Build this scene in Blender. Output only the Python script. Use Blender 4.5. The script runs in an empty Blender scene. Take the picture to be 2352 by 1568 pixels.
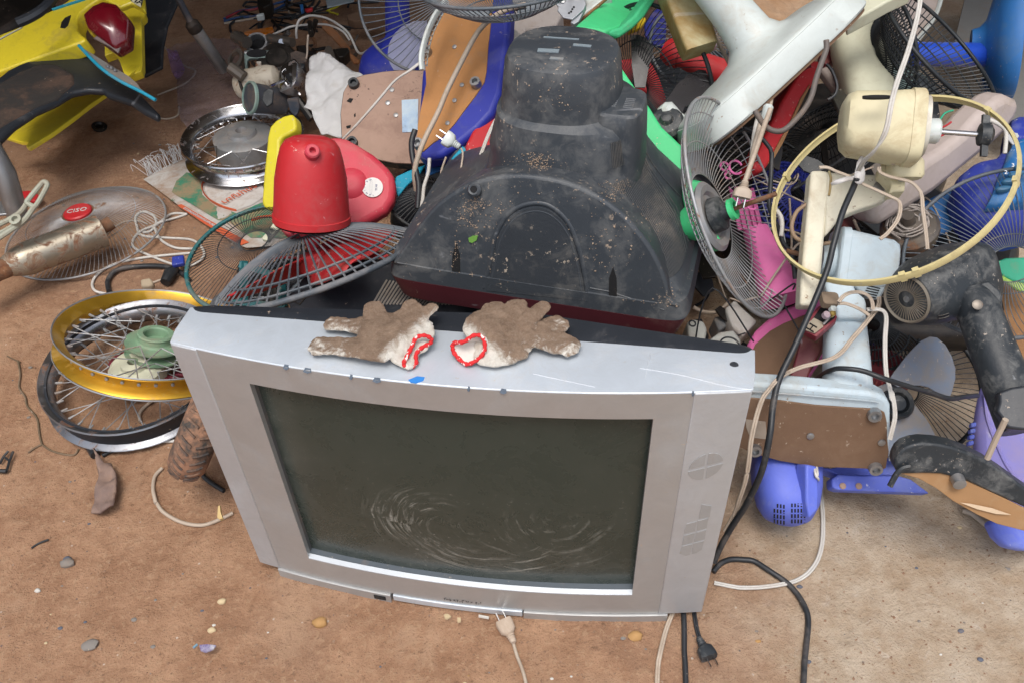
import bpy, bmesh, math, random
from mathutils import Vector, Matrix, noise
random.seed(7)
R_ = math.radians
SC = bpy.context.scene
COL = SC.collection
# ---------------------------------------------------------------- camera
F_PX, PITCH, ROLL, CAM_H = 2000.0, 43.2, -2.4, 1.3
_t, _r = R_(PITCH), R_(ROLL)
cF = Vector((0, math.cos(_t), -math.sin(_t)))
_R0 = Vector((1, 0, 0)); _U0 = _R0.cross(cF)
cR = math.cos(_r)*_R0 + math.sin(_r)*_U0
cU = -math.sin(_r)*_R0 + math.cos(_r)*_U0
CAM = Vector((0, 0, CAM_H))
cam = bpy.data.cameras.new('camera'); camo = bpy.data.objects.new('camera', cam); COL.objects.link(camo)
cam.sensor_width = 36; cam.lens = F_PX/2352*36; cam.clip_end = 500; cam.clip_start = 0.02
camo.matrix_world = Matrix.Translation(CAM) @ Matrix((cR, cU, -cF)).transposed().to_4x4()
SC.camera = camo
# ---------------------------------------------------------------- light
SUN_EL, SUN_AZ = 70, 262          # azimuth of the sun measured from +X, counter-clockwise
w = bpy.data.worlds.new('World'); SC.world = w; w.use_nodes = True
wn = w.node_tree.nodes; wl = w.node_tree.links
sky = wn.new('ShaderNodeTexSky'); sky.sky_type = 'NISHITA'; sky.sun_disc = False
sky.sun_elevation = R_(SUN_EL); sky.sun_rotation = R_(90-SUN_AZ); sky.dust_density = 4.0; sky.air_density = 1.0; sky.ozone_density = 1.0
bgn = wn['Background']; bgn.inputs['Strength'].default_value = 0.15
hs_ = wn.new('ShaderNodeHueSaturation'); hs_.inputs['Saturation'].default_value = .55; wl.new(sky.outputs[0], hs_.inputs['Color']); wl.new(hs_.outputs[0], bgn.inputs['Color'])
sl = bpy.data.lights.new('sun', 'SUN'); sl.energy = 1.1; sl.angle = R_(25); sl.color = (1, .95, .88)
so = bpy.data.objects.new('sun', sl); COL.objects.link(so)
sd = Vector((math.cos(R_(SUN_EL))*math.cos(R_(SUN_AZ)), math.cos(R_(SUN_EL))*math.sin(R_(SUN_AZ)), math.sin(R_(SUN_EL))))
so.rotation_euler = sd.to_track_quat('Z', 'Y').to_euler()
SC.view_settings.view_transform = 'Standard'; SC.view_settings.look = 'None'
SC.view_settings.exposure = 0.48; SC.view_settings.gamma = 1
SC.render.engine = 'CYCLES'
# ---------------------------------------------------------------- pixel -> point at a real distance
def ray(x, y): return cF*F_PX + cR*(x-1176) + cU*(784-y)
def W(x, y, z=0.0):
    d = ray(x, y); return CAM + d*((z-CAM_H)/d.z)
def Q(x, y, dep): return CAM + ray(x, y)*(dep/F_PX)
def P(p, z=0.008):
    return Q(*p) if len(p) == 3 else W(p[0], p[1], z)
class Plane:
    def __init__(s, a, b, c):
        s.o = Q(*a); s.n = (Q(*b)-s.o).cross(Q(*c)-s.o).normalized()
        if s.n.dot(s.o-CAM) > 0: s.n = -s.n          # faces the camera
    def at(s, x, y, off=0.0):
        d = ray(x, y); o = s.o + s.n*off
        return CAM + d*((o-CAM).dot(s.n)/d.dot(s.n))
def zz(ox, oy, k=.27368): return lambda *p: [(ox+k*p[i], oy+k*p[i+1]) for i in range(0, len(p), 2)]
# ---------------------------------------------------------------- geometry
def cr(pts, n=6, closed=False):
    pts = [Vector(p) for p in pts]; out = []
    m = len(pts)
    if m < 3 and not closed: 
        return [pts[0].lerp(pts[-1], i/4) for i in range(5)]
    rng = range(m) if closed else range(m-1)
    for i in rng:
        if closed: p0, p1, p2, p3 = pts[i-1], pts[i], pts[(i+1) % m], pts[(i+2) % m]
        else: p0, p1, p2, p3 = pts[max(i-1, 0)], pts[i], pts[i+1], pts[min(i+2, m-1)]
        for k in range(n):
            t = k/n
            out.append(.5*((2*p1)+(p2-p0)*t+(2*p0-5*p1+4*p2-p3)*t*t+(3*p1-p0-3*p2+p3)*t**3))
    if not closed: out.append(pts[-1])
    return out
def frame(o, zdir, xh=Vector((1, 0, 0))):
    z = Vector(zdir).normalized(); x = Vector(xh); x = (x - z*x.dot(z))
    if x.length < 1e-4: x = Vector((0, 1, 0)); x = x-z*x.dot(z)
    x.normalize(); y = z.cross(x)
    m = Matrix((x, y, z)).transposed().to_4x4(); m.translation = Vector(o); return m
def hit(g, x, y):
    from mathutils.bvhtree import BVHTree
    if not hasattr(g, 'bvh'): g.bvh = BVHTree.FromPolygons(g.v, g.f)
    l, n, i, d = g.bvh.ray_cast(CAM, ray(x, y).normalized())
    if l is None: l, n = Q(x, y, 1.4), -ray(x, y).normalized()
    if n.dot(l-CAM) > 0: n = -n
    return l, n
class G:
    def __init__(s): s.v = []; s.f = []; s.mi = []; s.cur = 0
    def add(s, vs, fs):
        b = len(s.v); s.v += [Vector(v) for v in vs]; s.f += [tuple(b+i for i in f) for f in fs]; s.mi += [s.cur]*len(fs); return s
    def mat(s, i): s.cur = i; return s
    def tube(s, pts, r, n=7, closed=False, cap=True, sx=1.0, up=None):
        pts = [Vector(p) for p in pts]; m = len(pts); rs = r if isinstance(r, (list, tuple)) else [r]*m
        T = []
        for i in range(m):
            a = pts[i-1] if (i or closed) else pts[i]; b = pts[(i+1) % m] if (i < m-1 or closed) else pts[i]
            d = b-a; T.append(d.normalized() if d.length > 1e-9 else Vector((0, 0, 1)))
        x = Vector(up) if up is not None else Vector((0, 0, 1))
        if abs(x.normalized().dot(T[0])) > .95: x = Vector((1, 0, 0))
        vs = []
        for i in range(m):
            x = x - T[i]*x.dot(T[i]); x.normalize(); y = T[i].cross(x)
            for k in range(n):
                a = 2*math.pi*k/n
                vs.append(pts[i] + x*(rs[i]*math.cos(a)) + y*(rs[i]*sx*math.sin(a)))
        fs = []
        for i in range(m if closed else m-1):
            j = (i+1) % m
            for k in range(n): fs.append((i*n+k, i*n+(k+1) % n, j*n+(k+1) % n, j*n+k))
        if cap and not closed: fs.append(tuple(range(n))[::-1]); fs.append(tuple((m-1)*n+k for k in range(n)))
        return s.add(vs, fs)
    def rings(s, rr, cap0=True, cap1=True, closed=False):
        n = len(rr[0]); vs = [v for r in rr for v in r]; fs = []; m = len(rr)
        for i in range(m if closed else m-1):
            j = (i+1) % m
            for k in range(n): fs.append((i*n+k, i*n+(k+1) % n, j*n+(k+1) % n, j*n+k))
        if not closed:
            if cap0: fs.append(tuple(range(n))[::-1])
            if cap1: fs.append(tuple((m-1)*n+k for k in range(n)))
        return s.add(vs, fs)
    def lathe(s, M, prof, n=40, cap0=True, cap1=True, closed=False, sx=1, sy=1):
        return s.rings([[M @ Vector((r*math.cos(2*math.pi*k/n)*sx, r*math.sin(2*math.pi*k/n)*sy, z)) for k in range(n)] for r, z in prof], cap0, cap1, closed)
    def loft(s, M, secs, n=48, cap0=True, cap1=True):      # secs: (z, rx, ry, exponent, ox, oy)
        rr = []
        for q in secs:
            z, rx, ry, e = q[:4]; ox, oy = (q[4:] + (0, 0))[:2]
            ring = []
            for k in range(n):
                a = 2*math.pi*k/n; c, d = math.cos(a), math.sin(a)
                ring.append(M @ Vector((ox+rx*math.copysign(abs(c)**(2/e), c), oy+ry*math.copysign(abs(d)**(2/e), d), z)))
            rr.append(ring)
        return s.rings(rr, cap0, cap1)
    def box(s, M, sx, sy, sz, o=(0, 0, 0)):
        o = Vector(o); vs = [M @ (o+Vector((x*sx/2, y*sy/2, z*sz/2))) for z in (-1, 1) for x, y in ((-1, -1), (1, -1), (1, 1), (-1, 1))]
        return s.add(vs, [(3, 2, 1, 0), (4, 5, 6, 7), (0, 1, 5, 4), (1, 2, 6, 5), (2, 3, 7, 6), (3, 0, 4, 7)])
    def prism(s, pts, vec, taper=1.0, c=None):
        pts = [Vector(p) for p in pts]; vec = Vector(vec)
        c = c or sum(pts, Vector())/len(pts)
        b = [c+(p-c)*taper+vec for p in pts]; n = len(pts)
        return s.add(pts+b, [tuple(range(n)), tuple(range(2*n-1, n-1, -1))] + [(k, n+k, n+(k+1) % n, (k+1) % n) for k in range(n)])
    def grid(s, fn, nu, nv, thick=None):
        vs = [fn(i/nu, j/nv) for i in range(nu+1) for j in range(nv+1)]
        fs = [(i*(nv+1)+j, (i+1)*(nv+1)+j, (i+1)*(nv+1)+j+1, i*(nv+1)+j+1) for i in range(nu) for j in range(nv)]
        return s.add(vs, fs)
def fill_tri(o):
    bm = bmesh.new(); bm.from_mesh(o.data)
    big = [f for f in bm.faces if len(f.verts) > 4]
    if big: bmesh.ops.triangulate(bm, faces=big)
    bm.to_mesh(o.data); bm.free()
def _mk(name, g, mats, base):
    me = bpy.data.meshes.new(name); me.from_pydata([v-base for v in g.v], [], g.f)
    mats = mats if isinstance(mats, (list, tuple)) else [mats]
    for m in mats: me.materials.append(m)
    if len(mats) > 1: me.polygons.foreach_set('material_index', g.mi)
    me.update(); o = bpy.data.objects.new(name, me); COL.objects.link(o)
    bm = bmesh.new(); bm.from_mesh(me); bmesh.ops.recalc_face_normals(bm, faces=bm.faces); bm.to_mesh(me); bm.free()
    return o
def finish(o, bevel, sm, solid, sub):
    if sub:
        m = o.modifiers.new('sub', 'SUBSURF'); m.levels = sub; m.render_levels = sub
    if solid:
        m = o.modifiers.new('solid', 'SOLIDIFY'); m.thickness = solid; m.offset = 0
    if bevel:
        m = o.modifiers.new('bevel', 'BEVEL'); m.width = bevel; m.segments = 3; m.limit_method = 'ANGLE'; m.angle_limit = R_(28)
    if sm:
        o.data.shade_smooth()
        if not sub: o.data.set_sharp_from_angle(angle=R_(sm if not bevel else 60))
def part(name, g, mats, root, bevel=0, sm=35, solid=0, sub=0, label=None):
    base = TRUE_LOC[root.name]
    o = _mk(name, g, mats, base); o.parent = root; TRUE_LOC[o.name] = base
    finish(o, bevel, sm, solid, sub)
    if label: o['label'] = label
    return o
TRUE_LOC = {}
def thing(name, label, cat, loc, group=None):
    o = bpy.data.objects.new(name, None); COL.objects.link(o); o.empty_display_size = .05
    o.location = Vector(loc); TRUE_LOC[o.name] = Vector(loc)
    o['label'] = label; o['category'] = cat
    if group: o['group'] = group
    return o
def solo(name, label, cat, g, mats, bevel=0, sm=35, solid=0, sub=0, group=None, kind=None):
    lo = Vector((sum(v.x for v in g.v)/len(g.v), sum(v.y for v in g.v)/len(g.v), min(v.z for v in g.v)))
    o = _mk(name, g, mats, lo); o.location = lo; TRUE_LOC[o.name] = lo
    finish(o, bevel, sm, solid, sub)
    o['label'] = label; o['category'] = cat
    if group: o['group'] = group
    if kind: o['kind'] = kind
    return o
def txt(s, M, size, ext=0.0006, align='CENTER', g=None, mirror=False):
    c = bpy.data.curves.new('t', 'FONT'); c.body = s; c.size = size; c.extrude = ext; c.align_x = align; c.align_y = 'CENTER'; c.resolution_u = 2
    o = bpy.data.objects.new('t', c); COL.objects.link(o); dg = bpy.context.evaluated_depsgraph_get(); dg.update()
    me = bpy.data.meshes.new_from_object(o.evaluated_get(dg)); g = g or G()
    g.add([M @ Vector((-v.co.x if mirror else v.co.x, v.co.y, v.co.z)) for v in me.vertices], [tuple(p.vertices) for p in me.polygons])
    bpy.data.objects.remove(o); bpy.data.curves.remove(c); bpy.data.meshes.remove(me); return g
# ---------------------------------------------------------------- materials
MATS = {}
def _n(nt, t, **kw):
    n = nt.nodes.new(t)
    for k, v in kw.items():
        if k in n.inputs: n.inputs[k].default_value = v
        else: setattr(n, k, v)
    return n
def mapr(nt, src, a, b, c=0.0, d=1.0):
    m = _n(nt, 'ShaderNodeMapRange'); m.inputs[1].default_value = a; m.inputs[2].default_value = b; m.inputs[3].default_value = c; m.inputs[4].default_value = d
    nt.links.new(src, m.inputs[0]); return m.outputs[0]
def mixc(nt, fac, a, b, mode='MIX'):
    m = _n(nt, 'ShaderNodeMix'); m.data_type = 'RGBA'; m.blend_type = mode
    for s, i in ((fac, 0), (a, 6), (b, 7)):
        if hasattr(s, 'links'): nt.links.new(s, m.inputs[i])
        elif isinstance(s, (int, float)): m.inputs[i].default_value = s
        else: m.inputs[i].default_value = (*s, 1) if len(s) == 3 else s
    return m.outputs[2]
def mth(nt, op, a, b=0.0):
    m = _n(nt, 'ShaderNodeMath'); m.operation = op
    for s, i in ((a, 0), (b, 1)):
        if hasattr(s, 'links'): nt.links.new(s, m.inputs[i])
        else: m.inputs[i].default_value = s
    return m.outputs[0]
def tex(nt, co, scale, detail=4, rough=.6, dist=0, st=None):
    t = _n(nt, 'ShaderNodeTexNoise', Scale=scale, Detail=detail, Roughness=rough, Distortion=dist)
    src = co
    if st:
        mp = _n(nt, 'ShaderNodeMapping'); mp.inputs['Scale'].default_value = st; nt.links.new(co, mp.inputs[0]); src = mp.outputs[0]
    nt.links.new(src, t.inputs['Vector']); return t.outputs[0]
def mat(name, col, rough=.45, metal=0, dust=.4, dcol=(.30, .215, .15), speck=.3, bump=.25, col2=None, alpha=1, trans=0, rust=0, scratch=0, spec=.5, sc=1.0, scol=(.5, .42, .33), coat=0):
    if name in MATS: return MATS[name]
    m = bpy.data.materials.new(name); m.use_nodes = True; nt = m.node_tree; L = nt.links
    b = nt.nodes['Principled BSDF']; co = _n(nt, 'ShaderNodeTexCoord').outputs['Object']
    oi = _n(nt, 'ShaderNodeObjectInfo'); va = _n(nt, 'ShaderNodeVectorMath'); va.operation = 'ADD'
    mul = _n(nt, 'ShaderNodeVectorMath'); mul.operation = 'SCALE'; mul.inputs[3].default_value = 11
    L.new(oi.outputs['Location'], mul.inputs[0]); L.new(co, va.inputs[0]); L.new(mul.outputs[0], va.inputs[1]); co = va.outputs[0]
    big = tex(nt, co, 9*sc, 6, .65, .4); fine = tex(nt, co, 90*sc, 5, .7); mid = tex(nt, co, 28*sc, 6, .72, .8)
    c = col
    if col2: c = mixc(nt, mapr(nt, big, .38, .64), col, col2)
    # slight mottling of tone
    c = mixc(nt, mapr(nt, mid, .3, .7, 0, .35), c, mixc(nt, 1.0, c, (.72, .70, .68), 'MULTIPLY'))
    dm = None
    if rust:
        rm = mth(nt, 'MULTIPLY', mapr(nt, mid, .62-.22*rust, .70-.16*rust), 1.0)
        c = mixc(nt, rm, c, mixc(nt, mapr(nt, fine, .35, .65), (.13, .045, .02), (.26, .12, .055)))
    if dust:
        dm = mth(nt, 'MULTIPLY', mapr(nt, mth(nt, 'ADD', mth(nt, 'MULTIPLY', big, .6), mth(nt, 'MULTIPLY', mid, .4)), .60-.22*dust, .76-.22*dust), min(1, .35+dust*.6))
        c = mixc(nt, dm, c, dcol)
    if speck:
        sp = mapr(nt, fine, .685-.105*speck, .70-.09*speck)
        sp = mth(nt, 'MULTIPLY', sp, mapr(nt, tex(nt, co, 7*sc, 4, .65), .50, .60))
        c = mixc(nt, sp, c, scol)
    if scratch:
        s1 = tex(nt, co, 30*sc, 5, .6, .6, (1, .08, 1)); s2 = tex(nt, co, 34*sc, 5, .6, .5, (.07, 1, .6))
        q = mth(nt, 'MAXIMUM', mapr(nt, s1, .68, .73), mapr(nt, s2, .68, .73)); c = mixc(nt, mth(nt, 'MULTIPLY', q, scratch), c, (.72, .74, .78))
    L.new(c, b.inputs['Base Color'])
    r = mth(nt, 'ADD', rough, mth(nt, 'MULTIPLY', mapr(nt, big, .3, .7), .18))
    if dm is not None: r = mth(nt, 'ADD', r, mth(nt, 'MULTIPLY', dm, .35))
    if rust: r = mth(nt, 'ADD', r, mth(nt, 'MULTIPLY', rm, .4))
    L.new(r, b.inputs['Roughness'])
    if metal:
        mm = metal
        if rust: mm = mth(nt, 'MULTIPLY', mth(nt, 'SUBTRACT', 1.0, rm), metal)
        if dm is not None: mm = mth(nt, 'MULTIPLY', mth(nt, 'SUBTRACT', 1.0, dm), mm)
        if hasattr(mm, 'links'): L.new(mm, b.inputs['Metallic'])
        else: b.inputs['Metallic'].default_value = mm
    b.inputs['Specular IOR Level'].default_value = spec
    if alpha < 1: b.inputs['Alpha'].default_value = alpha
    if trans: b.inputs['Transmission Weight'].default_value = trans
    if coat: b.inputs['Coat Weight'].default_value = coat; b.inputs['Coat Roughness'].default_value = .12
    if bump:
        bp = _n(nt, 'ShaderNodeBump', Strength=bump, Distance=.0015); L.new(mth(nt, 'ADD', mid, mth(nt, 'MULTIPLY', fine, .5)), bp.inputs['Height']); L.new(bp.outputs[0], b.inputs['Normal'])
    MATS[name] = m; return m
# ---------------------------------------------------------------- ground
def gz(x, y):
    return (noise.noise(Vector((x*2.1, y*2.1, 3)))*.008 + noise.noise(Vector((x*7, y*7, 9)))*.0035 + noise.noise(Vector((x*22, y*22, 5)))*.0022
            + noise.noise(Vector((x*60, y*60, 15)))*.0014 + max(0, noise.noise(Vector((x*33, y*33, 25)))-.30)*.016)
def GP(x, y, up=0.0):                         # the ground seen at a pixel, at its real height
    p = W(x, y, 0); p = W(x, y, gz(p.x, p.y)+up); return p
def ground_mat():
    m = bpy.data.materials.new('ground'); m.use_nodes = True; nt = m.node_tree; L = nt.links; b = nt.nodes['Principled BSDF']
    co = _n(nt, 'ShaderNodeTexCoord').outputs['Object']
    sep = _n(nt, 'ShaderNodeSeparateXYZ'); L.new(co, sep.inputs[0])
    big = tex(nt, co, 1.6, 6, .6, 0); mid = tex(nt, co, 11, 9, .74, 0); fine = tex(nt, co, 70, 6, .75); vf = tex(nt, co, 260, 3, .7)
    dirt = mixc(nt, mapr(nt, mid, .40, .62, 0, 1), (.32, .175, .102), (.46, .275, .168))
    dirt = mixc(nt, mapr(nt, big, .50, .58, 0, .75), dirt, (.31, .185, .12))
    dirt = mixc(nt, mapr(nt, tex(nt, co, 4.5, 7, .7, .6), .54, .62, 0, .5), dirt, (.46, .30, .195))
    dirt = mixc(nt, mapr(nt, fine, .53, .63, 0, .85), dirt, (.45, .285, .175))
    dirt = mixc(nt, mapr(nt, fine, .42, .32, 0, .6), dirt, (.12, .065, .04))
    con = mixc(nt, mapr(nt, mid, .40, .62, 0, 1), (.42, .31, .21), (.56, .46, .35))
    con = mixc(nt, mapr(nt, big, .52, .64, 0, .8), con, (.42, .29, .19))
    con = mixc(nt, mapr(nt, tex(nt, co, 26, 7, .75, .8), .58, .70, 0, .6), con, (.62, .54, .45))
    con = mixc(nt, mapr(nt, tex(nt, co, 15, 6, .7, 1.0), .34, .28, 0, .75), con, (.24, .13, .075))
    grit = mapr(nt, vf, .60, .68); dirt = mixc(nt, mth(nt, 'MULTIPLY', grit, .3), dirt, (.13, .095, .07)); con = mixc(nt, mth(nt, 'MULTIPLY', grit, .35), con, (.2, .14, .10))
    # the worn concrete slab: right of a ragged edge
    e = mth(nt, 'ADD', sep.outputs['X'], mth(nt, 'MULTIPLY', mth(nt, 'SUBTRACT', tex(nt, co, 2.2, 7, .65), .5), .55))
    e = mth(nt, 'ADD', e, mth(nt, 'MULTIPLY', sep.outputs['Y'], -.10))
    c = mixc(nt, mapr(nt, e, .20, .36), dirt, con)
    vor = _n(nt, 'ShaderNodeTexVoronoi', Scale=55.0); L.new(co, vor.inputs['Vector'])
    spk = mth(nt, 'MULTIPLY', mapr(nt, vor.outputs['Distance'], .13, .09), mapr(nt, mid, .5, .56))
    spc = mixc(nt, mapr(nt, _sepc(nt, vor.outputs['Color']), .45, .5), (.60, .53, .45), (.085, .085, .10))
    c = mixc(nt, mth(nt, 'MULTIPLY', spk, .8), c, spc)
    L.new(c, b.inputs['Base Color']); b.inputs['Roughness'].default_value = .93; b.inputs['Specular IOR Level'].default_value = .25
    bp = _n(nt, 'ShaderNodeBump', Strength=1.0, Distance=.010)
    L.new(mth(nt, 'ADD', mth(nt, 'ADD', mid, mth(nt, 'MULTIPLY', fine, .7)), mth(nt, 'MULTIPLY', vf, .3)), bp.inputs['Height']); L.new(bp.outputs[0], b.inputs['Normal'])
    return m
def _sepc(nt, c):
    s = _n(nt, 'ShaderNodeSeparateColor'); nt.links.new(c, s.inputs[0]); return s.outputs[0]
g = G()
xs = [-60, -15]+[-4+.04*i for i in range(65)]+[-1.4+.009*i for i in range(301)]+[1.34+.04*i for i in range(70)]+[15, 60]
ys = [-60, -10]+[.2+.009*i for i in range(212)]+[2.13+.03*i for i in range(160)]+[20, 60]
vs = [(x, y, gz(x, y) if (abs(x) < 5 and 0 < y < 8) else 0) for x in xs for y in ys]; n = len(ys)
g.add(vs, [(i*n+j, (i+1)*n+j, (i+1)*n+j+1, i*n+j+1) for i in range(len(xs)-1) for j in range(n-1)])
o = _mk('ground', g, ground_mat(), Vector()); o['kind'] = 'structure'; o.data.shade_smooth()

# ---------------------------------------------------------------- materials used everywhere
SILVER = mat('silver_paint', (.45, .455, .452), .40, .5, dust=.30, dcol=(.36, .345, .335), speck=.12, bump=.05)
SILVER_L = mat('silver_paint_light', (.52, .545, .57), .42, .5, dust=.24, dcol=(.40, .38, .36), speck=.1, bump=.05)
SILVER_SKY = mat('silver_paint_skylit', (.60, .66, .72), .34, .35, dust=.38, dcol=(.46, .45, .43), speck=.14, bump=.04)  # bluish sky reflection mixed into this brighter base colour
BLK = mat('black_plastic', (.022, .026, .033), .36, 0, dust=.28, dcol=(.13, .125, .125), speck=.3, bump=.3, scratch=.15, scol=(.42, .33, .25))
BLKD = mat('black_plastic_dusty', (.046, .054, .064), .38, 0, dust=.52, dcol=(.18, .18, .175), speck=.62, bump=.4, scratch=.15, scol=(.42, .33, .25))
DARK = mat('dark_hole', (.008, .008, .009), .8, 0, dust=.1, speck=.1)
# ---------------------------------------------------------------- the silver television
TO = Vector((-.0802, .7780, 0)); TE = Vector((.98528, -.17095, 0)); TB = Vector((.17095, .98528, 0)); TZ = Vector((0, 0, 1))
TM = Matrix((TE, TB, TZ)).transposed().to_4x4(); TM.translation = TO
def tl(x, y, z): return TM @ Vector((x, y, z))
def tv_px(px, py, off=0.0):                  # pixel -> local x, z on the front face
    d = ray(px, py); t = ((TO+TB*off-CAM).dot(TB))/d.dot(TB); p = CAM+d*t-TO; return p.dot(TE), p.z
bul = lambda x: -.036*(1-(x/.372)**2)
tv = thing('television', 'big silver box television standing upright on the dirt with dusty dark screen', 'television', TO)
X0, X1, Z0, Z1 = -.268, .258, .076, .487
H0, H1 = .020, .532
def front_strip(g, xa, xb, za, zb, nx, y=0.0):
    g.grid(lambda u, v: tl(xa+(xb-xa)*u, bul(xa+(xb-xa)*u)+y, za+(zb-za)*v), nx, 1)
g = G()
def loopx(fn, xs): return [fn(x) for x in xs]
def box_strip(g, xa, xb, za, zb, y0, y1, n):  # curved solid bar following the bulge
    rr = []
    for i in range(n+1):
        x = xa+(xb-xa)*i/n; b_ = bul(x)
        rr.append([tl(x, b_+y0, za), tl(x, b_+y0, zb), tl(x, b_+y1, zb-(.012 if zb > .5 else 0)), tl(x, b_+y1, za)])
    g.rings(rr)
XL, XR = -.333, .303       # where the light speaker panels begin
box_strip(g, XL, X0, H0, H1, 0, .05, 4); box_strip(g, X1, XR, H0, H1, 0, .05, 3)
box_strip(g, X0, X1, Z1, H1, 0, .05, 22); box_strip(g, X0, X1, H0, Z0, 0, .05, 22)
part('bezel', g, SILVER, tv, sm=30)
for xa, xb, nm in ((-.372, XL, 0), (XR, .372, 1)):
    g = G()
    rr = []
    for i in range(5):
        x = xa+(xb-xa)*i/4; rr.append([tl(x, bul(x)-.0015, H0-.001), tl(x, bul(x)-.0015, H1+.0005), tl(x*1.0, .012, H1-.004), tl(x, .05, H0-.001)])
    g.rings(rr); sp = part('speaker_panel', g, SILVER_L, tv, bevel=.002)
    if nm:   # ghost pattern of the speaker grille
        gp = G(); 
        def quad(pts):
            q = []
            for (px, py) in pts:
                x, z = tv_px(px, py, -.004); q.append(tl(x, bul(x)-.0022, z))
            gp = G(); gp.prism(q, TB*.0006); part('grille_mark', gp, mat('grille_ghost', (.42,.43,.435), .5, .45, dust=.2, speck=.1, bump=.05), sp)
        cx_, cy_, rx_, ry_ = 1621, 1063, 40, 29
        for k in range(4):
            pts = [(cx_+(3 if k in (0, 3) else -3), cy_+(3 if k in (0, 1) else -3))]
            for a in range(0, 91, 15):
                t = R_(a+90*k); dx, dy = math.cos(t), math.sin(t)
                px, py = cx_+rx_*dx, cy_+ry_*dy
                px += (3 if (k in (0, 3)) else -3) if abs(dx) < .1 else 0; py += (3 if k in (0, 1) else -3) if abs(dy) < .1 else 0
                pts.append((px-.12*(py-cy_), py-.12*(px-cx_)))
            quad(pts)
        for q in ([(1612, 1152), (1634, 1158), (1630, 1184), (1605, 1184)], [(1577, 1193), (1600, 1190), (1596, 1212), (1571, 1214)], [(1603, 1189), (1627, 1186), (1623, 1209), (1600, 1211)],
                  [(1572, 1220), (1596, 1216), (1590, 1238), (1566, 1241)], [(1600, 1216), (1622, 1213), (1619, 1234), (1593, 1238)],
                  [(1567, 1244), (1590, 1242), (1585, 1266), (1575, 1267), (1561, 1260)], [(1593, 1241), (1617, 1238), (1612, 1258), (1600, 1264), (1589, 1265)]):
            quad(q)
# inner lip of the screen opening
g = G(); box_strip(g, X0+.0006, X1-.0006, Z0-.02, Z0-.0005, .003, .045, 20)
LW = .007
g = G(); rr = []
for i in range(23):
    x = X0+(X1-X0)*i/22; b_ = bul(x); xi = x
    rr.append([tl(x, b_-.0005, Z0-.0008), tl(x, b_-.0005, Z0+.0015), tl(x, b_+LW, Z0+.0045), tl(x, b_+LW, Z0-.004)])
g.rings(rr); part('lower_lip', g, mat('lip_skylit', (.50, .54, .58), .45, .2, dust=.15, speck=.25, bump=.02), tv)  # paler lip colour carries the sky's reflection
for s, x in ((1, X0), (-1, X1)):
    g = G(); b_ = bul(x); g.prism([tl(x-s*.0006, b_+.001, Z0), tl(x-s*.0006, b_+.001, Z1+.0005), tl(x+s*.0005, b_+.017, Z1-.001), tl(x+s*.0005, b_+.017, Z0)], TE*(-s*.004))
    part('side_lip', g, mat('lip_dark', (.12, .125, .13), .4, .2, dust=.45, speck=.4), tv)
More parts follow.
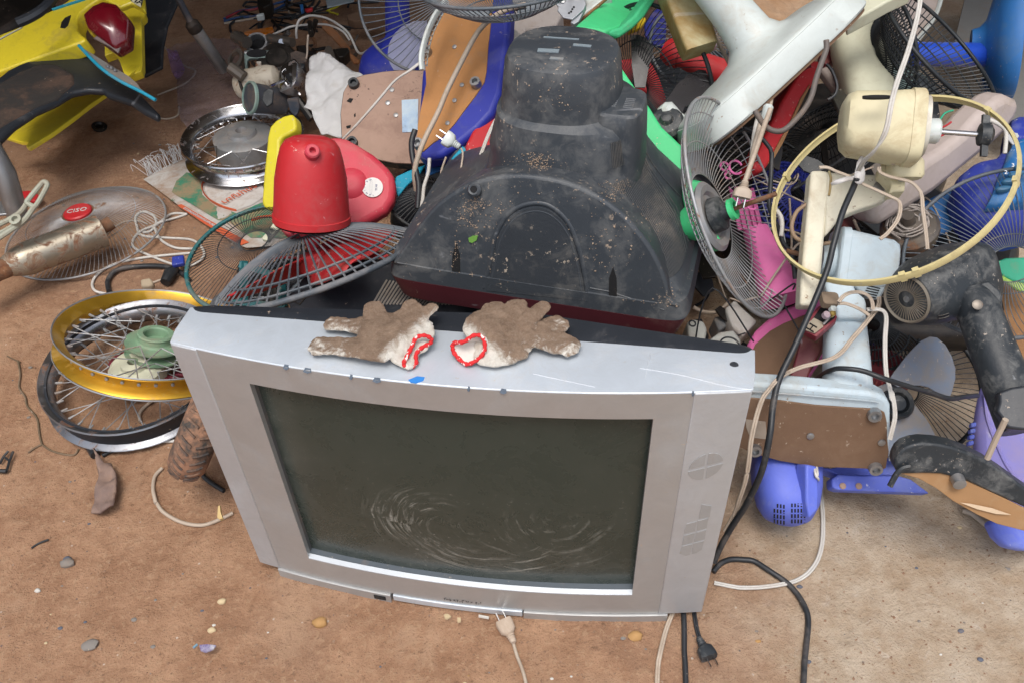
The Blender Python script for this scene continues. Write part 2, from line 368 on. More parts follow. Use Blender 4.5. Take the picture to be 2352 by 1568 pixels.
# screen
def screen_mat():
    m = bpy.data.materials.new('screen_glass'); m.use_nodes = True; nt = m.node_tree; L = nt.links; b = nt.nodes['Principled BSDF']
    co = _n(nt, 'ShaderNodeTexCoord').outputs['Object']; sep = _n(nt, 'ShaderNodeSeparateXYZ'); L.new(co, sep.inputs[0])
    fine = tex(nt, co, 160, 6, .8); mid = tex(nt, co, 12, 6, .7, .6); vf = tex(nt, co, 420, 3, .8)
    c = mixc(nt, mapr(nt, mid, .3, .7), (.026, .040, .033), (.034, .047, .039))
    total = None
    def acc(v):
        nonlocal total; total = v if total is None else mth(nt, 'MAXIMUM', total, v)
    # wiped arcs: rings around a few points, broken up by noise
    for cx, cz, ra, rb, f, x0, x1, z0, z1, k in ((-.02, .215, .045, .135, 120, -.17, -.03, .14, .30, .95), (.03, .26, .10, .19, 110, -.12, .16, .08, .19, .8), (.14, .26, .02, .12, 90, .04, .24, .10, .26, .5), (-.015, .225, .055, .125, 190, -.16, -.02, .15, .30, .6), (.04, .245, .075, .165, 120, -.09, .03, .10, .19, .45), (.02, .23, .02, .06, 210, -.05, .05, .17, .26, .3), (.12, .30, .13, .20, 70, .02, .22, .08, .2, .35), (.05, .06, .02, .10, 100, .0, .2, .08, .18, .4)):
        p = _n(nt, 'ShaderNodeVectorMath'); p.operation = 'SUBTRACT'
        xx = tl(cx, 0, cz)-TO
        L.new(co, p.inputs[0]); p.inputs[1].default_value = (cx*TE.x, cx*TE.y, cz)
        ln = _n(nt, 'ShaderNodeVectorMath'); ln.operation = 'LENGTH'; L.new(p.outputs[0], ln.inputs[0]); d = ln.outputs['Value']
        sp2 = _n(nt, 'ShaderNodeSeparateXYZ'); L.new(p.outputs[0], sp2.inputs[0]); an = mth(nt, 'ARCTAN2', sp2.outputs['Z'], sp2.outputs['X'])
        cb_ = _n(nt, 'ShaderNodeCombineXYZ'); L.new(mth(nt, 'MULTIPLY', mth(nt, 'ADD', d, mth(nt, 'MULTIPLY', tex(nt, co, 9, 2, .5), .03)), f*1.3), cb_.inputs[0]); L.new(mth(nt, 'MULTIPLY', an, 1.1), cb_.inputs[1]); cb_.inputs[2].default_value = cx*50
        s = mapr(nt, tex(nt, cb_.outputs[0], 1.0, 5, .7), .54, .66)
        band = mth(nt, 'MULTIPLY', mapr(nt, d, ra-.01, ra+.015), mapr(nt, d, rb+.01, rb-.03))
        lx = mth(nt, 'MULTIPLY', sep.outputs['X'], 1/TE.x)
        win = mth(nt, 'MULTIPLY', mth(nt, 'MULTIPLY', mapr(nt, lx, x0-.02, x0+.03), mapr(nt, lx, x1+.03, x1-.03)), mth(nt, 'MULTIPLY', mapr(nt, sep.outputs['Z'], z0-.02, z0+.03), mapr(nt, sep.outputs['Z'], z1+.02, z1-.03)))
        acc(mth(nt, 'MULTIPLY', mth(nt, 'MULTIPLY', mth(nt, 'MULTIPLY', s, band), mth(nt, 'MULTIPLY', win, mapr(nt, tex(nt, co, 30, 6, .8, .5), .36, .55))), k))
    lowz = mapr(nt, sep.outputs['Z'], .19, .10, .0, 1)
    edge = mapr(nt, mth(nt, 'MULTIPLY', sep.outputs['X'], 1/TE.x), -.215, -.255)
    low = mth(nt, 'MAXIMUM', lowz, edge)
    acc(mth(nt, 'MULTIPLY', mapr(nt, vf, .60, .68), mth(nt, 'ADD', mth(nt, 'MULTIPLY', low, .45), .03)))
    acc(mth(nt, 'MULTIPLY', mapr(nt, fine, .60, .65), mth(nt, 'MULTIPLY', mapr(nt, sep.outputs['Z'], .34, .22, .15, 1), mapr(nt, mid, .5, .6))))
    haze = mth(nt, 'MULTIPLY', mapr(nt, mid, .35, .7), mth(nt, 'ADD', mth(nt, 'MULTIPLY', low, .20), .03))
    c = mixc(nt, haze, c, (.17, .18, .165)); c = mixc(nt, mth(nt, 'MULTIPLY', total, .75), c, (.44, .43, .38))
    L.new(c, b.inputs['Base Color']); L.new(mth(nt, 'ADD', mth(nt, 'ADD', mth(nt, 'MULTIPLY', mid, .16), .20), mth(nt, 'MULTIPLY', total, .5)), b.inputs['Roughness'])
    b.inputs['IOR'].default_value = 1.5; return m
g = G(); SX0, SX1 = X0-.004, X1+.004
g.grid(lambda u, v: tl(SX0+(SX1-SX0)*u, bul(SX0+(SX1-SX0)*u)+.0175-.010*(1-(2*u-1)**2*.9)*(1-(2*v-1)**2), Z0-.012+(Z1-Z0+.02)*v), 30, 20)
part('screen', g, screen_mat(), tv, sm=60)
g = G(); rr = []      # dark tube edge behind the lip
for i in range(21):
    x = SX0+(SX1-SX0)*i/20; b_ = bul(x); rr.append([tl(x, b_+.0078, Z0-.003), tl(x, b_+.0078, Z0+.0040), tl(x, b_+.020, Z0+.0045), tl(x, b_+.020, Z0-.003)])
g.rings(rr); part('screen_gasket', g, mat('gasket', (.10, .12, .14), .35, 0, dust=.4, speck=.4), tv)
# silver top shell
g = G(); rr = []
for i in range(25):
    u = i/24; x = -.373+.746*u; xb = x*1.020; yb = .0785
    rr.append([tl(x, bul(x)+.0005, H1+.0012), tl(x*1.01, .025, H1+.0012), tl(xb, yb, H1-.006), tl(xb, yb, H1-.03), tl(x, .052, H1-.04), tl(x, bul(x)+.0005, H1-.002)])
g.rings(rr); top = part('top_shell', g, SILVER_SKY, tv, bevel=.0015)
g = G()
for (px, py, r) in ((1686, 838, .0055),): p = W(px, py, H1-.002); g.lathe(frame(p, (0, 0, 1)), [(r, -.001), (r, .001), (r*.6, .0016)], 14)
part('screw_plug', g, BLK, top)
g = G(); gp_ = [W(x, y, H1+.0012) for x, y in ((938, 872), (958, 864), (976, 866), (972, 874), (955, 880), (943, 878))]; g.prism(gp_, (0, 0, .0008)); part('paint_mark', g, mat('blue_paint', (.03, .22, .62), .5, 0, dust=.1, speck=0), top)
g = G()
for pts in (((1225,858), (1290,872), (1366,888)), ((1482,868), (1488,840), (1494,812)), ((1470,845), (1560,860), (1660,884), (1716,893)), ((700,800), (735,790), (780,790)), ((820,760), (850,745), (880,742))):
    g.tube(cr([W(x, y, H1+.0010) for x, y in pts], 5), .0006, 4, sx=.5)
part('scratch', g, mat('scratch_white', (.72,.74,.76), .5, dust=0, speck=0), top)
random.seed(8)
for i in range(7):
    x = random.uniform(-.36, .36) if i > 4 else (-.12, -.09, .03, .07, .30)[i]; w_ = random.uniform(.002, .011); g = G()
    g.prism([tl(x, bul(x)-.0022, H1-.001), tl(x+w_*.5, bul(x)-.0022, H1-.0035), tl(x+w_, bul(x)-.0022, H1-.001), tl(x+w_*.9, bul(x)+.001, H1+.0020), tl(x+w_*.2, bul(x)+.0015, H1+.0020)], TB*.001); part('paint_chip', g, mat('chip_grey', (.10,.13,.17), .6, dust=0, speck=0), top, sm=0)
g = G()   # sides and underside
for s in (-1, 1):
    g.prism([tl(s*.3705, .051, H0), tl(s*.3705, .051, H1-.03), tl(s*.382, .07, H1-.03), tl(s*.382, .07, H0)], TE*(-s*.004))
g.prism([tl(-.37, .051, H0), tl(.37, .051, H0), tl(.38, .07, H0), tl(-.38, .07, H0)], TZ*.004)
part('side_shell', g, SILVER_L, tv)
# lower flaps: left flap with socket, centre door with the worn lettering, right flap
def flap(xa, xb, z0, z1, y, n, mm, nm):
    g = G(); box_strip(g, xa, xb, z0, z1, y, .03, n); return part(nm, g, mm, tv, bevel=.0012)
fl = flap(-.337, -.134, -.004, .0185, -.0042, 8, SILVER, 'flap')
g = G(); box_strip(g, -.163, -.143, .003, .013, -.0056, -.003, 2); part('socket', g, DARK, fl)
flap(-.130, .086, .004, .0185, -.0030, 8, SILVER_SKY, 'door')
flap(.088, .318, -.010, .0185, -.0042, 8, SILVER, 'flap')
# worn brand lettering on the bezel
g = G(); lx, lz = tv_px(1063, 1376, -.034); Mx = Matrix.Translation(tl(lx, bul(lx)-.0006, lz)) @ frame((0, 0, 0), -TB, TE)
def seg(a, b, wd=.0011): 
    a = tv_px(*a, -.034); b = tv_px(*b, -.034); pa = tl(a[0], bul(a[0])-.0008, a[1]); pb = tl(b[0], bul(b[0])-.0008, b[1]); g.tube([pa, pb], wd/2, 4)
K = lambda x, y: (992.25+x*.07031, 1350.6+y*.07031)
for a, b in (((400, 285), (455, 262)), ((400, 300), (430, 310)), ((455, 300), (560, 318)), ((590, 290), (603, 365)), ((603, 320), (640, 345)), ((700, 330), (770, 325)), ((745, 330), (775, 365)), ((820, 310), (838, 380)), ((838, 345), (870, 355)), ((900, 385), (940, 375)), ((985, 350), (1005, 410)), ((980, 345), (1060, 338)), ((1100, 350), (1150, 375)), ((1150, 370), (1160, 405)), ((1190, 365), (1215, 400)), ((1270, 405), (1330, 395)), ((1440, 405), (1455, 460)), ((1430, 400), (1480, 408)), ((1520, 455), (1545, 445)), ((1590, 400), (1605, 430))):
    seg(K(*a), K(*b))
part('lettering', g, mat('ink_black', (.02, .018, .016), .6, 0, dust=.1, speck=0), tv)
# back cover
g = G(); rr = []
for (y, hw, z0, z1, ex) in ((.068, .381, .022, .5275, 60), (.0785, .382, .022, .528, 60), (.084, .381, .022, .524, 60), (.087, .375, .03, .505, 24), (.15, .36, .03, .468, 10), (.175, .34, .03, .37, 8), (.27, .30, .03, .27, 5), (.40, .20, .04, .20, 3.5), (.50, .15, .06, .18, 3), (.52, .12, .08, .16, 3)):
    ring = []
    for k in range(64):
        a = 2*math.pi*k/64; c, d = math.cos(a), math.sin(a)
        xx = hw*math.copysign(abs(c)**(2/ex), c); zz_ = (z0+z1)/2+(z1-z0)/2*math.copysign(abs(d)**(2/ex), d)
        yy = y + (.0 if (y > .14 or y < .08) else .043*max(0, 1-abs(xx-.01)/.375)**.8)
        ring.append(tl(xx, yy, zz_))
    rr.append(ring)
g.rings(rr); bc = part('back_cover', g, BLK, tv, sm=40)
# ---------------------------------------------------------------- work gloves
def cs_(c, i):
    d = c[min(i+1, len(c)-1)]-c[max(i-1, 0)]; d.z = 0; return Vector((-d.y, d.x, 0)).normalized()
def blob_glove(name, label, palm, fingers, cuff_ring, cuff_open, inner):
    g = G(); allp = []
    root = thing(name, label, 'glove', W(*palm[0], .53), 'pair of work gloves on the silver television')
    zt = .532
    KN = glove_mat()
    rem = bmesh.new()
    # palm and fingers as overlapping capsules fused by a remesh modifier into one cloth surface
    for pts in fingers:
        pp = [W(x, y, zt+h) for x, y, h, r in pts]; c = cr(pp, 5); rs = []
        for i in range(len(c)):
            u = i/(len(c)-1)*(len(pts)-1); k = min(int(u), len(pts)-2); t = u-k; rs.append(pts[k][3]*(1-t)+pts[k+1][3]*t)
        n = 12; 
        c = [c[0]-(c[1]-c[0]).normalized()*rs[0]*.55]+c+[c[-1]+(c[-1]-c[-2]).normalized()*rs[-1]*.55]; rs = [rs[0]*.5]+rs+[rs[-1]*.5]
        g.tube(c, rs, n, sx=1, up=(0,0,1)) if False else g.rings([[c[i]+cs_(c, i)*(rs[i]*math.cos(a))+Vector((0,0,1))*(rs[i]*.29*math.sin(a)) for a in [2*math.pi*k/n for k in range(n)]] for i in range(len(c))])
    o = part('knit_shell', g, KN, root, sm=180)
    m = o.modifiers.new('remesh', 'REMESH'); m.mode = 'VOXEL'; m.voxel_size = .0016; m.use_smooth_shade = True
    m = o.modifiers.new('smooth', 'SMOOTH'); m.iterations = 5; m.factor = .6
    t = bpy.data.textures.new('fuzz', 'CLOUDS'); t.noise_scale = .006; t.noise_depth = 3
    m = o.modifiers.new('disp', 'DISPLACE'); m.texture = t; m.strength = .002; m.mid_level = .5; m.texture_coords = 'LOCAL'
    t = bpy.data.textures.new('fold', 'CLOUDS'); t.noise_scale = .014
    m = o.modifiers.new('disp2', 'DISPLACE'); m.texture = t; m.strength = .0055; m.mid_level = .5
    g = G(); c = cr([W(x, y, zt+h) for x, y, h in cuff_ring], 6, True); g.tube(c, [.0027+.0005*math.sin(i*1.7) for i in range(len(c))], 8, closed=True)
    part('cuff_hem', g, red_cuff_mat(), root, sm=60)
    if inner:
        g = G(); c = cr([W(x, y, zt+h) for x, y, h in cuff_ring], 4, True); ce = sum(c, Vector())/len(c)
        rr = [[ce+(p-ce)*.95 for p in c], [ce+(p-ce)*.75+Vector(inner)*.5 for p in c], [ce+(p-ce)*.3+Vector(inner) for p in c]]
        g.rings(rr, cap0=False); part('cuff_lining', g, mat('white_knit', (.66, .64, .59), .95, 0, dust=.2, speck=0, bump=1), root)
    return root
_gm = {}
def glove_mat():
    if 'g' in _gm: return _gm['g']
    m = bpy.data.materials.new('dirty_knit'); m.use_nodes = True; nt = m.node_tree; L = nt.links; b = nt.nodes['Principled BSDF']
    ob = _n(nt, 'ShaderNodeTexCoord').outputs['Object']; ge = _n(nt, 'ShaderNodeNewGeometry')
    sx = _n(nt, 'ShaderNodeSeparateXYZ'); L.new(ge.outputs['Position'], sx.inputs[0])
    mid = tex(nt, ob, 45, 6, .8, .5); fine = tex(nt, ob, 420, 4, .8)
    br = mixc(nt, mapr(nt, mid, .3, .7), (.15, .098, .066), (.29, .205, .145)); br = mixc(nt, mapr(nt, fine, .45, .7, 0, .5), br, (.33, .26, .20))
    wh = mixc(nt, mapr(nt, mid, .4, .7), (.70, .67, .60), (.50, .44, .36))
    # the backs of the cuffs, near the inner ends of the pair, stayed white; so did the front underside
    cx = Vector(W(1018, 800, .54)); dx = mth(nt, 'ABSOLUTE', mth(nt, 'SUBTRACT', sx.outputs['X'], cx.x)); ob2 = mth(nt, 'MULTIPLY', mth(nt, 'SUBTRACT', mid, .5), .05)
    m1 = mapr(nt, mth(nt, 'ADD', mth(nt, 'ADD', dx, ob2), mth(nt, 'MULTIPLY', mth(nt, 'SUBTRACT', sx.outputs['Y'], cx.y), .8)), .062, .046)
    nz = _n(nt, 'ShaderNodeSeparateXYZ'); L.new(ge.outputs['Normal'], nz.inputs[0])
    m2 = mth(nt, 'MULTIPLY', mapr(nt, mth(nt, 'ADD', sx.outputs['Z'], ob2), .549, .541), mapr(nt, nz.outputs['Y'], .1, -.3))
    c = mixc(nt, mth(nt, 'MAXIMUM', m1, m2), br, wh); L.new(c, b.inputs['Base Color']); b.inputs['Roughness'].default_value = 1; b.inputs['Specular IOR Level'].default_value = .1
    wv = _n(nt, 'ShaderNodeTexWave', Scale=210.0, Distortion=1.5); L.new(ob, wv.inputs['Vector'])
    bp = _n(nt, 'ShaderNodeBump', Strength=.9, Distance=.0015); L.new(mth(nt, 'ADD', mth(nt, 'MULTIPLY', wv.outputs[1], .4), fine), bp.inputs['Height']); L.new(bp.outputs[0], b.inputs['Normal'])
    _gm['g'] = m; return m
def red_cuff_mat():
    if 'r' in _gm: return _gm['r']
    m = bpy.data.materials.new('red_hem'); m.use_nodes = True; nt = m.node_tree; L = nt.links; b = nt.nodes['Principled BSDF']
    ob = _n(nt, 'ShaderNodeTexCoord').outputs['Object']; f = tex(nt, ob, 190, 2, .5)
    L.new(mixc(nt, mapr(nt, f, .62, .66), (.62, .022, .025), (.85, .75, .7)), b.inputs['Base Color']); b.inputs['Roughness'].default_value = .9
    bp = _n(nt, 'ShaderNodeBump', Strength=1, Distance=.002); L.new(tex(nt, ob, 300, 2, .5), bp.inputs['Height']); L.new(bp.outputs[0], b.inputs['Normal']); _gm['r'] = m; return m
V3 = lambda ox, oy: (lambda x, y, h, r: (ox+x*.28517, oy+y*.28517, h, r))
v = V3(689, 670.7)
blob_glove('work_glove', 'brown-dirty white knit glove with pinched red cuff, left of the pair', [(850, 760)],
  [[v(620, 260, .018, .030), v(700, 330, .018, .036), v(800, 380, .018, .034), v(900, 430, .014, .024)],
   [v(560, 270, .016, .022), v(400, 265, .012, .0135), v(230, 255, .008, .012)],
   [v(700, 440, .016, .027), v(520, 440, .016, .022), v(330, 435, .013, .017), v(130, 430, .010, .0165)],
   [v(640, 260, .018, .016), v(600, 160, .024, .016), v(596, 110, .026, .014)],
   [v(760, 250, .018, .018), v(870, 170, .024, .015), v(905, 105, .028, .014)],
   [v(840, 290, .018, .018), v(980, 190, .022, .013), v(1070, 120, .024, .0105)],
   [v(760, 300, .018, .030), v(900, 290, .018, .026), v(1000, 250, .016, .016)],
   [v(800, 460, .012, .02), v(860, 530, .010, .018), v(890, 570, .008, .013)],
   [v(900, 430, .012, .024), v(960, 360, .014, .020), v(1020, 290, .016, .014)]],
  [(689+x*.28517, 670.7+y*.28517, h) for x, y, h in ((900, 440, .022), (935, 370, .028), (1000, 350, .030), (1055, 375, .024), (1050, 410, .018), (985, 445, .016), (935, 500, .014), (935, 570, .008), (880, 605, .006), (835, 580, .010), (860, 520, .018))],
  None, None)
blob_glove('work_glove', 'brown-dirty white knit glove with open red heart-shaped cuff, right of the pair', [(1180, 760)],
  [[v(1450, 290, .018, .020), v(1560, 310, .020, .026), v(1680, 310, .018, .024), v(1780, 330, .014, .018)],
   [v(1500, 200, .020, .02), v(1560, 150, .026, .017), v(1590, 105, .026, .0135)],
   [v(1640, 220, .020, .018), v(1730, 130, .028, .0155), v(1780, 90, .028, .0125)],
   [v(1760, 260, .018, .018), v(1890, 180, .024, .0135), v(1975, 105, .026, .010)],
   [v(1850, 300, .016, .017), v(1980, 275, .014, .016), v(2110, 255, .012, .017)],
   [v(1700, 380, .014, .024), v(1900, 360, .014, .019), v(2050, 400, .012, .020), v(2190, 445, .010, .018)],
   [v(1500, 480, .010, .026), v(1620, 490, .010, .024), v(1780, 440, .010, .020)],
   [v(1370, 300, .018, .017), v(1440, 260, .022, .024), v(1540, 250, .022, .030)],
   [v(1520, 390, .014, .030), v(1640, 400, .014, .03), v(1740, 380, .014, .026)]],
  [(689+x*.28517, 670.7+y*.28517, h) for x, y, h in ((1240, 410, .022), (1320, 400, .030), (1400, 350, .036), (1465, 360, .034), (1490, 430, .026), (1470, 500, .018), (1400, 560, .010), (1330, 575, .006), (1250, 500, .010), (1230, 450, .016))],
  None, (.018, .012, -.004))

# ---------------------------------------------------------------- the black television lying face down
A_, B_ = W(887, 639, .31), W(1577, 747, .31)
E2 = (B_-A_).normalized(); W2 = (B_-A_).length/2; BK2 = Vector((-E2.y, E2.x, 0)); M2 = Matrix((E2, BK2, TZ)).transposed().to_4x4(); M2.translation = (A_+B_)/2
def bl(x, y, z): return M2 @ Vector((x, y, z))
t2 = thing('television', 'black box television lying face down with its dusty cone-shaped back pointing up', 'television', (A_+B_)/2-TZ*.04)
g = G(); g.loft(M2, [(-.045, W2-.02, .20, 12, 0, .206), (-.04, W2-.012, .205, 14, 0, .206), (.0, W2, .212, 16, 0, .210), (.004, W2, .212, 16, 0, .210)], 80)
part('bezel', g, mat('maroon_plastic', (.075, .012, .018), .4, 0, dust=.3, dcol=(.2, .12, .1), speck=.35, scratch=.2), t2, bevel=.002)
g = G(); secs = [(0.0045, W2+.002, .214, 16, 0, .212), (0.035, W2-.004, .210, 12, 0, .212), (0.037, W2-.012, .200, 8, 0, .215), (.09, W2-.062, .160, 4.0, .016, .215), (0.135, .158, .140, 3.2, .024, .222), (0.165, .140, .130, 3.0, .016, .228), (0.1905, .131, .124, 3.0, .012, .230), (0.2021, .133, .122, 3.0, .012, .230), (0.2526, .121, .115, 3.0, .014, .228), (0.2642, .116, .111, 2.8, .010, .226), (0.2689, .106, .105, 2.6, .006, .226),
  (0.2735, .102, .101, 2.5, .002, .226), (0.303, .099, .098, 2.5, .002, .226), (0.3458, .094, .092, 2.5, .002, .226), (0.3559, .090, .088, 2.4, .002, .226), (0.3605, .082, .080, 2.4, .002, .226)]
g.loft(M2, secs, 96); CABG = g; cab = part('cabinet', g, BLKD, t2, sm=30)
# half-round front panel
PD = Plane((888, 650, 0), (1580, 765, 0), (1, 1, 1)) if False else None
class _PL: pass
pd = Plane.__new__(Plane); pd.o = bl(0, .004, .03); sl_ = math.atan2(.06, .26); pd.n = (M2.to_3x3() @ Vector((0, -math.cos(sl_), math.sin(sl_)))).normalized()
out = cr([Vector((x, y, 0)) for x, y in ((910, 590), (924, 570), (945, 538), (1000, 470), (1075, 422), (1160, 402), (1240, 405), (1330, 428), (1420, 482), (1490, 560), (1528, 635), (1540, 688))], 4)
pts = [pd.at(p.x, p.y, .0) for p in out]+[pd.at(x, y) for x, y in ((1566, 722), (1575, 742), (892, 632))][:0]
base_pts = [bl(W2-.012, .004, .03), bl(-W2+.012, .004, .03)]
g = G(); g.prism(pts+base_pts, -pd.n*.17, .93, c=bl(0, .03, .03)); PANG = g; dpn = part('front_panel', g, BLKD, t2, bevel=.008)
# raised arch and grooves on the panel
g = G(); arch = cr([pd.at(x, y, -.0035) for x, y in ((1112, 660), (1128, 600), (1140, 540), (1170, 490), (1215, 468), (1262, 472), (1305, 510), (1330, 570), (1345, 640), (1350, 690))], 5)
g.tube(arch, .0056, 8, sx=1); 
arch = cr([pd.at(x, y, -.001) for x, y in ((1125, 660), (1140, 600), (1152, 550), (1180, 505), (1218, 486), (1258, 490), (1295, 522), (1318, 575), (1332, 640), (1338, 690))], 5); g.tube(arch, .0032, 8)
part('arch_ridge', g, BLKD, dpn, sm=60)
g = G(); ap = cr([Vector((x, y, 0)) for x, y in ((1118, 668), (1132, 600), (1146, 545), (1176, 500), (1218, 480), (1260, 484), (1300, 520), (1322, 575), (1338, 640), (1345, 692))], 4)
g.prism([pd.at(p.x, p.y, .0018) for p in ap], -pd.n*.003); part('arch_panel', g, mat('black_dust_heavy', (.034, .040, .048), .5, 0, dust=.6, dcol=(.15, .145, .135), speck=.7, bump=.6), dpn)
for (x, y0, y1) in ((1047, 560, 637), (1407, 614, 694)):
    g = G(); g.prism([pd.at(x-9, y1, .0012), pd.at(x-8, y0+25, .0012), pd.at(x+1, y0, .0012), pd.at(x+9, y0+25, .0012), pd.at(x+10, y1, .0012)], -pd.n*.02); part('slot', g, DARK, dpn)
for (y0, y1, hh) in ((612, 716, .003), (630, 738, .003)):
    pass
g = G(); part('seam_ridge', g.tube([pd.at(912, 604, -.0003), pd.at(1120, 638, -.0003)], .0014, 6), BLKD, dpn); g = G(); g.tube([pd.at(1355, 662, -.0003), pd.at(1400, 670, -.0003), pd.at(1525, 712, -.0003)], .0014, 6); part('seam_ridge', g, BLKD, dpn)
# screw boss
bo = pd.at(1090, 436, .004); g = G(); g.lathe(frame(bo, pd.n+TZ*.5), [(.012, -.03), (.012, .004), (.009, .007), (.006, .006), (.006, -.004)], 24, cap1=True); g.cur = 0; b1 = part('screw_boss', g, BLKD, dpn)
g = G(); g.lathe(frame(bo, pd.n+TZ*.5), [(.0055, -.003), (.0055, .0065)], 16); part('screw_hole', g, DARK, b1)
# ribbed flank to the right
g = G()
def sec_pt(z, a, off=.0015):
    for q, r in zip(secs, secs[1:]):
        if q[0] <= z <= r[0]:
            t = (z-q[0])/(r[0]-q[0]); s_ = [q[i]*(1-t)+r[i]*t for i in range(6)]; break
    c, d = math.cos(a), math.sin(a); e = s_[3]
    return bl(s_[4]+(s_[1]+off)*math.copysign(abs(c)**(2/e), c), s_[5]+(s_[2]+off)*math.copysign(abs(d)**(2/e), d), z)
for i in range(34):
    a = R_(-62+i*1.9); g.tube([sec_pt(z, a) for z in (.055, .08, .10, .12, .14, .16, .180)], .0009, 4)
for i in range(16):
    a = R_(-50+i*1.9); g.tube([sec_pt(z, a) for z in (.205, .22, .235, .250)], .0008, 4)
part('vent_ribs', g, mat('rib_dust', (.07, .075, .08), .5, 0, dust=.6, dcol=(.22, .19, .16), speck=.4), cab)
g = G(); Mb = M2 @ Matrix.Translation((.108, .20, .0)); g.loft(Mb, [(.16, .046, .06, 4), (.263, .041, .056, 4), (.285, .038, .052, 4), (.289, .034, .048, 4)], 40); sh = part('shoulder_box', g, BLKD, t2)
g = G(); 
for s in (-1, 1):
    for k in range(6): g.box(Mb @ Matrix.Translation((s*.014, -.022+k*.006, .2895)), .016, .002, .0015)
part('top_vents', g, mat('vent_grey', (.16, .17, .18), .5), sh)
g = G()    # label stickers on the neck's flat top
for x, y, sx, sy, rz in ((-.02, -.02, .035, .012, .1), (.03, .01, .03, .008, .0), (-.01, .03, .06, .004, .05), (.0, -.045, .022, .008, 0)):
    g.box(M2 @ Matrix.Translation((.002+x, .226+y, .3610)) @ Matrix.Rotation(rz, 4, 'Z'), sx, sy, .0012)
part('sticker', g, mat('sticker', (.22, .27, .30), .35, 0, dust=.5, speck=.3), cab)
g = G(); lf = [(1078, 556), (1076, 547), (1086, 542), (1098, 541), (1095, 552), (1085, 558)]; g.prism([pd.at(x, y, .001) for x, y in lf], pd.n*.0012); solo('leaf', 'tiny bright green leaf scrap lying on the black television', 'leaf', g, mat('leafgreen', (.16, .36, .06), .6, dust=0, speck=0))
# ---------------------------------------------------------------- kit of shapes for the scrap
def cn(x, y, z): return (cR*x+cU*y-cF*z).normalized()
def lcn(px, py, x, y, z):                     # direction given against the line of sight at a pixel
    f = ray(px, py).normalized(); r = (cR-f*cR.dot(f)).normalized(); u = r.cross(f); return (r*x+u*y-f*z).normalized()
def PC(px, py, dep, nx=0, ny=0, nz=1):
    p = Plane.__new__(Plane); p.o = Q(px, py, dep); p.n = cn(nx, ny, nz); return p
def EL(cx, cy, dep, a, b, phi, xh=None):
    k = min(.999, b/a); s = math.sqrt(1-k*k); N = lcn(cx, cy, math.cos(R_(phi))*s, math.sin(R_(phi))*s, k)
    return frame(Q(cx, cy, dep), N, xh or cR), a*dep/2000
def tr(g, pts, pl, th, off=0.0, taper=1.0, smooth=0):
    pts = [pl.at(p[0], p[1], off) for p in pts]
    if smooth: pts = cr(pts, smooth, True)
    g.prism(pts, -pl.n*th, taper); return g
def slab(root, name, pts, pl, th, m, off=0, bevel=.003, taper=1.0, smooth=0, label=None):
    return part(name, tr(G(), pts, pl, th, off, taper, smooth), m, root, bevel=bevel, label=label)
def lone(name, label, cat, pts, pl, th, m, off=0, bevel=.003, taper=1.0, smooth=0, group=None):
    return solo(name, label, cat, tr(G(), pts, pl, th, off, taper, smooth), m, bevel=bevel, group=group)
def cloth_patch(pts, pl, amp, cuts=3, freq=14, seed=0, zmap=None):
    bm = bmesh.new(); vs = [bm.verts.new(pl.at(*p) if not zmap else zmap(*p)) for p in pts]; f = bm.faces.new(vs)
    bmesh.ops.triangulate(bm, faces=[f])
    for _ in range(cuts): bmesh.ops.subdivide_edges(bm, edges=[e for e in bm.edges if e.calc_length() > .012], cuts=1, use_grid_fill=True)
    bmesh.ops.triangulate(bm, faces=bm.faces)
    n = pl.n if pl else Vector((0, 0, 1))
    for v in bm.verts:
        c = v.co*freq+Vector((seed, 0, 0)); v.co += n*(amp*(noise.noise(c)+.5*noise.noise(c*2.3)+.25*abs(noise.noise(c*5))))
    g = G(); g.add([v.co.copy() for v in bm.verts], []); bm.verts.index_update(); g.f = [tuple(v.index for v in f.verts) for f in bm.faces]; g.mi = [0]*len(g.f); bm.free(); return g
def guard(root, M, R, depth, nw, r0, mrim, mwire, ringf=(.45, .75), wr=.0011, rr=.0035, swirl=0.0, pw=2.6, badge=None, hubring=True, a0=0, a1=360, steps=8, bmat=None):
    """wire fan cage: rim ring, support rings, radial wires; M.z points out of the dome"""
    prof = lambda t: depth*(1-t**pw)
    g = G(); n = 64
    if a1-a0 >= 360:
        g.tube([M @ Vector((R*math.cos(2*math.pi*k/n), R*math.sin(2*math.pi*k/n), 0)) for k in range(n)], rr, 7, closed=True)
    else: g.tube([M @ Vector((R*math.cos(R_(a0+(a1-a0)*k/n)), R*math.sin(R_(a0+(a1-a0)*k/n)), 0)) for k in range(n+1)], rr, 7)
    part('rim', g, mrim, root, sm=60)
    g = G()
    for i in range(nw):
        a = R_(a0+(a1-a0)*(i+.5)/nw); pts = []
        for k in range(steps+1):
            t = r0/R+(1-r0/R)*k/steps; aa = a+swirl*(1-t)
            pts.append(M @ Vector((R*t*math.cos(aa), R*t*math.sin(aa), prof(t))))
        g.tube(pts, wr, 4, cap=False)
    for t in list(ringf)+([r0/R] if hubring else []):
        g.tube([M @ Vector((R*t*math.cos(R_(a0+(a1-a0)*k/48)), R*t*math.sin(R_(a0+(a1-a0)*k/48)), prof(t)-.0015)) for k in range(48 if a1-a0 >= 360 else 49)], wr*1.35, 5, closed=a1-a0 >= 360)
    part('wire_cage', g, mwire, root, sm=60)
    if badge:
        g = G(); g.lathe(M @ Matrix.Translation((0, 0, depth)), [(badge, -.004), (badge, .001), (badge*.9, .004)], 32); return part('badge', g, bmat, root)
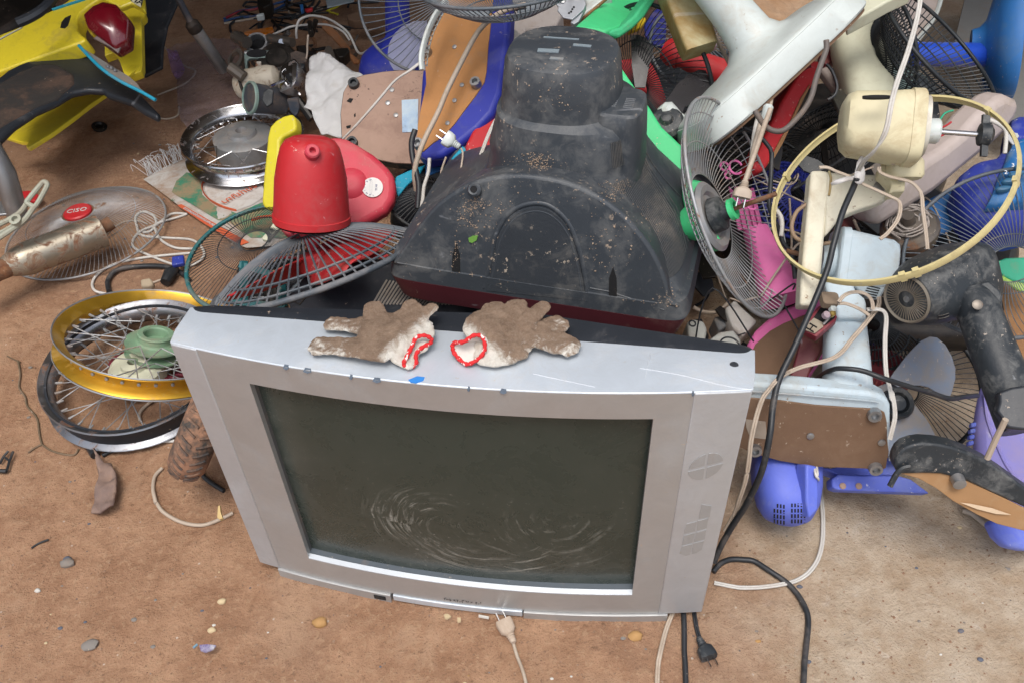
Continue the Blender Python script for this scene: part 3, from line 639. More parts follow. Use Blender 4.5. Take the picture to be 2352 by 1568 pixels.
def blades(root, M, n, R, r0, m, hub=.03, hz=.03, twist=35, wd=.62, a_off=0, mh=None, alpha=None):
    g = G(); g.lathe(M, [(hub*.8, -hz/2), (hub, -hz/2+.004), (hub, hz/2-.006), (hub*.85, hz/2), (.004, hz/2+.002)], 28); part('hub', g, mh or m, root)
    for i in range(n):
        A = R_(a_off)+2*math.pi*i/n
        def fn(u, v):
            r = r0+(R-r0)*u; w_ = wd*R*math.sin(math.pi*(.16+.74*u))**.8; s_ = (v-.5)*w_; tw = R_(twist)*(1-.45*u)
            bow = math.cos((v-.5)*3)*.006
            x, y, z = r*math.cos(s_/max(r, .04)*.9), r*math.sin(s_/max(r, .04)*.9)*math.cos(tw*.4), s_*math.sin(tw)+bow
            c, d = math.cos(A), math.sin(A); return M @ Vector((x*c-y*d, x*d+y*c, z))
        g = G(); g.grid(fn, 12, 8); part('blade', g, m, root, sm=60, solid=.002)
def cord(name, label, pts, r, m, cat='cord', group=None, flat=False, n=7, k=6, z=.008, root=None):
    pp = []
    for p in pts:
        if isinstance(p, Vector): pp.append(p)
        elif len(p) == 3: pp.append(Q(*p))
        else: pp.append(GP(p[0], p[1], r+.0006))
    c = cr(pp, n=k); g = G()
    if flat:
        r *= .50
        for s in (-1, 1):
            off = []
            for i, p in enumerate(c):
                d = (c[min(i+1, len(c)-1)]-c[max(i-1, 0)]).normalized(); sd_ = d.cross(Vector((0, 0, 1)))
                if sd_.length < .2: sd_ = d.cross(Vector((0, 1, 0)))
                off.append(p+sd_.normalized()*r*.85*s)
            g.tube(off, r, n)
    else: g.tube(c, r, n)
    if root is not None: return part(name, g, m, root, sm=60)
    return solo(name, label, cat, g, m, sm=60, group=group)
def screw(root, p, n, r, m, nm='screw'):
    g = G(); g.lathe(frame(p, n), [(r, -.002), (r, .0012), (r*.6, .002)], 14); return part(nm, g, m, root)
def foot(root, p, n, r, h, m):
    g = G(); g.lathe(frame(p, n), [(r, -.002), (r*.92, h), (r*.55, h), (r*.45, h*.3)], 18); return part('foot', g, m, root)
# ---- materials of the scrap
def pl_(nm, c, **k): 
    d = dict(rough=.42, dust=.38, speck=.45, bump=.15, scratch=.3); d.update(k); d['dust'] = min(.8, d['dust']+.09); d['rough'] = min(.7, d['rough']+.06); return mat(nm, c, **d)
RED = pl_('red_plastic', (.50, .018, .024), dust=.36, dcol=(.42,.09,.09), speck=.6, scol=(.62,.42,.36), coat=.1); PINKRED = pl_('pinkish_red_plastic', (.58, .045, .075), dust=.38, dcol=(.5, .2, .18))
YEL = pl_('yellow_plastic', (.66, .58, .03), dust=.22, dcol=(.4, .33, .08)); BLUE = pl_('royal_blue_plastic', (.022, .034, .34), dust=.3, dcol=(.14, .14, .28))
GREEN = pl_('bright_green_plastic', (.07, .62, .24), dust=.2, dcol=(.18, .4, .2), rough=.35); GREEND = pl_('dull_green_plastic', (.05, .30, .13), dust=.35)
CYAN = pl_('cyan_plastic', (.01, .32, .48), dust=.25); TEAL = pl_('teal_paint', (.012, .12, .13), dust=.35)
WHITE = pl_('white_plastic', (.57, .62, .60), dust=.24, dcol=(.46, .40, .31), speck=.5, scol=(.24,.15,.08), rough=.3, coat=.15); CREAM = pl_('cream_plastic', (.64, .58, .38), dust=.34, dcol=(.40, .29, .16), speck=.6, scol=(.20,.11,.05))
CREAMW = pl_('ivory_plastic', (.70, .66, .52), dust=.32, dcol=(.46, .34, .20), speck=.6, scol=(.22,.12,.06)); YELRING = pl_('yellowed_ring', (.64, .55, .27), dust=.25)
OLDCR = pl_('yellowed_beige_plastic', (.44, .40, .22), col2=(.30, .17, .04), sc=1.0, dust=.5, dcol=(.30, .19, .06), speck=.2); PALEG = pl_('pale_green_beige', (.58, .58, .44), dust=.3, dcol=(.45, .4, .28))
ICE = pl_('ice_blue_plastic', (.49, .59, .65), dust=.32, dcol=(.42, .40, .35), speck=.45, scol=(.22,.16,.11)); ICEG = pl_('grey_blue_plastic', (.36, .43, .47), dust=.3)
PINK = pl_('pink_plastic', (.72, .16, .40), dust=.2, dcol=(.5, .25, .3)); PALEP = pl_('pale_pinkgrey_plastic', (.46, .39, .36), dust=.45, dcol=(.36, .29, .23), speck=.35)
VIO = pl_('violet_plastic', (.11, .155, .62), dust=.40, dcol=(.28, .32, .56), speck=.4, scol=(.6,.6,.7)); VIOG = pl_('greyed_violet_plastic', (.22, .20, .50), dust=.3, dcol=(.34, .28, .40))
NAVY = pl_('navy_plastic', (.012, .02, .20), dust=.25); BLUEP = pl_('panel_blue_plastic', (.012, .13, .36), dust=.45, dcol=(.22, .30, .38), speck=.5, scol=(.6, .66, .72))
BLUED = pl_('deep_blue_dusty', (.02, .04, .32), dust=.35, dcol=(.2, .24, .38), speck=.6, scol=(.6, .6, .62)); MAR = pl_('maroon_old', (.13, .012, .02), dust=.5, dcol=(.24, .11, .08))
LILAC = pl_('lilac_plastic', (.42, .34, .40), dust=.4); SKYB = pl_('sky_blue_stand', (.025, .15, .42), dust=.25, dcol=(.12, .2, .3))
BOARD = mat('hardboard', (.30, .155, .068), .85, 0, dust=.35, dcol=(.38, .24, .13), speck=.3, bump=.6); BOARDG = mat('particle_board', (.40, .27, .21), .9, 0, dust=.45, dcol=(.24, .15, .12), speck=.9, scol=(.05, .04, .035), bump=.7)
BOARDD = mat('dark_board', (.17, .10, .06), .85, 0, dust=.5, dcol=(.22, .14, .09), speck=.35, bump=.6)
CHROME = mat('chrome', (.62, .63, .65), .14, 1, dust=.28, dcol=(.30, .24, .2), rust=.12, speck=.2, bump=.05); STEEL = mat('dull_steel', (.36, .37, .38), .38, .9, dust=.4, speck=.2)
ZINC = mat('zinc_wire', (.36, .37, .38), .45, .5, dust=.5, rust=.15, speck=.1); BWIRE = mat('black_wire', (.018, .022, .026), .4, .2, dust=.3, dcol=(.16, .15, .14), speck=.2)
GWIRE = mat('grey_dusty_wire', (.10, .12, .14), .45, .3, dust=.6, dcol=(.26, .25, .25), speck=.1); RUSTY = mat('rusty_steel', (.22, .13, .08), .7, .3, dust=.4, rust=.8, speck=.3)
EXH = mat('exhaust_steel', (.38, .34, .27), .38, .8, dust=.5, dcol=(.30, .24, .17), rust=.55, speck=.5, scol=(.10, .06, .035)); ALU = mat('cast_aluminium', (.38, .39, .40), .42, .7, dust=.5, rust=0, speck=.3)
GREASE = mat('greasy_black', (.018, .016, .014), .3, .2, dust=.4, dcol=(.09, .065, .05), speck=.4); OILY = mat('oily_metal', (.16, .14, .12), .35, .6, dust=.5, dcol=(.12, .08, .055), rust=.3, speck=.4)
GOLD = mat('gold_rim', (.70, .41, .045), .26, .8, dust=.52, dcol=(.33, .24, .14), speck=.2, bump=.05); MINT = mat('mint_hub', (.20, .33, .21), .55, 0, dust=.7, dcol=(.3, .26, .18), speck=.4)
WCORD = mat('white_cord', (.58, .56, .52), .5, 0, dust=.35, speck=.1, bump=0); TCORD = mat('tan_cord', (.46, .38, .30), .5, 0, dust=.4, speck=.1, bump=0); BCORD = mat('black_cord', (.02, .023, .027), .35, 0, dust=.35, dcol=(.2, .17, .15), speck=.1, bump=0)
CLEAR = mat('clear_blade', (.45, .47, .62), .15, 0, dust=.4, dcol=(.4, .38, .4), speck=.2, alpha=.55); SMOKE = mat('smoky_blade', (.035, .033, .036), .2, 0, dust=.4, dcol=(.12, .10, .10), speck=.3, alpha=.93)
GBLADE = mat('dusty_blue_blade', (.17, .21, .28), .5, 0, dust=.75, dcol=(.27, .235, .20), speck=.5, scratch=.3, alpha=1); BLADER = pl_('red_blade', (.42, .015, .02), dust=.4)
SACK = mat('white_sack', (.60, .60, .60), .8, 0, dust=.3, dcol=(.42, .38, .33), speck=.1, bump=.8)
YELF = mat('yellow_fairing', (.92, .74, .04), .3, 0, dust=.35, dcol=(.42, .30, .10), speck=.35, scol=(.2, .1, .08), bump=.1, scratch=.1, coat=.3)
LENS = mat('red_lens', (.16, .004, .012), .12, 0, dust=.2, speck=.1, bump=0, coat=1); ORL = mat('orange_lens', (.45, .13, .008), .15, 0, dust=.3, speck=.1, bump=0, coat=1)
CARD = mat('grey_card', (.40, .36, .34), .9, 0, dust=.4, speck=.3); RUBBER = mat('muddy_rubber', (.05, .045, .04), .8, 0, dust=1.0, dcol=(.36, .19, .115), speck=.2, bump=.8, sc=1.6)
BLKW = mat('black_plastic_worn', (.02, .025, .03), .4, 0, dust=.45, dcol=(.24, .24, .23), speck=.6, bump=.5, sc=1.6, scol=(.42, .36, .30), scratch=.2)
NAVYW = NAVY
V1, V2, V3_, V4 = zz(0, 0), zz(551.25, 0), zz(1102.5, 0), zz(1709, 0); V5, V6, V7, V8 = zz(0, 367.5), zz(551.25, 367.5), zz(1102.5, 367.5), zz(1709, 367.5)
VL1, VL4 = zz(0, 735), zz(1709, 735); VD = zz(514.5, 0, .17576); VE = zz(1433.3, 0, .19531); VB = zz(1727.3, 643.1, .17575); VF = zz(2021.25, 229.7, .20505); VR6 = zz(1708.9, 1102.5, .29706); VR2 = zz(551.25, 1102.5, .29706); VR3 = zz(1102.5, 1102.5, .29706); VR5 = zz(0, 1102.5, .29706); VS = zz(330.75, 349.1, .15820)
# ================================================================= LEFT SIDE
g = G(); rr = []
for i in range(361):
    x = -5+i*.028; z = 1.98+.012*math.cos(i*math.pi/2.0); rr.append([Vector((x, 1.62, z)), Vector((x, 6, z+.35)), Vector((x, 6, z+.353)), Vector((x, 1.62, z+.003))])
g.rings(rr); o = _mk('shade_canopy', g, mat('shade_canopy_iron', (.12,.11,.10), .6, .3, dust=.4, rust=.4), Vector()); o['kind'] = 'structure'  # unseen roof added overhead to keep the back of the pile dark
g = G(); g.box(Matrix.Translation((-2.15, 3.3, 1.1)), .1, 4.6, 2.2); g.box(Matrix.Translation((0, 5.9, 1.2)), 6, .1, 2.4); o = _mk('shade_wall', g, mat('shade_wall_block', (.11,.095,.08), .9, 0, dust=.5), Vector()); o['kind'] = 'structure'  # unseen walls added to cut the light at the left and back
# ---- yellow motorcycle tail
pl = PC(190, 90, 2.32, -.15, .45, .88)
mb = thing('motorcycle', 'yellow motorcycle tail end with torn black mudguard and dark red tail lamp', 'motorcycle', W(100, 320, 0))
slab(mb, 'side_fairing', V1(-150,330, 0,290, 170,222, 300,150, 450,78, 560,10, 600,-60, 930,-60, 830,-5, 740,50, 670,110, 642,170, 645,250, 680,290, 725,325, 700,352, 500,420, 160,540, 0,600, -150,640), pl, .05, YELF, bevel=.008)
slab(mb, 'air_slot', V1(505,235, 515,190, 545,150, 595,128, 585,170, 570,215, 545,240), pl, .003, DARK, off=.001, bevel=0)
slab(mb, 'tail_fairing', V1(850,-40, 900,10, 960,15, 1080,35, 1130,60, 1218,100, 1215,130, 1185,160, 1190,300, 1195,550, 1185,600, 1070,645, 1035,608, 1000,500, 960,440, 880,470, 860,-60, 1205,-60, 1215,60)[:17], PC(290, 90, 2.40, .1, .35, .9), .03, YELF, bevel=.006)
slab(mb, 'tail_cap', V1(860,-60, 880,0, 1010,70, 1100,30, 1180,70, 1218,100, 1205,-60), PC(290, 10, 2.33, .1, .3, .95), .02, YELF, bevel=.005)
slab(mb, 'fairing_lip', V1(1035,608, 1125,515, 1180,550, 1070,645), PC(300, 160, 2.36, .1, .6, .8), .01, YELF, bevel=.002)
lp = PC(255, 70, 2.28, .1, .2, .97)
g = G()
def puff(g, pts, pl, h, back=.02, lay=4):
    base = [pl.at(*p) for p in pts]; c = sum(base, Vector())/len(base); rr = [[p-pl.n*back for p in base], base]
    for i in range(1, lay+1):
        t = i/lay*math.pi/2; k = math.cos(t)*.72+.28 if i < lay else .30; rr.append([c+(p-c)*(k)+pl.n*h*math.sin(t) for p in base])
    g.rings(rr); return g
lo_ = [lp.at(*p) for p in V1(705,150, 790,75, 880,35, 1000,60, 1112,190, 1098,385, 990,450, 745,275)]; lc_ = sum(lo_, Vector())/8; lq = lp.at(*V1(930,230)[0])
g.rings([[p-lp.n*.03 for p in lo_], lo_, [lq+(p-lq)*.93+lp.n*.02 for p in lo_], [lq+(p-lq)*.45+lp.n*.036 for p in lo_]])
lam = part('tail_lamp', g, LENS, mb, bevel=.007, sm=25)
slab(lam, 'clear_lens', V1(832,288, 900,310, 1020,385, 990,448, 930,400, 780,322), lp, .006, mat('smoky_lens', (.16,.12,.12), .2, 0, dust=.4, bump=0), off=.012, bevel=.002)
slab(mb, 'lower_cowl', V1(-60,1120, 110,1085, 220,1000, 480,840, 600,770, 750,745, 912,762, 900,780, 760,875, 600,1000, 420,1130, 240,1240, 215,1230, 235,1195, 170,1190, 50,1152), PC(120, 265, 2.40, -.2, .75, .6), .012, YELF, bevel=.003)
mp = PC(180, 190, 2.27, .1, .7, .7)
slab(mb, 'mudguard', V1(-80,680, 0,640, 60,590, 150,545, 400,445, 650,388, 760,480, 900,600, 1100,700, 1220,830, 1350,960, 1320,985, 1210,930, 1090,850, 900,790, 860,755, 740,748, 600,775, 480,850, 300,930, 120,1050, 0,1170, -80,1200), mp, .02, BLK, bevel=.01)
slab(mb, 'tyre', V1(-80,720, 0,690, 170,590, 360,525, 480,535, 620,620, 625,700, 480,830, 300,900, 100,1010, -80,1120), mp, .02, mat('brown_muddy_rubber', (.03,.026,.024), .85, 0, dust=.6, dcol=(.13,.075,.05), bump=1), off=.004, bevel=.008)
pp = PC(270, 165, 2.20, .3, .75, .55)
pt = slab(mb, 'plate_panel', V1(665,385, 720,420, 790,462, 930,550, 1080,640, 1150,700, 1180,745, 1240,790, 1305,835, 1295,845, 1180,770, 1020,690, 880,600, 780,500), pp, .004, mat('grey_plate', (.25,.25,.24), .4, 0, dust=.6, dcol=(.3,.22,.16)), bevel=.001)
g = G(); g.tube(cr([pp.at(*p, .002) for p in V1(663,385, 770,500, 880,600, 1020,690, 1180,770, 1305,842)], 4), .0042, 7); part('edge_trim', g, CYAN, pt)
g = G()
for x, y in V1(905,565, 935,575, 965,597): g.lathe(frame(pp.at(x, y, .002), pp.n), [(.005,0), (.004,.004), (.001,.006)], 12)
part('bolt_row', g, STEEL, pt)
sp = PC(80, 40, 2.2, -.2, .6, .8)
g = G(); g.tube(cr([sp.at(*p) for p in V1(150,195, 250,150, 340,95, 420,20, 490,-80)], 4), .013, 8); part('seat_edge', g, BLK, mb)
g = G(); g.tube(cr([pl.at(*p, .003) for p in V1(440,85, 560,45, 700,0, 800,-40)], 3), .004, 6, sx=.4); part('stripe', g, CYAN, mb)
g = G(); g.tube(cr([pl.at(*p, .002) for p in V1(-60,365, 60,300, 190,232)], 3), .0022, 5, sx=.4); part('stripe', g, STEEL, mb)
lpn = PC(312, 10, 2.31, .1, .3, .95)
lb = slab(mb, 'maker_label', V1(1090,-60, 1218,-60, 1180,62, 1095,5), lpn, .003, mat('cream_label', (.6,.56,.38), .5, dust=.4), off=.004, bevel=0)
g = txt('HA', frame(lpn.at(*V1(1152,8)[0], .0055), lpn.n, cR*.9-cU*.45), .026); part('lettering', g, DARK, lb)
slab(mb, 'engine_shade_slab', V1(-200,330, 0,285, 150,180, 330,60, 420,-90, -200,-90), PC(30, 30, 2.70, 0, .5, .85), .12, GREASE, bevel=.02)  # black slab standing in for the darkness inside the tail
# black flap behind the motorcycle
lone('mudflap', 'tall black plastic splash panel standing behind the yellow motorcycle tail', 'panel', V1(1205,-60, 1500,-60, 1480,30, 1400,210, 1362,400, 1355,565, 1200,645, 1205,350), PC(365, 80, 2.62, -.2, .35, .9), .012, BLK, bevel=.004)
g = G(); g.lathe(frame(GP(*V1(835,1075)[0], .006), Vector((.3,-.2,1))), [(.020,0), (.022,.006), (.014,.010), (.010,.004)], 24, cap0=False); solo('rubber_grommet', 'small black rubber ring on bare dirt beneath the motorcycle', 'ring', g, GREASE)
# ---- fork tube
ft = thing('fork_leg', 'old grey suspension fork leg leaning down onto the plastic bag', 'fork', W(500, 165, 0))
p0, p1, p2, p3 = Q(395, -30, 2.50), Q(440, 55, 2.58), Q(452, 72, 2.6), Q(514, 162, 2.72)
g = G(); g.tube([p0, p1], .0105, 12); part('upper_tube', g, mat('fork_dark_steel', (.12,.13,.16), .3, .8, dust=.3), ft)
d = (p2-p1).normalized(); g = G(); g.lathe(frame(p1, d), [(.012,-.01), (.021,0), (.022,.022), (.017,.03)], 20); part('seal_collar', g, GREASE, ft)
g = G(); g.lathe(frame(p2, p3-p2), [(.017,-.01), (.0195,0), (.018,.15), (.020,(p3-p2).length-.03), (.012,(p3-p2).length)], 20); part('lower_leg', g, STEEL, ft)
# ---- transparent bag
BAG = mat('clear_film', (.42,.36,.42), .12, 0, dust=.5, dcol=(.3,.22,.2), speck=.4, bump=.4, alpha=.30)
def gmap(h): return lambda x, y: GP(x, y, h)
g = cloth_patch(V1(1400,400, 1700,330, 1980,320, 2050,480, 2080,640, 2300,900, 2160,1040, 1700,1080, 1590,1105, 1520,1020, 1490,900, 1485,670), None, .012, 4, 26, 2, gmap(.014)); solo('plastic_bag', 'crumpled clear plastic bag lying on dirt beside the engine scrap', 'bag', g, BAG, sm=180)
g = cloth_patch(V1(1395,405, 1480,420, 1560,600, 1480,670, 1440,600), None, .01, 3, 26, 5, gmap(.03)); solo('plastic_bag', 'small violet-tinted corner of clear wrapping beneath the fork leg', 'bag', g, mat('violet_film', (.30,.16,.42), .15, 0, dust=.4, alpha=.55), sm=180)
# ---- small things near the left edge
g = G(); g.tube([Q(-30, 330, 2.0), Q(10, 400, 2.02), Q(42, 500, 2.1)], [.026,.026,.024], 16); fs = thing('stand_tube', 'dull steel tube with flat foot at the far left edge', 'tube', W(30, 505, 0)); part('tube', g, STEEL, fs)
slab(fs, 'bracket', V5(-60,350, 60,330, 110,400, 150,425, 150,445, 0,460, -60,460), PC(20, 480, 2.08, 0, .6, .8), .008, STEEL)
lone('plastic_scrap', 'flat bright red plastic scrap behind the pale lever', 'scrap', V5(180,262, 240,255, 290,262, 330,300, 290,345, 240,340, 185,305), PC(68, 450, 2.32, 0, .7, .7), .01, RED)
lv = thing('lever', 'pale green slotted lever resting across the rusty exhaust', 'lever', W(40, 540, 0)); LVM = pl_('lever_grey', (.38,.40,.32), dust=.5)
def q_(pts, dep): return [Q(x, y, dep) for x, y in pts]
g = G(); g.tube(cr(q_(V5(395,200, 370,185, 335,215, 240,330, 225,355, 240,370, 290,390, 330,340, 390,230), 1.93), 5, True), .0055, 8, closed=True); part('handle_loop', g, LVM, lv)
g = G(); g.tube(cr(q_(V5(230,360, 180,430, 130,470, 60,510, -60,565), 1.94), 5), .006, 8); g.tube(cr(q_(V5(290,390, 210,500, 120,570, 0,650, -60,690), 1.93), 5), .006, 8); g.tube(cr(q_(V5(150,500, 90,560, 0,610, -60,640), 1.935), 5), .004, 8); part('arm', g, LVM, lv)
g = G(); g.lathe(frame(Q(*V5(135,508)[0], 1.925), cn(0,.4,1)), [(.013,-.006), (.013,.006), (.007,.007), (.006,-.002)], 20); part('pivot', g, LVM, lv)
# ---- exhaust
ex = thing('exhaust_muffler', 'rusty chrome exhaust muffler lying open-ended on a fan guard', 'exhaust', W(150, 590, 0))
a, b = Q(40, 603, 2.0), Q(232, 531, 2.10); L_ = (b-a).length
g = G(); g.lathe(frame(a, b-a), [(.018,-.035), (.026,-.02), (.034,.0), (.0385,.02), (.0395,L_-.01), (.041,L_), (.0385,L_+.001), (.036,L_-.012), (.034,L_-.05)], 36); part('shell', g, EXH, ex)
c = b+(b-a).normalized()*-.03; g = G(); g.tube([c, b+(b-a).normalized()*.03+Vector((0,0,.012))], .0165, 18, cap=False); g.tube([c, b+(b-a).normalized()*.03+Vector((0,0,.012))], .0145, 18); part('inner_pipe', g, RUSTY, ex)
g = G(); g.tube([a-(b-a).normalized()*.1+Vector((0,-.02,.0)), a], [.02,.024], 14); part('inlet_pipe', g, RUSTY, ex)
g = G(); g.lathe(frame(a+(b-a).normalized()*(L_-.05), b-a), [(.036,0), (.036,.003)], 30); part('baffle', g, RUSTY, ex)
# ---- ground guard with red badge
gd = thing('fan_guard', 'thin silver fan guard with red centre badge lying flat on dirt', 'fan guard', W(200, 523, 0), 'fan guards in the scrap')
Mg = frame(GP(200, 530, .012), Vector((-.05,.0,1)), Vector((1,0,0)))
guard(gd, Mg, .198, .058, 110, .040, ZINC, ZINC, (.68,), .0007, .0028, swirl=.5, badge=.035, bmat=RED)
bd = [o for o in gd.children if o.name.startswith('badge')][0]
g = G(); Mb = Mg @ Matrix.Translation((0, 0, .0625)) @ Matrix.Rotation(R_(8), 4, 'Z')
txt('CISO', Mb, .023, g=g)
part('lettering', g, WHITE, bd)
# ---- printed sack on the ground
sk = thing('printed_sack', 'dirty flattened woven sack printed green and orange, lying under the chrome wheel', 'sack', W(480, 440, 0))
SKW = mat('sack_cloth', (.52,.50,.47), .85, 0, dust=.75, dcol=(.33,.20,.12), speck=.2, bump=1.0); SKG = mat('sack_green', (.035,.22,.13), .8, 0, dust=.85, dcol=(.33,.22,.13), speck=.2, sc=2); SKO = mat('sack_orange', (.62,.12,.045), .8, 0, dust=.35, dcol=(.4,.24,.16), speck=.1)
def gl(root, nm, pts, h, m, lab=None, amp=.003, cuts=4):
    g = cloth_patch(pts, None, amp, cuts, 9, 1, gmap(h)); return part(nm, g, m, root, sm=180)
gl(sk, 'weave', VS(-10,400, 60,360, 300,230, 540,100, 620,95, 700,250, 1100,300, 1900,300, 2300,700, 2300,1350, 1500,1400, 1350,1350, 900,1060, 480,760), .010, SKW)
gl(sk, 'green_print', VS(400,580, 470,420, 620,300, 800,330, 850,620, 1100,800, 1350,900, 1700,740, 1900,700, 2200,850, 2150,1250, 1550,1250, 1200,1000, 1080,1000, 760,790, 480,640), .0125, SKG)
gl(sk, 'orange_band', VS(480,770, 540,755, 1070,1060, 1530,1320, 1400,1360, 900,1060, 520,800), .0130, SKO)
g = G(); g.tube(cr([GP(x, y, .0160) for x, y in VS(980,420, 860,440, 850,560, 960,700, 1150,800, 1340,855)], 5), .0045, 6, sx=.3); g.tube(cr([GP(x, y, .0160) for x, y in VS(1560,990, 1700,950, 1900,930)], 5), .0045, 6, sx=.3); part('orange_outline', g, SKO, sk)
gl(sk, 'white_field', VS(1000,440, 1350,470, 1700,420, 1760,640, 1560,780, 1330,860, 1130,780, 950,680, 880,560, 900,450), .0148, mat('sack_white', (.58,.55,.52), .85, 0, dust=.55, dcol=(.36,.24,.16)), cuts=4)
def gtext(s, a, b, size, m, h, nm):
    pa, pb = GP(*a, h), GP(*b, h); g = txt(s, frame((pa+pb)/2, (0,0,1), pb-pa), size, .0005); part(nm, g, m, sk)
a, b = VS(1640,470, 1130,760); gtext('รถบุญมา', a, b, .030, SKO, .0185, 'lettering')
a, b = VS(1100,1120, 540,790); gtext('สายพานการเกษตรอุตสาหกรรม', a, b, .0115, SACK, .0165, 'lettering')
a, b = VS(445,720, 385,680); gtext('H', a, b, .014, SKG, .0165, 'lettering')
g = G(); random.seed(3)
for i in range(46):
    x0, y0 = VS(40+random.random()*520, 0)[0]; t = random.random(); x0, y0 = VS(30+560*t, 370-270*t)[0]
    p = GP(x0, y0, .012); dx = -.02-.035*random.random(); q1 = p+Vector((dx*random.random(), .02*random.random()+.01, .02+.02*random.random())); q2 = q1+Vector((random.uniform(-.03,.02), random.uniform(-.02,.03), random.uniform(-.03,.0)))
    g.tube(cr([p, q1, q2], 5), .0008, 4)
part('frayed_threads', g, SACK, sk)
# ---- wheels
def wheel(root, M, R, wdt, mr, ms, mh, hubR, hubH, nsp=36, rimh=.018, sp_r=.0012, hub_prof=None, cross=3):
    g = G(); h = wdt/2
    prof = [(R, -h), (R+.002, -h+.003), (R, -h+.005), (R-rimh*.6, -h+.010), (R-rimh, -.008), (R-rimh, .008), (R-rimh*.6, h-.010), (R, h-.005), (R+.002, h-.003), (R, h), (R-.003, h-.003), (R-rimh*.7-.004, h-.012), (R-rimh-.003, .008), (R-rimh-.003, -.008), (R-rimh*.7-.004, -h+.012), (R-.003, -h+.003)]
    g.lathe(M, prof, 72, closed=True, cap0=False, cap1=False); rim = part('rim', g, mr, root, sm=50)
    g = G(); g.lathe(M, hub_prof or [(hubR*.9,-hubH), (hubR,-hubH+.006), (hubR, hubH-.012), (hubR*.86,hubH-.006), (hubR*.5,hubH-.004), (hubR*.46,hubH+.006), (hubR*.2,hubH+.008), (hubR*.14,hubH-.01)], 44); part('hub', g, mh, root, sm=30)
    g = G()
    for i in range(nsp):
        s = 1 if i % 2 else -1; a = 2*math.pi*i/nsp; aa = a+(cross*2*math.pi/nsp)*(1 if (i//2) % 2 else -1)
        g.tube([M @ Vector(((R-rimh)*math.cos(a), (R-rimh)*math.sin(a), 0)), M @ Vector((hubR*.97*math.cos(aa), hubR*.97*math.sin(aa), s*hubH*.7))], sp_r, 5)
        g.lathe(M @ Matrix.Rotation(a, 4, 'Z') @ Matrix.Translation((R-rimh-.003, 0, 0)) @ Matrix.Rotation(R_(-90), 4, 'Y'), [(.0035,-.004), (.003,.003), (.0018,.014)], 7)
        g.lathe(M @ Matrix.Rotation(a, 4, 'Z') @ Matrix.Translation((R-rimh+.001, 0, 0)) @ Matrix.Rotation(R_(90), 4, 'Y'), [(.004,-.002), (.0035,.002), (.0015,.0025)], 7)
    part('spokes', g, ms, root, sm=40); return rim
GRP = 'spoked motorcycle wheels without tyres'
w1 = thing('wheelset', 'chrome spoked wheel with drum hub lying on the printed sack', 'wheel', W(560, 400, 0), GRP)
wheel(w1, frame(GP(562, 330, .062), (.02,-.03,1)), .166, .060, CHROME, CHROME, ALU, .082, .035, 36, .024)
w3 = thing('wheelset', 'chipped black and chrome spoked wheel lying lowest of the wheels by the silver television', 'wheel', W(300, 900, 0), GRP)
wheel(w3, frame(GP(316, 852, .05), (.03,-.06,1)), .184, .056, mat('black_chrome', (.30,.31,.33), .25, .9, dust=.45, dcol=(.16,.11,.09), rust=.35, speck=.3), ZINC, PALEG, .055, .024, 36, .020)
g = G(); Mw = frame(GP(316, 852, .05), (.03,-.06,1)); g.lathe(Mw, [(.1695,-.022), (.1675,-.006), (.1675,.006), (.1695,.022), (.174,.022), (.171,0), (.174,-.022)], 64, closed=True, cap0=False, cap1=False); part('rim_well', g, BLK, w3)
w2 = thing('wheelset', 'gold anodised spoked wheel with mint green hub stacked on another wheel', 'wheel', W(340, 790, 0), GRP)
M2w, Rw = EL(358, 764, 1.80, 222, 106, 88)
M2w = M2w @ Matrix.Translation((0, 0, -.02))
rim = wheel(w2, M2w, .190, .046, GOLD, ZINC, MINT, .062, .025, 36, .018, .0013, [(.040,-.030), (.060,-.0285), (.060,-.025), (.034,-.023), (.034,-.006), (.060,-.005), (.060,-.001), (.038,.0005), (.035,.004), (.034,.014), (.036,.016), (.034,.019), (.025,.019), (.023,.016), (.022,.0), (.003,-.001)])
g = G()
for s in (-1, 1): g.lathe(M2w, [(.1925, s*.0235-.002), (.1935, s*.0235), (.1925, s*.0235+.002), (.190, s*.0235)], 72, closed=True, cap0=False, cap1=False)
part('bead_edge', g, ALU, rim)
g = G()
for i in range(22):
    a = 2*math.pi*i/22
    for j in range(2):
        p = M2w @ Vector(((.05+.03*j)*math.cos(a+j*.14), (.05+.03*j)*math.sin(a+j*.14), -.062)); q = M2w @ Vector(((.08+.006*j)*math.cos(a+.2), (.08+.006*j)*math.sin(a+.2), -.062)); g.tube([p, q], .004, 6)
g.lathe(M2w @ Matrix.Translation((0,0,-.062)), [(.083,-.002), (.090,0), (.083,.003)], 40, closed=True, cap0=False, cap1=False); g.lathe(M2w @ Matrix.Translation((0,0,-.062)), [(.045,-.002), (.053,0), (.045,.003)], 40, closed=True, cap0=False, cap1=False)
part('brake_disc', g, mat('red_rust_disc', (.22,.03,.05), .6, .2, dust=.5, dcol=(.22,.13,.1), rust=.3), w2)
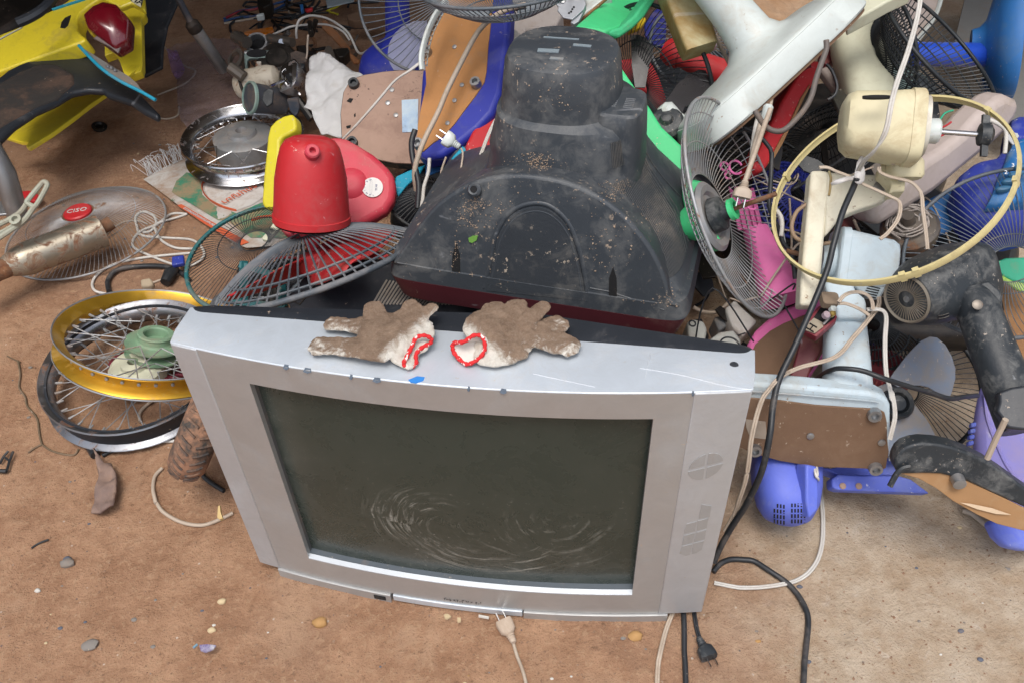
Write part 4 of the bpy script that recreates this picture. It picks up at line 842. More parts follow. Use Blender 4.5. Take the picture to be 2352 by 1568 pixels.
# ---- muddy tyre piece
Mt, R = EL(452, 985, 1.56, 124, 44, 165); ty = thing('tyre', 'small mud-caked tyre propped against the side of the silver television', 'tyre', W(420, 1090, 0))
g = G(); rr = []
R = .062; r_ = .030; Mt = frame(Q(462, 985, 1.53), cn(-.90, .36, .28), cU)
g.rings([[Mt @ Vector(((R+r_*1.0*math.cos(t))*math.cos(a), (R+r_*1.0*math.cos(t))*math.sin(a), r_*1.12*math.sin(t))) for t in [2*math.pi*j/20 for j in range(20)]] for a in [2*math.pi*i/48 for i in range(48)]], closed=True)
tb = part('carcass', g, RUBBER, ty, sm=60); g = G()
for i in range(34):
    a = 2*math.pi*i/34
    for s in (-1, 1):
        pts = [Mt @ Vector(((R+(r_+.0006)*math.cos(t))*math.cos(a+s*.0+abs(t)*.16), (R+(r_+.0006)*math.cos(t))*math.sin(a+abs(t)*.16), r_*1.12*math.sin(t))) for t in [s*x for x in (.12,.35,.6,.85)]]
        g.tube(pts, .0026, 5)
part('tread_blocks', g, mat('tread', (.045,.042,.042), .8, 0, dust=.95, dcol=(.33,.19,.12), bump=.8), tb)
# ---- teal guard
tg = thing('fan_guard', 'teal-rimmed fan guard standing on edge over the printed sack', 'fan guard', W(500, 690, 0), 'fan guards in the scrap')
Mg2, R = EL(600, 590, 1.88, 172, 112, 112); guard(tg, Mg2, R, .05, 90, .03, TEAL, BWIRE, (.5,), .0009, .0052, swirl=.3)
# ---- cords on the left
cord('cord', 'long pale flat cord tangled on the dirt beside the exhaust', [(x, y) for x, y in V5(1570,455, 1440,455, 1320,540, 1180,600, 1115,680, 1130,740, 1250,800, 1400,860, 1500,885, 1620,880, 1710,810, 1690,730, 1600,670, 1400,655, 1190,635, 1150,560, 1140,480, 1200,435, 1290,470, 1310,540, 1260,600, 1200,610)], .0034, WCORD)
cord('cord', 'pale cord looping from the sack down behind the gold wheel', [(x, y) for x, y in V5(1570,455, 1500,480, 1310,540, 1310,600, 1360,680, 1480,740, 1640,745)], .0034, WCORD)
cord('cord', 'pale cord curving round the black hose and under the gold wheel', [(x, y) for x, y in V5(1640,780, 1400,800, 1150,830, 950,880, 820,960, 775,1040, 800,1100, 890,1125)], .0034, WCORD)
cord('cord', 'short twisted grey cord with frayed end beside the exhaust tip', [(x, y) for x, y in V5(1240,540, 1150,510, 1050,520, 970,560, 900,620, 850,680, 810,750)], .0022, TCORD)
cord('hose', 'thick black hose curve on dirt just above the gold wheel', [(x, y) for x, y in V5(915,1105, 905,1020, 960,940, 1060,905, 1250,890, 1400,900, 1520,950, 1590,1010)], .0062, BCORD, 'hose')
cord('cord', 'grey cord running behind the green hub under the gold wheel', [(x, y) for x, y in V5(1210,1060, 1400,990, 1590,935)], .003, TCORD)
cord('cord', 'thin tan cord trailing over dirt below the mudguard tip', [(x, y) for x, y in V1(1290,985, 1400,1000, 1490,970, 1500,900)], .003, TCORD)
cord('cord', 'thin tan cord running under the black splash panel toward the bag', [(x, y) for x, y in V1(1370,380, 1450,480, 1560,560, 1640,600, 1560,700, 1320,800)], .003, TCORD)
lone('plastic_tag', 'small blue plastic tag lying beside the pale cords', 'tag', V5(1440,810, 1540,795, 1545,865, 1440,885), PC(408, 597, 2.08, 0, .6, .8), .012, BLUED)
lone('wood_chip', 'rough tan foam chunk on the dirt above the gold wheel', 'chunk', V5(1175,1000, 1260,985, 1290,1030, 1260,1055, 1180,1060), PC(335, 645, 2.02, 0, .6, .8), .02, mat('tan_foam', (.42,.34,.24), .9, dust=.3, bump=1), bevel=.006)
g = G(); g.tube([GP(*V5(1480,900)[0], .02), GP(*V5(1430,950)[0], .02), GP(*V5(1385,1030)[0], .015)], [.008,.016,.012], 10); solo('plug', 'black rubber plug end beside the hose', 'plug', g, BCORD)
cord('cord', 'beige flat cord looped on the dirt below the muddy tyre', [(x, y) for x, y in VL1(1360,1240, 1300,1310, 1285,1420, 1310,1530)+VR5(1200,150, 1260,240, 1400,320, 1560,345, 1700,300, 1800,250)], .0036, TCORD, flat=False)
cord('cord', 'pale cord half hidden between the wheels and the silver television', [(x, y) for x, y in VL1(1560,625, 1350,640, 1220,720, 1170,790, 1180,850)], .0036, TCORD)
cord('cord', 'pale double cord peeking under the chipped black rim', [(x, y) for x, y in VL1(1480,1010, 1350,1010, 1240,975)], .0036, WCORD)
cord('cord', 'black flat cord on dirt below the chipped black wheel', [(x, y) for x, y in VL1(1340,955, 1270,1010, 1100,1050, 950,1090, 860,1135)], .0042, BCORD)
cord('cord', 'black cord running under the bottom corner of the silver television', [(x, y) for x, y in VL1(1660,1240, 1720,1320, 1800,1380, 1880,1430)], .0045, BCORD)
g = G(); g.tube([GP(*VL1(740,1030)[0], .008), GP(*VL1(800,1130)[0], .008)], .009, 8); solo('plug', 'black crimped cord end next to the dried rag', 'plug', g, BCORD)
# dried rag and roots
rg = thing('rag', 'dried muddy cloth scrap twisted on the dirt left of the tyre', 'rag', W(235, 1120, 0)); RGM = mat('muddy_rag', (.20,.14,.12), .95, 0, dust=.7, dcol=(.33,.22,.16), bump=1)
g = cloth_patch(VL1(790,1075, 830,1130, 870,1200, 920,1185, 960,1260, 990,1370, 960,1568, 900,1600, 760,1600, 790,1450, 830,1290, 815,1200), None, .014, 4, 30, 4, gmap(.022)); part('cloth', g, RGM, rg, sm=180, solid=.006)
for i, pts in enumerate(((150,340, 170,450, 160,560, 210,640, 230,720, 310,820, 330,950, 350,1040), (350,1040, 450,1100, 610,1130, 660,1080), (350,1040, 290,1070, 235,1110), (60,300, 120,330, 170,350))):
    cord('dry_root', ('long dry root strand winding down the dirt left of the wheels', 'dry root fork reaching right toward the dried rag', 'short dry root stub pointing lower left', 'thin dry twig at the left edge of the dirt')[i], [(x, y) for x, y in VL1(*pts)], (.0022, .002, .0018, .0015)[i], mat('dry_root', (.14,.10,.06), .95, dust=.5), 'root')
g = G(); P0 = [GP(x, y, .008) for x, y in VL1(70,1095, 30,1140, 0,1200, 110,1100, 80,1180, 55,1265)]; g.tube(P0[:3], .0025, 6); g.tube(P0[3:], .0025, 6); g.tube([P0[1], P0[4]], .002, 6); g.tube([GP(-5, 1080, .008), P0[5]], .004, 6); solo('wire_clip', 'bent black wire clip on the dirt at the left edge', 'clip', g, BCORD)
# ================================================================= ENGINE SCRAP HEAP
def lump(nm, lab, cat, x, y, dep, r, sx, sy, m, seed=0, n=(0,.3,1), rot=0):
    M = frame(Q(x, y, dep), cn(*n), cR*math.cos(R_(rot))+cU*math.sin(R_(rot))); g = G(); rr = []
    for i in range(9):
        t = math.pi*(i+.5)/9; rr.append([M @ Vector((r*sx*math.sin(t)*math.cos(a)*(1+.25*noise.noise(Vector((math.cos(a)*1.5+seed, math.sin(a)*1.5, t)))), r*sy*math.sin(t)*math.sin(a)*(1+.25*noise.noise(Vector((math.cos(a)*1.5, math.sin(a)*1.5+seed, t*2)))), -r*math.cos(t))) for a in [2*math.pi*k/16 for k in range(16)]])
    g.rings(rr); return solo(nm, lab, cat, g, m)
cb = thing('float_bowl', 'rusty cream metal canister strapped by a black band in the engine scrap', 'canister', W(*VD(480,1280)[0], 0))
g = G(); Mx = frame(Q(*VD(240,1130)[0], 2.48), cn(.97,.18,.25)); g.lathe(Mx, [(.015,-.02), (.030,-.014), (.040,.0), (.042,.03), (.039,.06), (.041,.065), (.038,.09), (.03,.11), (.012,.12)], 32); part('body', g, mat('cream_rust', (.56,.50,.40), .5, 0, dust=.4, rust=.35), cb)
g = G(); g.lathe(Mx, [(.0415,.012), (.045,.014), (.045,.020), (.0415,.022)], 32, closed=True, cap0=False, cap1=False); part('band', g, GREASE, cb)
br = slab(cb, 'bracket', VD(418,800, 490,800, 488,985, 450,1000, 340,960, 345,935, 400,930), PC(*VD(450,900)[0], 2.50, .2,.2,.95), .008, mat('bracket_white', (.55,.52,.45), .5, 0, rust=.3, dust=.3))
cp = thing('filter_canister', 'black plastic drum with mint green lip in front of the engine scrap', 'canister', W(*VD(450,1470)[0], 0))
g = G(); Mx = frame(Q(*VD(345,1280)[0], 2.40), lcn(580,215,-.90,.12,.42)); g.loft(Mx, [(-.10,.028,.032,2.3), (-.085,.034,.036,2.2), (-.02,.040,.041,2), (.0,.041,.041,2)], 36); g.lathe(Mx, [(.038,-.001), (.038,.002)], 36); part('drum', g, mat('dark_grey_plastic', (.06,.065,.08), .45, 0, dust=.4), cp)
g = G(); g.lathe(Mx, [(.041,-.006), (.045,-.004), (.045,.003), (.042,.006), (.0395,.005), (.0395,-.003)], 40, closed=True, cap0=False, cap1=False); part('lip', g, mat('mint_lip', (.24,.36,.32), .5, dust=.4), cp)
slab(cp, 'emblem_patch', VD(520,1190, 580,1150, 650,1180, 640,1350, 560,1400, 490,1300), PC(*VD(560,1270)[0], 2.34, .2,.2,.95), .01, BLKW)
fl_ = thing('gasket_flange', 'grey-green square engine flange with large round openings', 'flange', W(*VD(420,980)[0], 0)); GF = mat('flange_green', (.20,.27,.25), .5, .3, dust=.5)
pf = PC(*VD(420,780)[0], 2.58, 0,.25,.97)
slab(fl_, 'plate', VD(255,670, 300,655, 590,655, 600,700, 590,760, 330,765, 300,800, 310,950, 350,1000, 300,1000, 275,900, 262,760), pf, .012, GF)
g = G(); g.lathe(frame(pf.at(*VD(432,700)[0], .001), pf.n), [(.032,-.002), (.032,.001)], 24, sx=1.0, sy=.42); part('port', g, DARK, fl_)
for i, (x, y) in enumerate(VD(283,685, 575,690)): screw(fl_, pf.at(x, y, .001), pf.n, .005, STEEL, 'bolt')
ir = thing('intake_ring', 'round grey metal intake ring above the green flange', 'ring', W(*VD(430,600)[0], 0)); g = G(); g.lathe(frame(Q(*VD(432,570)[0], 2.66), cn(0,.25,.97)), [(.028,-.03), (.036,-.03), (.036,.0), (.033,.008), (.027,.008), (.027,-.02)], 30, closed=True, cap0=False, cap1=False); part('collar', g, ALU, ir); g = G(); g.lathe(frame(Q(*VD(432,570)[0], 2.66), cn(0,.25,.97)), [(.027,-.02), (.027,-.018)], 30); part('bore', g, DARK, ir)
cbu = thing('carburettor', 'small chrome carburettor body with throttle rod in the engine scrap', 'carburettor', W(*VD(860,1150)[0], 0)); 
g = G(); g.loft(frame(Q(*VD(870,1020)[0], 2.42), cn(-.5,.3,.8)), [(-.05,.022,.034,3), (-.02,.030,.044,3), (.0,.034,.048,4), (.012,.034,.048,4), (.02,.024,.034,3)], 32); bdc = part('body', g, CHROME, cbu)
slab(bdc, 'opening', VD(790,980, 850,960, 880,1030, 870,1090, 830,1060), PC(*VD(840,1030)[0], 2.39, -.5,.3,.8), .004, DARK, bevel=.001)
slab(cbu, 'side_frame', VD(735,920, 790,880, 800,900, 755,940, 770,1000, 860,1110, 850,1122, 750,1020), PC(*VD(790,1000)[0], 2.38, -.3,.3,.9), .006, CHROME, bevel=.001)
g = G(); g.tube([Q(*VD(605,1132)[0], 2.36), Q(*VD(800,1040)[0], 2.40)], .0042, 8); part('throttle_rod', g, CHROME, cbu)
g = G(); g.tube([Q(*VD(925,1150)[0], 2.42), Q(*VD(1000,1250)[0], 2.42)], .0045, 8); part('rod', g, CHROME, cbu)
g = G(); g.lathe(frame(Q(*VD(700,790)[0], 2.6), cn(.1,.3,.95)), [(.062,-.05), (.064,-.01), (.056,.0), (.052,.012), (.034,.014), (.030,.02), (.01,.02)], 34); solo('alternator', 'round black greasy alternator in the middle of the engine scrap', 'engine part', g, GREASE)
cs = [('cover_block', 'brown-black square coil block above the chrome carburettor', VD(865,690, 940,660, 1080,700, 1085,800, 1000,830, 880,790), 2.5, .04, mat('coil_brown', (.07,.055,.05), .6, dust=.5)),
 ('cover_block', 'dark sloping clamp lid on top of the chrome carburettor', VD(800,830, 860,810, 1060,830, 1040,890, 850,880), 2.43, .03, BLKW),
 ('orange_lens', 'amber turn signal lens lying flat behind the engine scrap', VD(255,430, 300,400, 640,345, 650,400, 560,455, 380,455, 270,445), 2.82, .02, ORL),
 ('pedal_bar', 'long rusty orange flat bar slanting right behind the engine scrap', VD(1280,270, 1330,262, 1480,420, 1650,620, 1640,680, 1780,790, 1750,822, 1690,815, 1640,740, 1560,640, 1400,470, 1280,360), 2.78, .010, mat('orange_rust', (.36,.15,.06), .8, 0, dust=.4, rust=.2)),
 ('lever_plate', 'grey teardrop lever plate with a hole beside the white sack', VD(1335,600, 1375,590, 1410,620, 1480,800, 1400,780, 1290,705), 2.5, .01, OILY),
 ('bracket_plate', 'dark blue-grey plastic tongue hanging below the engine scrap', VD(820,1290, 900,1270, 975,1265, 990,1400, 960,1490, 920,1500, 860,1440), 2.34, .008, mat('tongue', (.035,.045,.065), .5, dust=.3)),
 ('dark_box', 'black greasy cylinder block corner right of the lever plate', VD(1420,640, 1620,620, 1640,660, 1560,740, 1500,750), 2.62, .04, GREASE),
 ('timber_block', 'short brown timber offcut behind the blue-based fan', VD(1600,200, 1720,160, 2150,180, 2160,260, 1700,280, 1620,250), 2.95, .03, BOARDD)]
for nm, lab, pts, dep, th, m in cs:
    cx_ = sum(p[0] for p in pts)/len(pts); cy_ = sum(p[1] for p in pts)/len(pts); lone(nm, lab, 'scrap part', pts, PC(cx_, cy_, dep, .05, .55, .8), th, m)
def rod(nm, lab, cat, a, b, da, db, r, m, grp=None): g = G(); g.tube([Q(*a, da), Q(*b, db)], r, 10); return solo(nm, lab, cat, g, m, group=grp)
for a, b, r, m, lab in ((VD(590,500)[0], VD(900,560)[0], .014, OILY, 'thick oily shaft lying across the top of the engine scrap'), (VD(150,480)[0], VD(300,560)[0], .018, OILY, 'short grey pipe stub at the left of the engine scrap'), (VD(760,510)[0], VD(840,430)[0], .008, CHROME, 'small bright rod end above the oily shaft'), (VD(700,575)[0], VD(750,550)[0], .009, CHROME, 'tiny bright pin next to the oily shaft'), (VD(1120,300)[0], VD(1140,460)[0], .009, GREASE, 'black upright lever behind the engine scrap'), (VD(1150,450)[0], VD(1200,270)[0], .008, GREASE, 'second black upright lever, nearer the white cord arc'), (VD(80,880)[0], VD(260,1010)[0], .016, OILY, 'muddy pipe on the ground left of the rusty canister'), (VD(960,1300)[0], VD(1150,1560)[0], .012, GREASE, 'greasy rod sloping down behind the yellow bar'), (VD(800,1190)[0], VD(900,1110)[0], .009, GREASE, 'black rubber link below the chrome carburettor')):
    rod('rod', lab, 'rod', a, b, 2.66 if a[1] < 120 else 2.42, 2.62 if a[1] < 120 else 2.42, r, m)
g = G(); g.lathe(frame(Q(*VD(155,780)[0], 2.62), cn(-.3,.4,.8)), [(.020,-.006), (.032,-.004), (.032,.004), (.020,.006)], 24, closed=True, cap0=False, cap1=False, sx=.8, sy=1.3); solo('oval_flange', 'grey oval flange ring at the left of the engine scrap', 'ring', g, OILY)
random.seed(11); words1 = ['dull', 'greasy', 'small', 'bent', 'flat', 'rusty']; 
for i in range(46):
    x, y = random.uniform(560, 815), random.uniform(95, 292)
    if x > 700 and y > 130: x -= 110
    if y > 235 and x < 640: y -= 70
    dep = ((1.3/math.sin(R_(43.2)-math.atan((784-y)/2000)))*math.cos(math.atan((784-y)/2000)))-random.uniform(.03, .16)
    m = random.choice([OILY, GREASE, GREASE, ALU, RUSTY, OILY, BLKW]); k = random.random(); r = random.uniform(.008, .028)
    M = frame(Q(x, y, dep), Vector((random.uniform(-1,1), random.uniform(-1,1), random.uniform(.1,1))))
    g = G()
    if k < .35: g.lathe(M, [(r*.5,-r*.5), (r,-r*.5), (r,r*.2), (r*.6,r*.3), (r*.6,r*.5)], 16)
    elif k < .6: g.box(M, r*2.2, r*1.2, r*.7)
    elif k < .8: g.tube([M @ Vector((-r*2,0,0)), M @ Vector((0,r*.5,0)), M @ Vector((r*2.4,-r*.6,r*.4))], r*.28, 8)
    else: g.lathe(M, [(r*.7,-.003), (r*1.2,-.003), (r*1.2,.003), (r*.7,.003)], 18, closed=True, cap0=False, cap1=False)
    solo('engine_part', 'small loose greasy metal engine part in the scrap heap', 'engine part', g, m, bevel=.0015 if k < .6 else 0, group='small loose engine parts in the scrap heap')
# wires behind
random.seed(5); WB = [mat('blue_wire', (.02,.07,.2), .5, dust=.4, bump=0), BCORD, BCORD, mat('red_wire', (.3,.02,.03), .5, dust=.4, bump=0), mat('blue_wire', (.02,.07,.2))]
WL = [('dark blue', (0,250, 200,150, 500,100, 750,30, 1000,-30)), ('blue', (0,285, 150,240, 420,210, 620,150, 800,60)), ('reddish', (20,240, 200,160, 400,125, 560,80)), ('black looped', (250,80, 300,30, 420,30, 480,60, 420,95, 280,90)), ('black', (480,340, 540,240, 660,160, 900,60, 1100,20, 1200,-40)), ('black', (700,240, 900,200, 1050,130, 1150,60, 1180,-30)), ('black', (870,260, 1000,190, 1180,110, 1250,20)), ('black', (180,190, 260,150, 330,190, 300,210, 200,205)), ('tan', (0,310, 150,285, 300,260, 600,200)), ('black', (1500,330, 1650,360, 1850,360, 2050,300, 2200,240)), ('black', (90,420, 80,330, 160,270, 260,230)), ('brown', (1000,-20, 1040,60, 1120,150, 1060,210))]
for i, (c_, pts) in enumerate(WL):
    m = {'dark blue': WB[0], 'blue': WB[0], 'reddish': WB[3], 'tan': TCORD}.get(c_, BCORD)
    cord('wire', '%s loose wire strand, %s in the bundle at the top left' % (c_, ('uppermost', 'second', 'thin one', 'small loop', 'rising one', 'steep one', 'short slant', 'tight curl', 'lowest', 'far right one', 'left-hand bend', 'crossing one')[i]), [(x, y) for x, y in VD(*pts)], .0045, m, 'wire', z=.01, group='loose wires at the top left')
for i in range(14):
    x, y = random.uniform(560, 800), random.uniform(-20, 75); pts = [(x+random.uniform(-60,60)*k*.6, max(-60, y+random.uniform(-22,22)+k*4)) for k in range(4)]
    cord('wire', 'short tangled black wire piece on the dirt behind the scrap', pts, random.choice([.003,.004,.006]), random.choice([BCORD, BCORD, GREASE, TCORD]), 'wire', group='short tangled wires behind the scrap')
cord('cord', 'cream cord arching high over the engine scrap to the blue fan', [Q(x, y, d) for (x, y), d in zip(VD(950,500, 945,400, 975,280, 1060,225, 1170,208, 1350,245, 1500,330, 1620,430, 1690,560, 1740,670, 1800,705, 1880,660), (2.62,2.6,2.6,2.6,2.62,2.65,2.68,2.68,2.68,2.68,2.66,2.62))], .0038, WCORD)
cord('cord', 'cream cord lying lower across the engine scrap', [Q(x, y, d) for (x, y), d in zip(VD(430,470, 550,485, 700,430, 850,360, 1000,335, 1250,320, 1400,340, 1560,420, 1640,530), (2.7,2.7,2.66,2.64,2.64,2.66,2.68,2.68,2.68))], .0034, WCORD)
cord('cord', 'thin cream cord hanging beside the white sack corner', [Q(x, y, 2.5) for x, y in VD(1100,460, 1090,600, 1085,720, 1040,900)], .003, TCORD)
lone('connector', 'white plastic connector on the blue wires', 'connector', VD(415,205, 440,180, 520,165, 515,200, 430,215), PC(*VD(470,190)[0], 2.88, 0,.6,.8), .02, WHITE)
lone('connector', 'blue and grey plug in the wires at the top', 'connector', VD(985,60, 1030,50, 1035,110, 1000,130), PC(*VD(1010,90)[0], 3.0, 0,.6,.8), .02, SKYB)
lone('plastic_scrap', 'long bright red plastic sliver among the wires at the top', 'scrap', VD(1050,115, 1160,92, 1150,120, 1080,140), PC(*VD(1100,110)[0], 3.0, 0,.6,.8), .012, RED)
lone('battery', 'black box among the wires at the top', 'box', VD(430,-60, 620,-60, 600,60, 520,100, 430,60), PC(*VD(520,0)[0], 3.05, 0,.6,.8), .05, GREASE)
lone('paper_sheet', 'pale blue paper sheet on the dirt behind the blue fan', 'paper', VD(1320,-40, 1720,-60, 1690,15, 1350,95), PC(*VD(1500,20)[0], 3.08, 0,.85,.5), .004, mat('pale_paper', (.42,.5,.54), .8, dust=.3), bevel=0)
cord('wire', 'yellow wire bent in a hook behind the blue fan', [(x, y) for x, y in VD(1580,10, 1480,90, 1350,145, 1400,165, 1490,190)], .004, YEL, 'wire')
# ================================================================= MIDDLE LEFT
pl = PC(760, 220, 2.22, -.2, .45, .85)
g = cloth_patch(VD(1120,712, 1200,700, 1300,700, 1380,740, 1480,810, 1620,875, 1760,925, 1860,975, 1900,1100, 1900,1700, 1500,1760, 1250,1720, 1175,1560, 1165,1480, 1120,1430, 1048,1405, 1080,1280, 1085,1100, 1085,900, 1095,790), pl, .03, 5, 11, 7); solo('white_sack', 'crumpled white woven sack tucked behind the round-cornered board', 'sack', g, SACK, sm=180, solid=.003)
# round-cornered fan base with particle board
fb = thing('fan_stand', 'fan base seen from beneath, speckled brown board with round corners and black edge', 'fan base', W(860, 400, 0))
pb = PC(870, 270, 2.08, -.05, .25, .97)
oc = V2(848,1150, 838,950, 850,860, 862,770, 905,695, 960,650, 1040,622, 1200,595, 1350,582, 1560,585, 1800,700, 1800,1300, 1700,1340, 1600,1375, 1460,1385, 1300,1378, 1180,1355, 1080,1330, 990,1290, 880,1230)
slab(fb, 'rim', oc, pb, .03, mat('dark_green_rim', (.015,.03,.03), .4, dust=.3), bevel=.006)
bo = slab(fb, 'board', [(860.3+(x-860.3)*.975, 268+(y-268)*.975) for x, y in oc], pb, .006, BOARDG, off=.004, bevel=.001)
for x, y in V2(958,712, 945,1205): foot(fb, pb.at(x, y, .004), pb.n, .014, .012, BLKW)
for x, y in V2(1308,968, 1275,755, 1240,865): screw(fb, pb.at(x, y, .005), pb.n, .006, STEEL)
for i, pts in enumerate((V2(895,850, 920,825, 950,830, 930,865), V2(955,965, 968,950, 970,975, 960,985), V2(890,1060, 930,1050, 925,1075, 895,1080))): slab(bo, 'hole', pts, pb, .002, DARK, off=.0055, bevel=0)
slab(fb, 'paper_label', V2(1357,842, 1495,832, 1490,1108, 1362,1112), pb, .001, mat('label_blue', (.50,.62,.72), .6, dust=.25, col2=(.35,.5,.7), sc=4), off=.006, bevel=0)
# blue fan base with hardboard
bf = thing('fan_stand', 'royal blue fan base tipped up showing its orange-brown hardboard underside', 'fan base', W(1060, 480, 0))
ps = PC(1060, 190, 1.86, -.25, .28, .93)
slab(bf, 'shell', V2(1700,-60, 2120,-60, 2275,-60, 2272,40, 2255,300, 2210,650, 2190,780, 2120,950, 2000,1080, 1850,1200, 1700,1300, 1560,1335, 1500,1322, 1478,1290, 1468,1240, 1480,1100, 1495,1000, 1520,640, 1540,480, 1600,300, 1700,60), ps, .05, BLUE, bevel=.014)
bo = slab(bf, 'board', V2(1745,-60, 2125,-60, 2118,60, 2100,250, 2082,400, 2068,600, 2050,690, 1980,800, 1880,930, 1800,1040, 1700,1150, 1620,1200, 1545,1265, 1490,1290, 1482,1230, 1492,1050, 1520,900, 1562,700, 1548,470, 1600,300, 1700,110), ps, .006, mat('orange_hardboard', (.46,.22,.08), .8, 0, dust=.3, dcol=(.3,.24,.18), speck=.25, bump=.4), off=.003, bevel=.001)
for x, y in V2(1985,712, 1572,445, 1505,1222): foot(bf, ps.at(x, y, .004), ps.n, .012, .014, STEEL)
for x, y in V2(1800,395, 1862,715, 1800,845, 1742,1035): screw(bf, ps.at(x, y, .004), ps.n, .005, ALU)
cord('cord', 'thick clear grey cord draped down the orange-brown hardboard', [Q(x, y, d) for (x, y), d in zip(V2(2400,40, 2250,80, 2120,150, 2030,230, 1960,330, 1860,520, 1740,760, 1660,950, 1560,1150, 1500,1300, 1465,1450, 1480,1600), (1.75,1.76,1.78,1.79,1.80,1.80,1.79,1.78,1.77,1.77,1.78,1.8))], .0055, TCORD)
pg = thing('plug', 'white moulded plug hanging off the blue fan base edge', 'plug', W(1045, 480, 0))
def mains_plug(root, a, b, m, r=.011):
    d = (b-a); L_ = d.length; M = frame(a, d)
    g = G(); g.loft(M, [(0, r*1.15, r*.7, 5), (.006, r*1.2, r*.75, 4), (L_*.45, r*1.1, r*.8, 3), (L_*.6, r*.65, r*.6, 2), (L_*.62, r*.5, r*.5, 2), (L_*.68, r*.62, r*.62, 2), (L_*.72, r*.45, r*.45, 2), (L_*.78, r*.56, r*.56, 2), (L_*.82, r*.42, r*.42, 2), (L_*.88, r*.5, r*.5, 2), (L_, r*.36, r*.36, 2)], 28); part('body', g, m, root, sm=40)
    for s in (-1, 1): g = G(); g.box(M @ Matrix.Translation((s*r*.5, 0, -.008)), .0015, .006, .016); part('prong', g, CHROME, root)
mains_plug(pg, Q(1022, 316, 1.70), Q(1056, 338, 1.70), WHITE, .013)
cord('cord', 'thin white lead hanging down from the white plug', [Q(x, y, 1.7) for x, y in V2(1855,1245, 1870,1290, 1862,1370, 1845,1480)], .002, TCORD)
cord('cord', 'white flat cord stretched from the white hoop down behind the red fan', [Q(x, y, d) for (x, y), d in zip(V2(1540,505, 1430,590, 1300,680, 1180,820, 1050,970, 940,1090, 860,1170), (1.8,1.8,1.82,1.84,1.86,1.88,1.9))], .0042, WCORD, flat=True)
cord('cord', 'white flat cord running down between the blue base and the black television', [Q(x, y, 1.68) for x, y in V2(2420,580, 2320,620, 2270,660, 2240,740, 2190,920, 2100,1100, 2040,1250, 1995,1390)], .0042, WCORD, flat=True)
for i, pts in enumerate(((1470,1090, 1440,1200, 1450,1330, 1480,1450, 1500,1568, 1490,1750), (1590,1330, 1580,1450, 1545,1568, 1530,1700, 1490,1900), (1730,1320, 1690,1440, 1680,1568, 1640,1760))):
    cord('cord', ('black twisted cord hanging below the blue fan base', 'white cord hanging straight below the blue fan base tip', 'thin tan cord hanging right of the white one')[i], [Q(x, y, 1.78) for x, y in V2(*pts)], (.006,.004,.0022)[i], (BCORD, WCORD, TCORD)[i])
# white hoop
wh = thing('fan_guard', 'white fan guard hoop edge with short ribs beside the hardboard', 'fan guard', W(975, 200, 0), 'fan guards in the scrap')
hp = V2(1735,0, 1690,60, 1640,130, 1590,230, 1555,330, 1530,430, 1522,510, 1530,590); ip = V2(1750,30, 1720,90, 1680,160, 1640,240, 1610,320, 1590,400, 1575,470, 1570,560)
h3 = cr([Q(x, y, 1.80) for x, y in hp], 4); i3 = cr([Q(x, y, 1.84) for x, y in ip], 4); g = G(); g.tube(h3, .0075, 8, sx=.7); part('hoop', g, WHITE, wh)
g = G(); [g.tube([a, b], .0014, 5) for a, b in list(zip(h3, i3))[1::2]]; g.tube(i3, .0014, 5); part('ribs', g, WHITE, wh)
# blue fan with clear blades
f1 = thing('desk_fan', 'royal blue stand fan with smoky clear blades behind the speckled board', 'fan', W(890, 260, 0))
g = G(); g.tube([Q(*V2(1318,-60)[0], 2.45), Q(*V2(1325,330)[0], 2.52)], [.034,.036], 24); part('pole', g, BLUE, f1)
g = G(); Mx = frame(Q(925, 172, 2.40), Vector((0,-.1,1))); g.lathe(Mx, [(.115,-.06), (.118,.02), (.108,.05), (.08,.075), (.05,.085), (.036,.11)], 48); part('base_dome', g, BLUE, f1, sm=60)
slab(f1, 'blade', V2(1240,450, 1250,370, 1300,280, 1370,215, 1460,180, 1570,175, 1560,300, 1550,480, 1480,560, 1380,590, 1290,590, 1255,530), PC(*V2(1400,400)[0], 2.2, -.3,.2,.9), .003, CLEAR, bevel=0)
g1 = thing('fan_guard', 'wide grey wire fan guard standing in front of the royal blue stand fan', 'fan guard', W(850, 170, 0), 'fan guards in the scrap')
Mg, R = EL(1015, -25, 2.14, 200, 176, 120); guard(g1, Mg, R, -.05, 64, .03, GWIRE, GWIRE, (.58,), .0013, .0038)
g2 = thing('fan_guard', 'dark wire fan guard seen edge-on above the hardboard at the top', 'fan guard', Q(1150, 0, 1.7), 'fan guards in the scrap')
Mg, R = EL(1150, -40, 1.72, 190, 50, 95); guard(g2, Mg, R, -.06, 90, .03, GWIRE, GWIRE, (.5,.85), .0012, .0035, swirl=.4)
# yellow bar
lone('plastic_bar', 'lime yellow rounded plastic bar standing upright against the red fan', 'plastic bar', V2(190,1560, 195,1480, 215,1300, 228,1150, 250,1060, 300,1010, 360,975, 430,955, 462,990, 470,1060, 460,1100, 360,1150, 330,1180, 320,1500, 310,1700, 290,1745, 250,1760, 200,1745, 180,1700), PC(645, 370, 1.98, -.3, .2, .9), .03, YEL, bevel=.011)
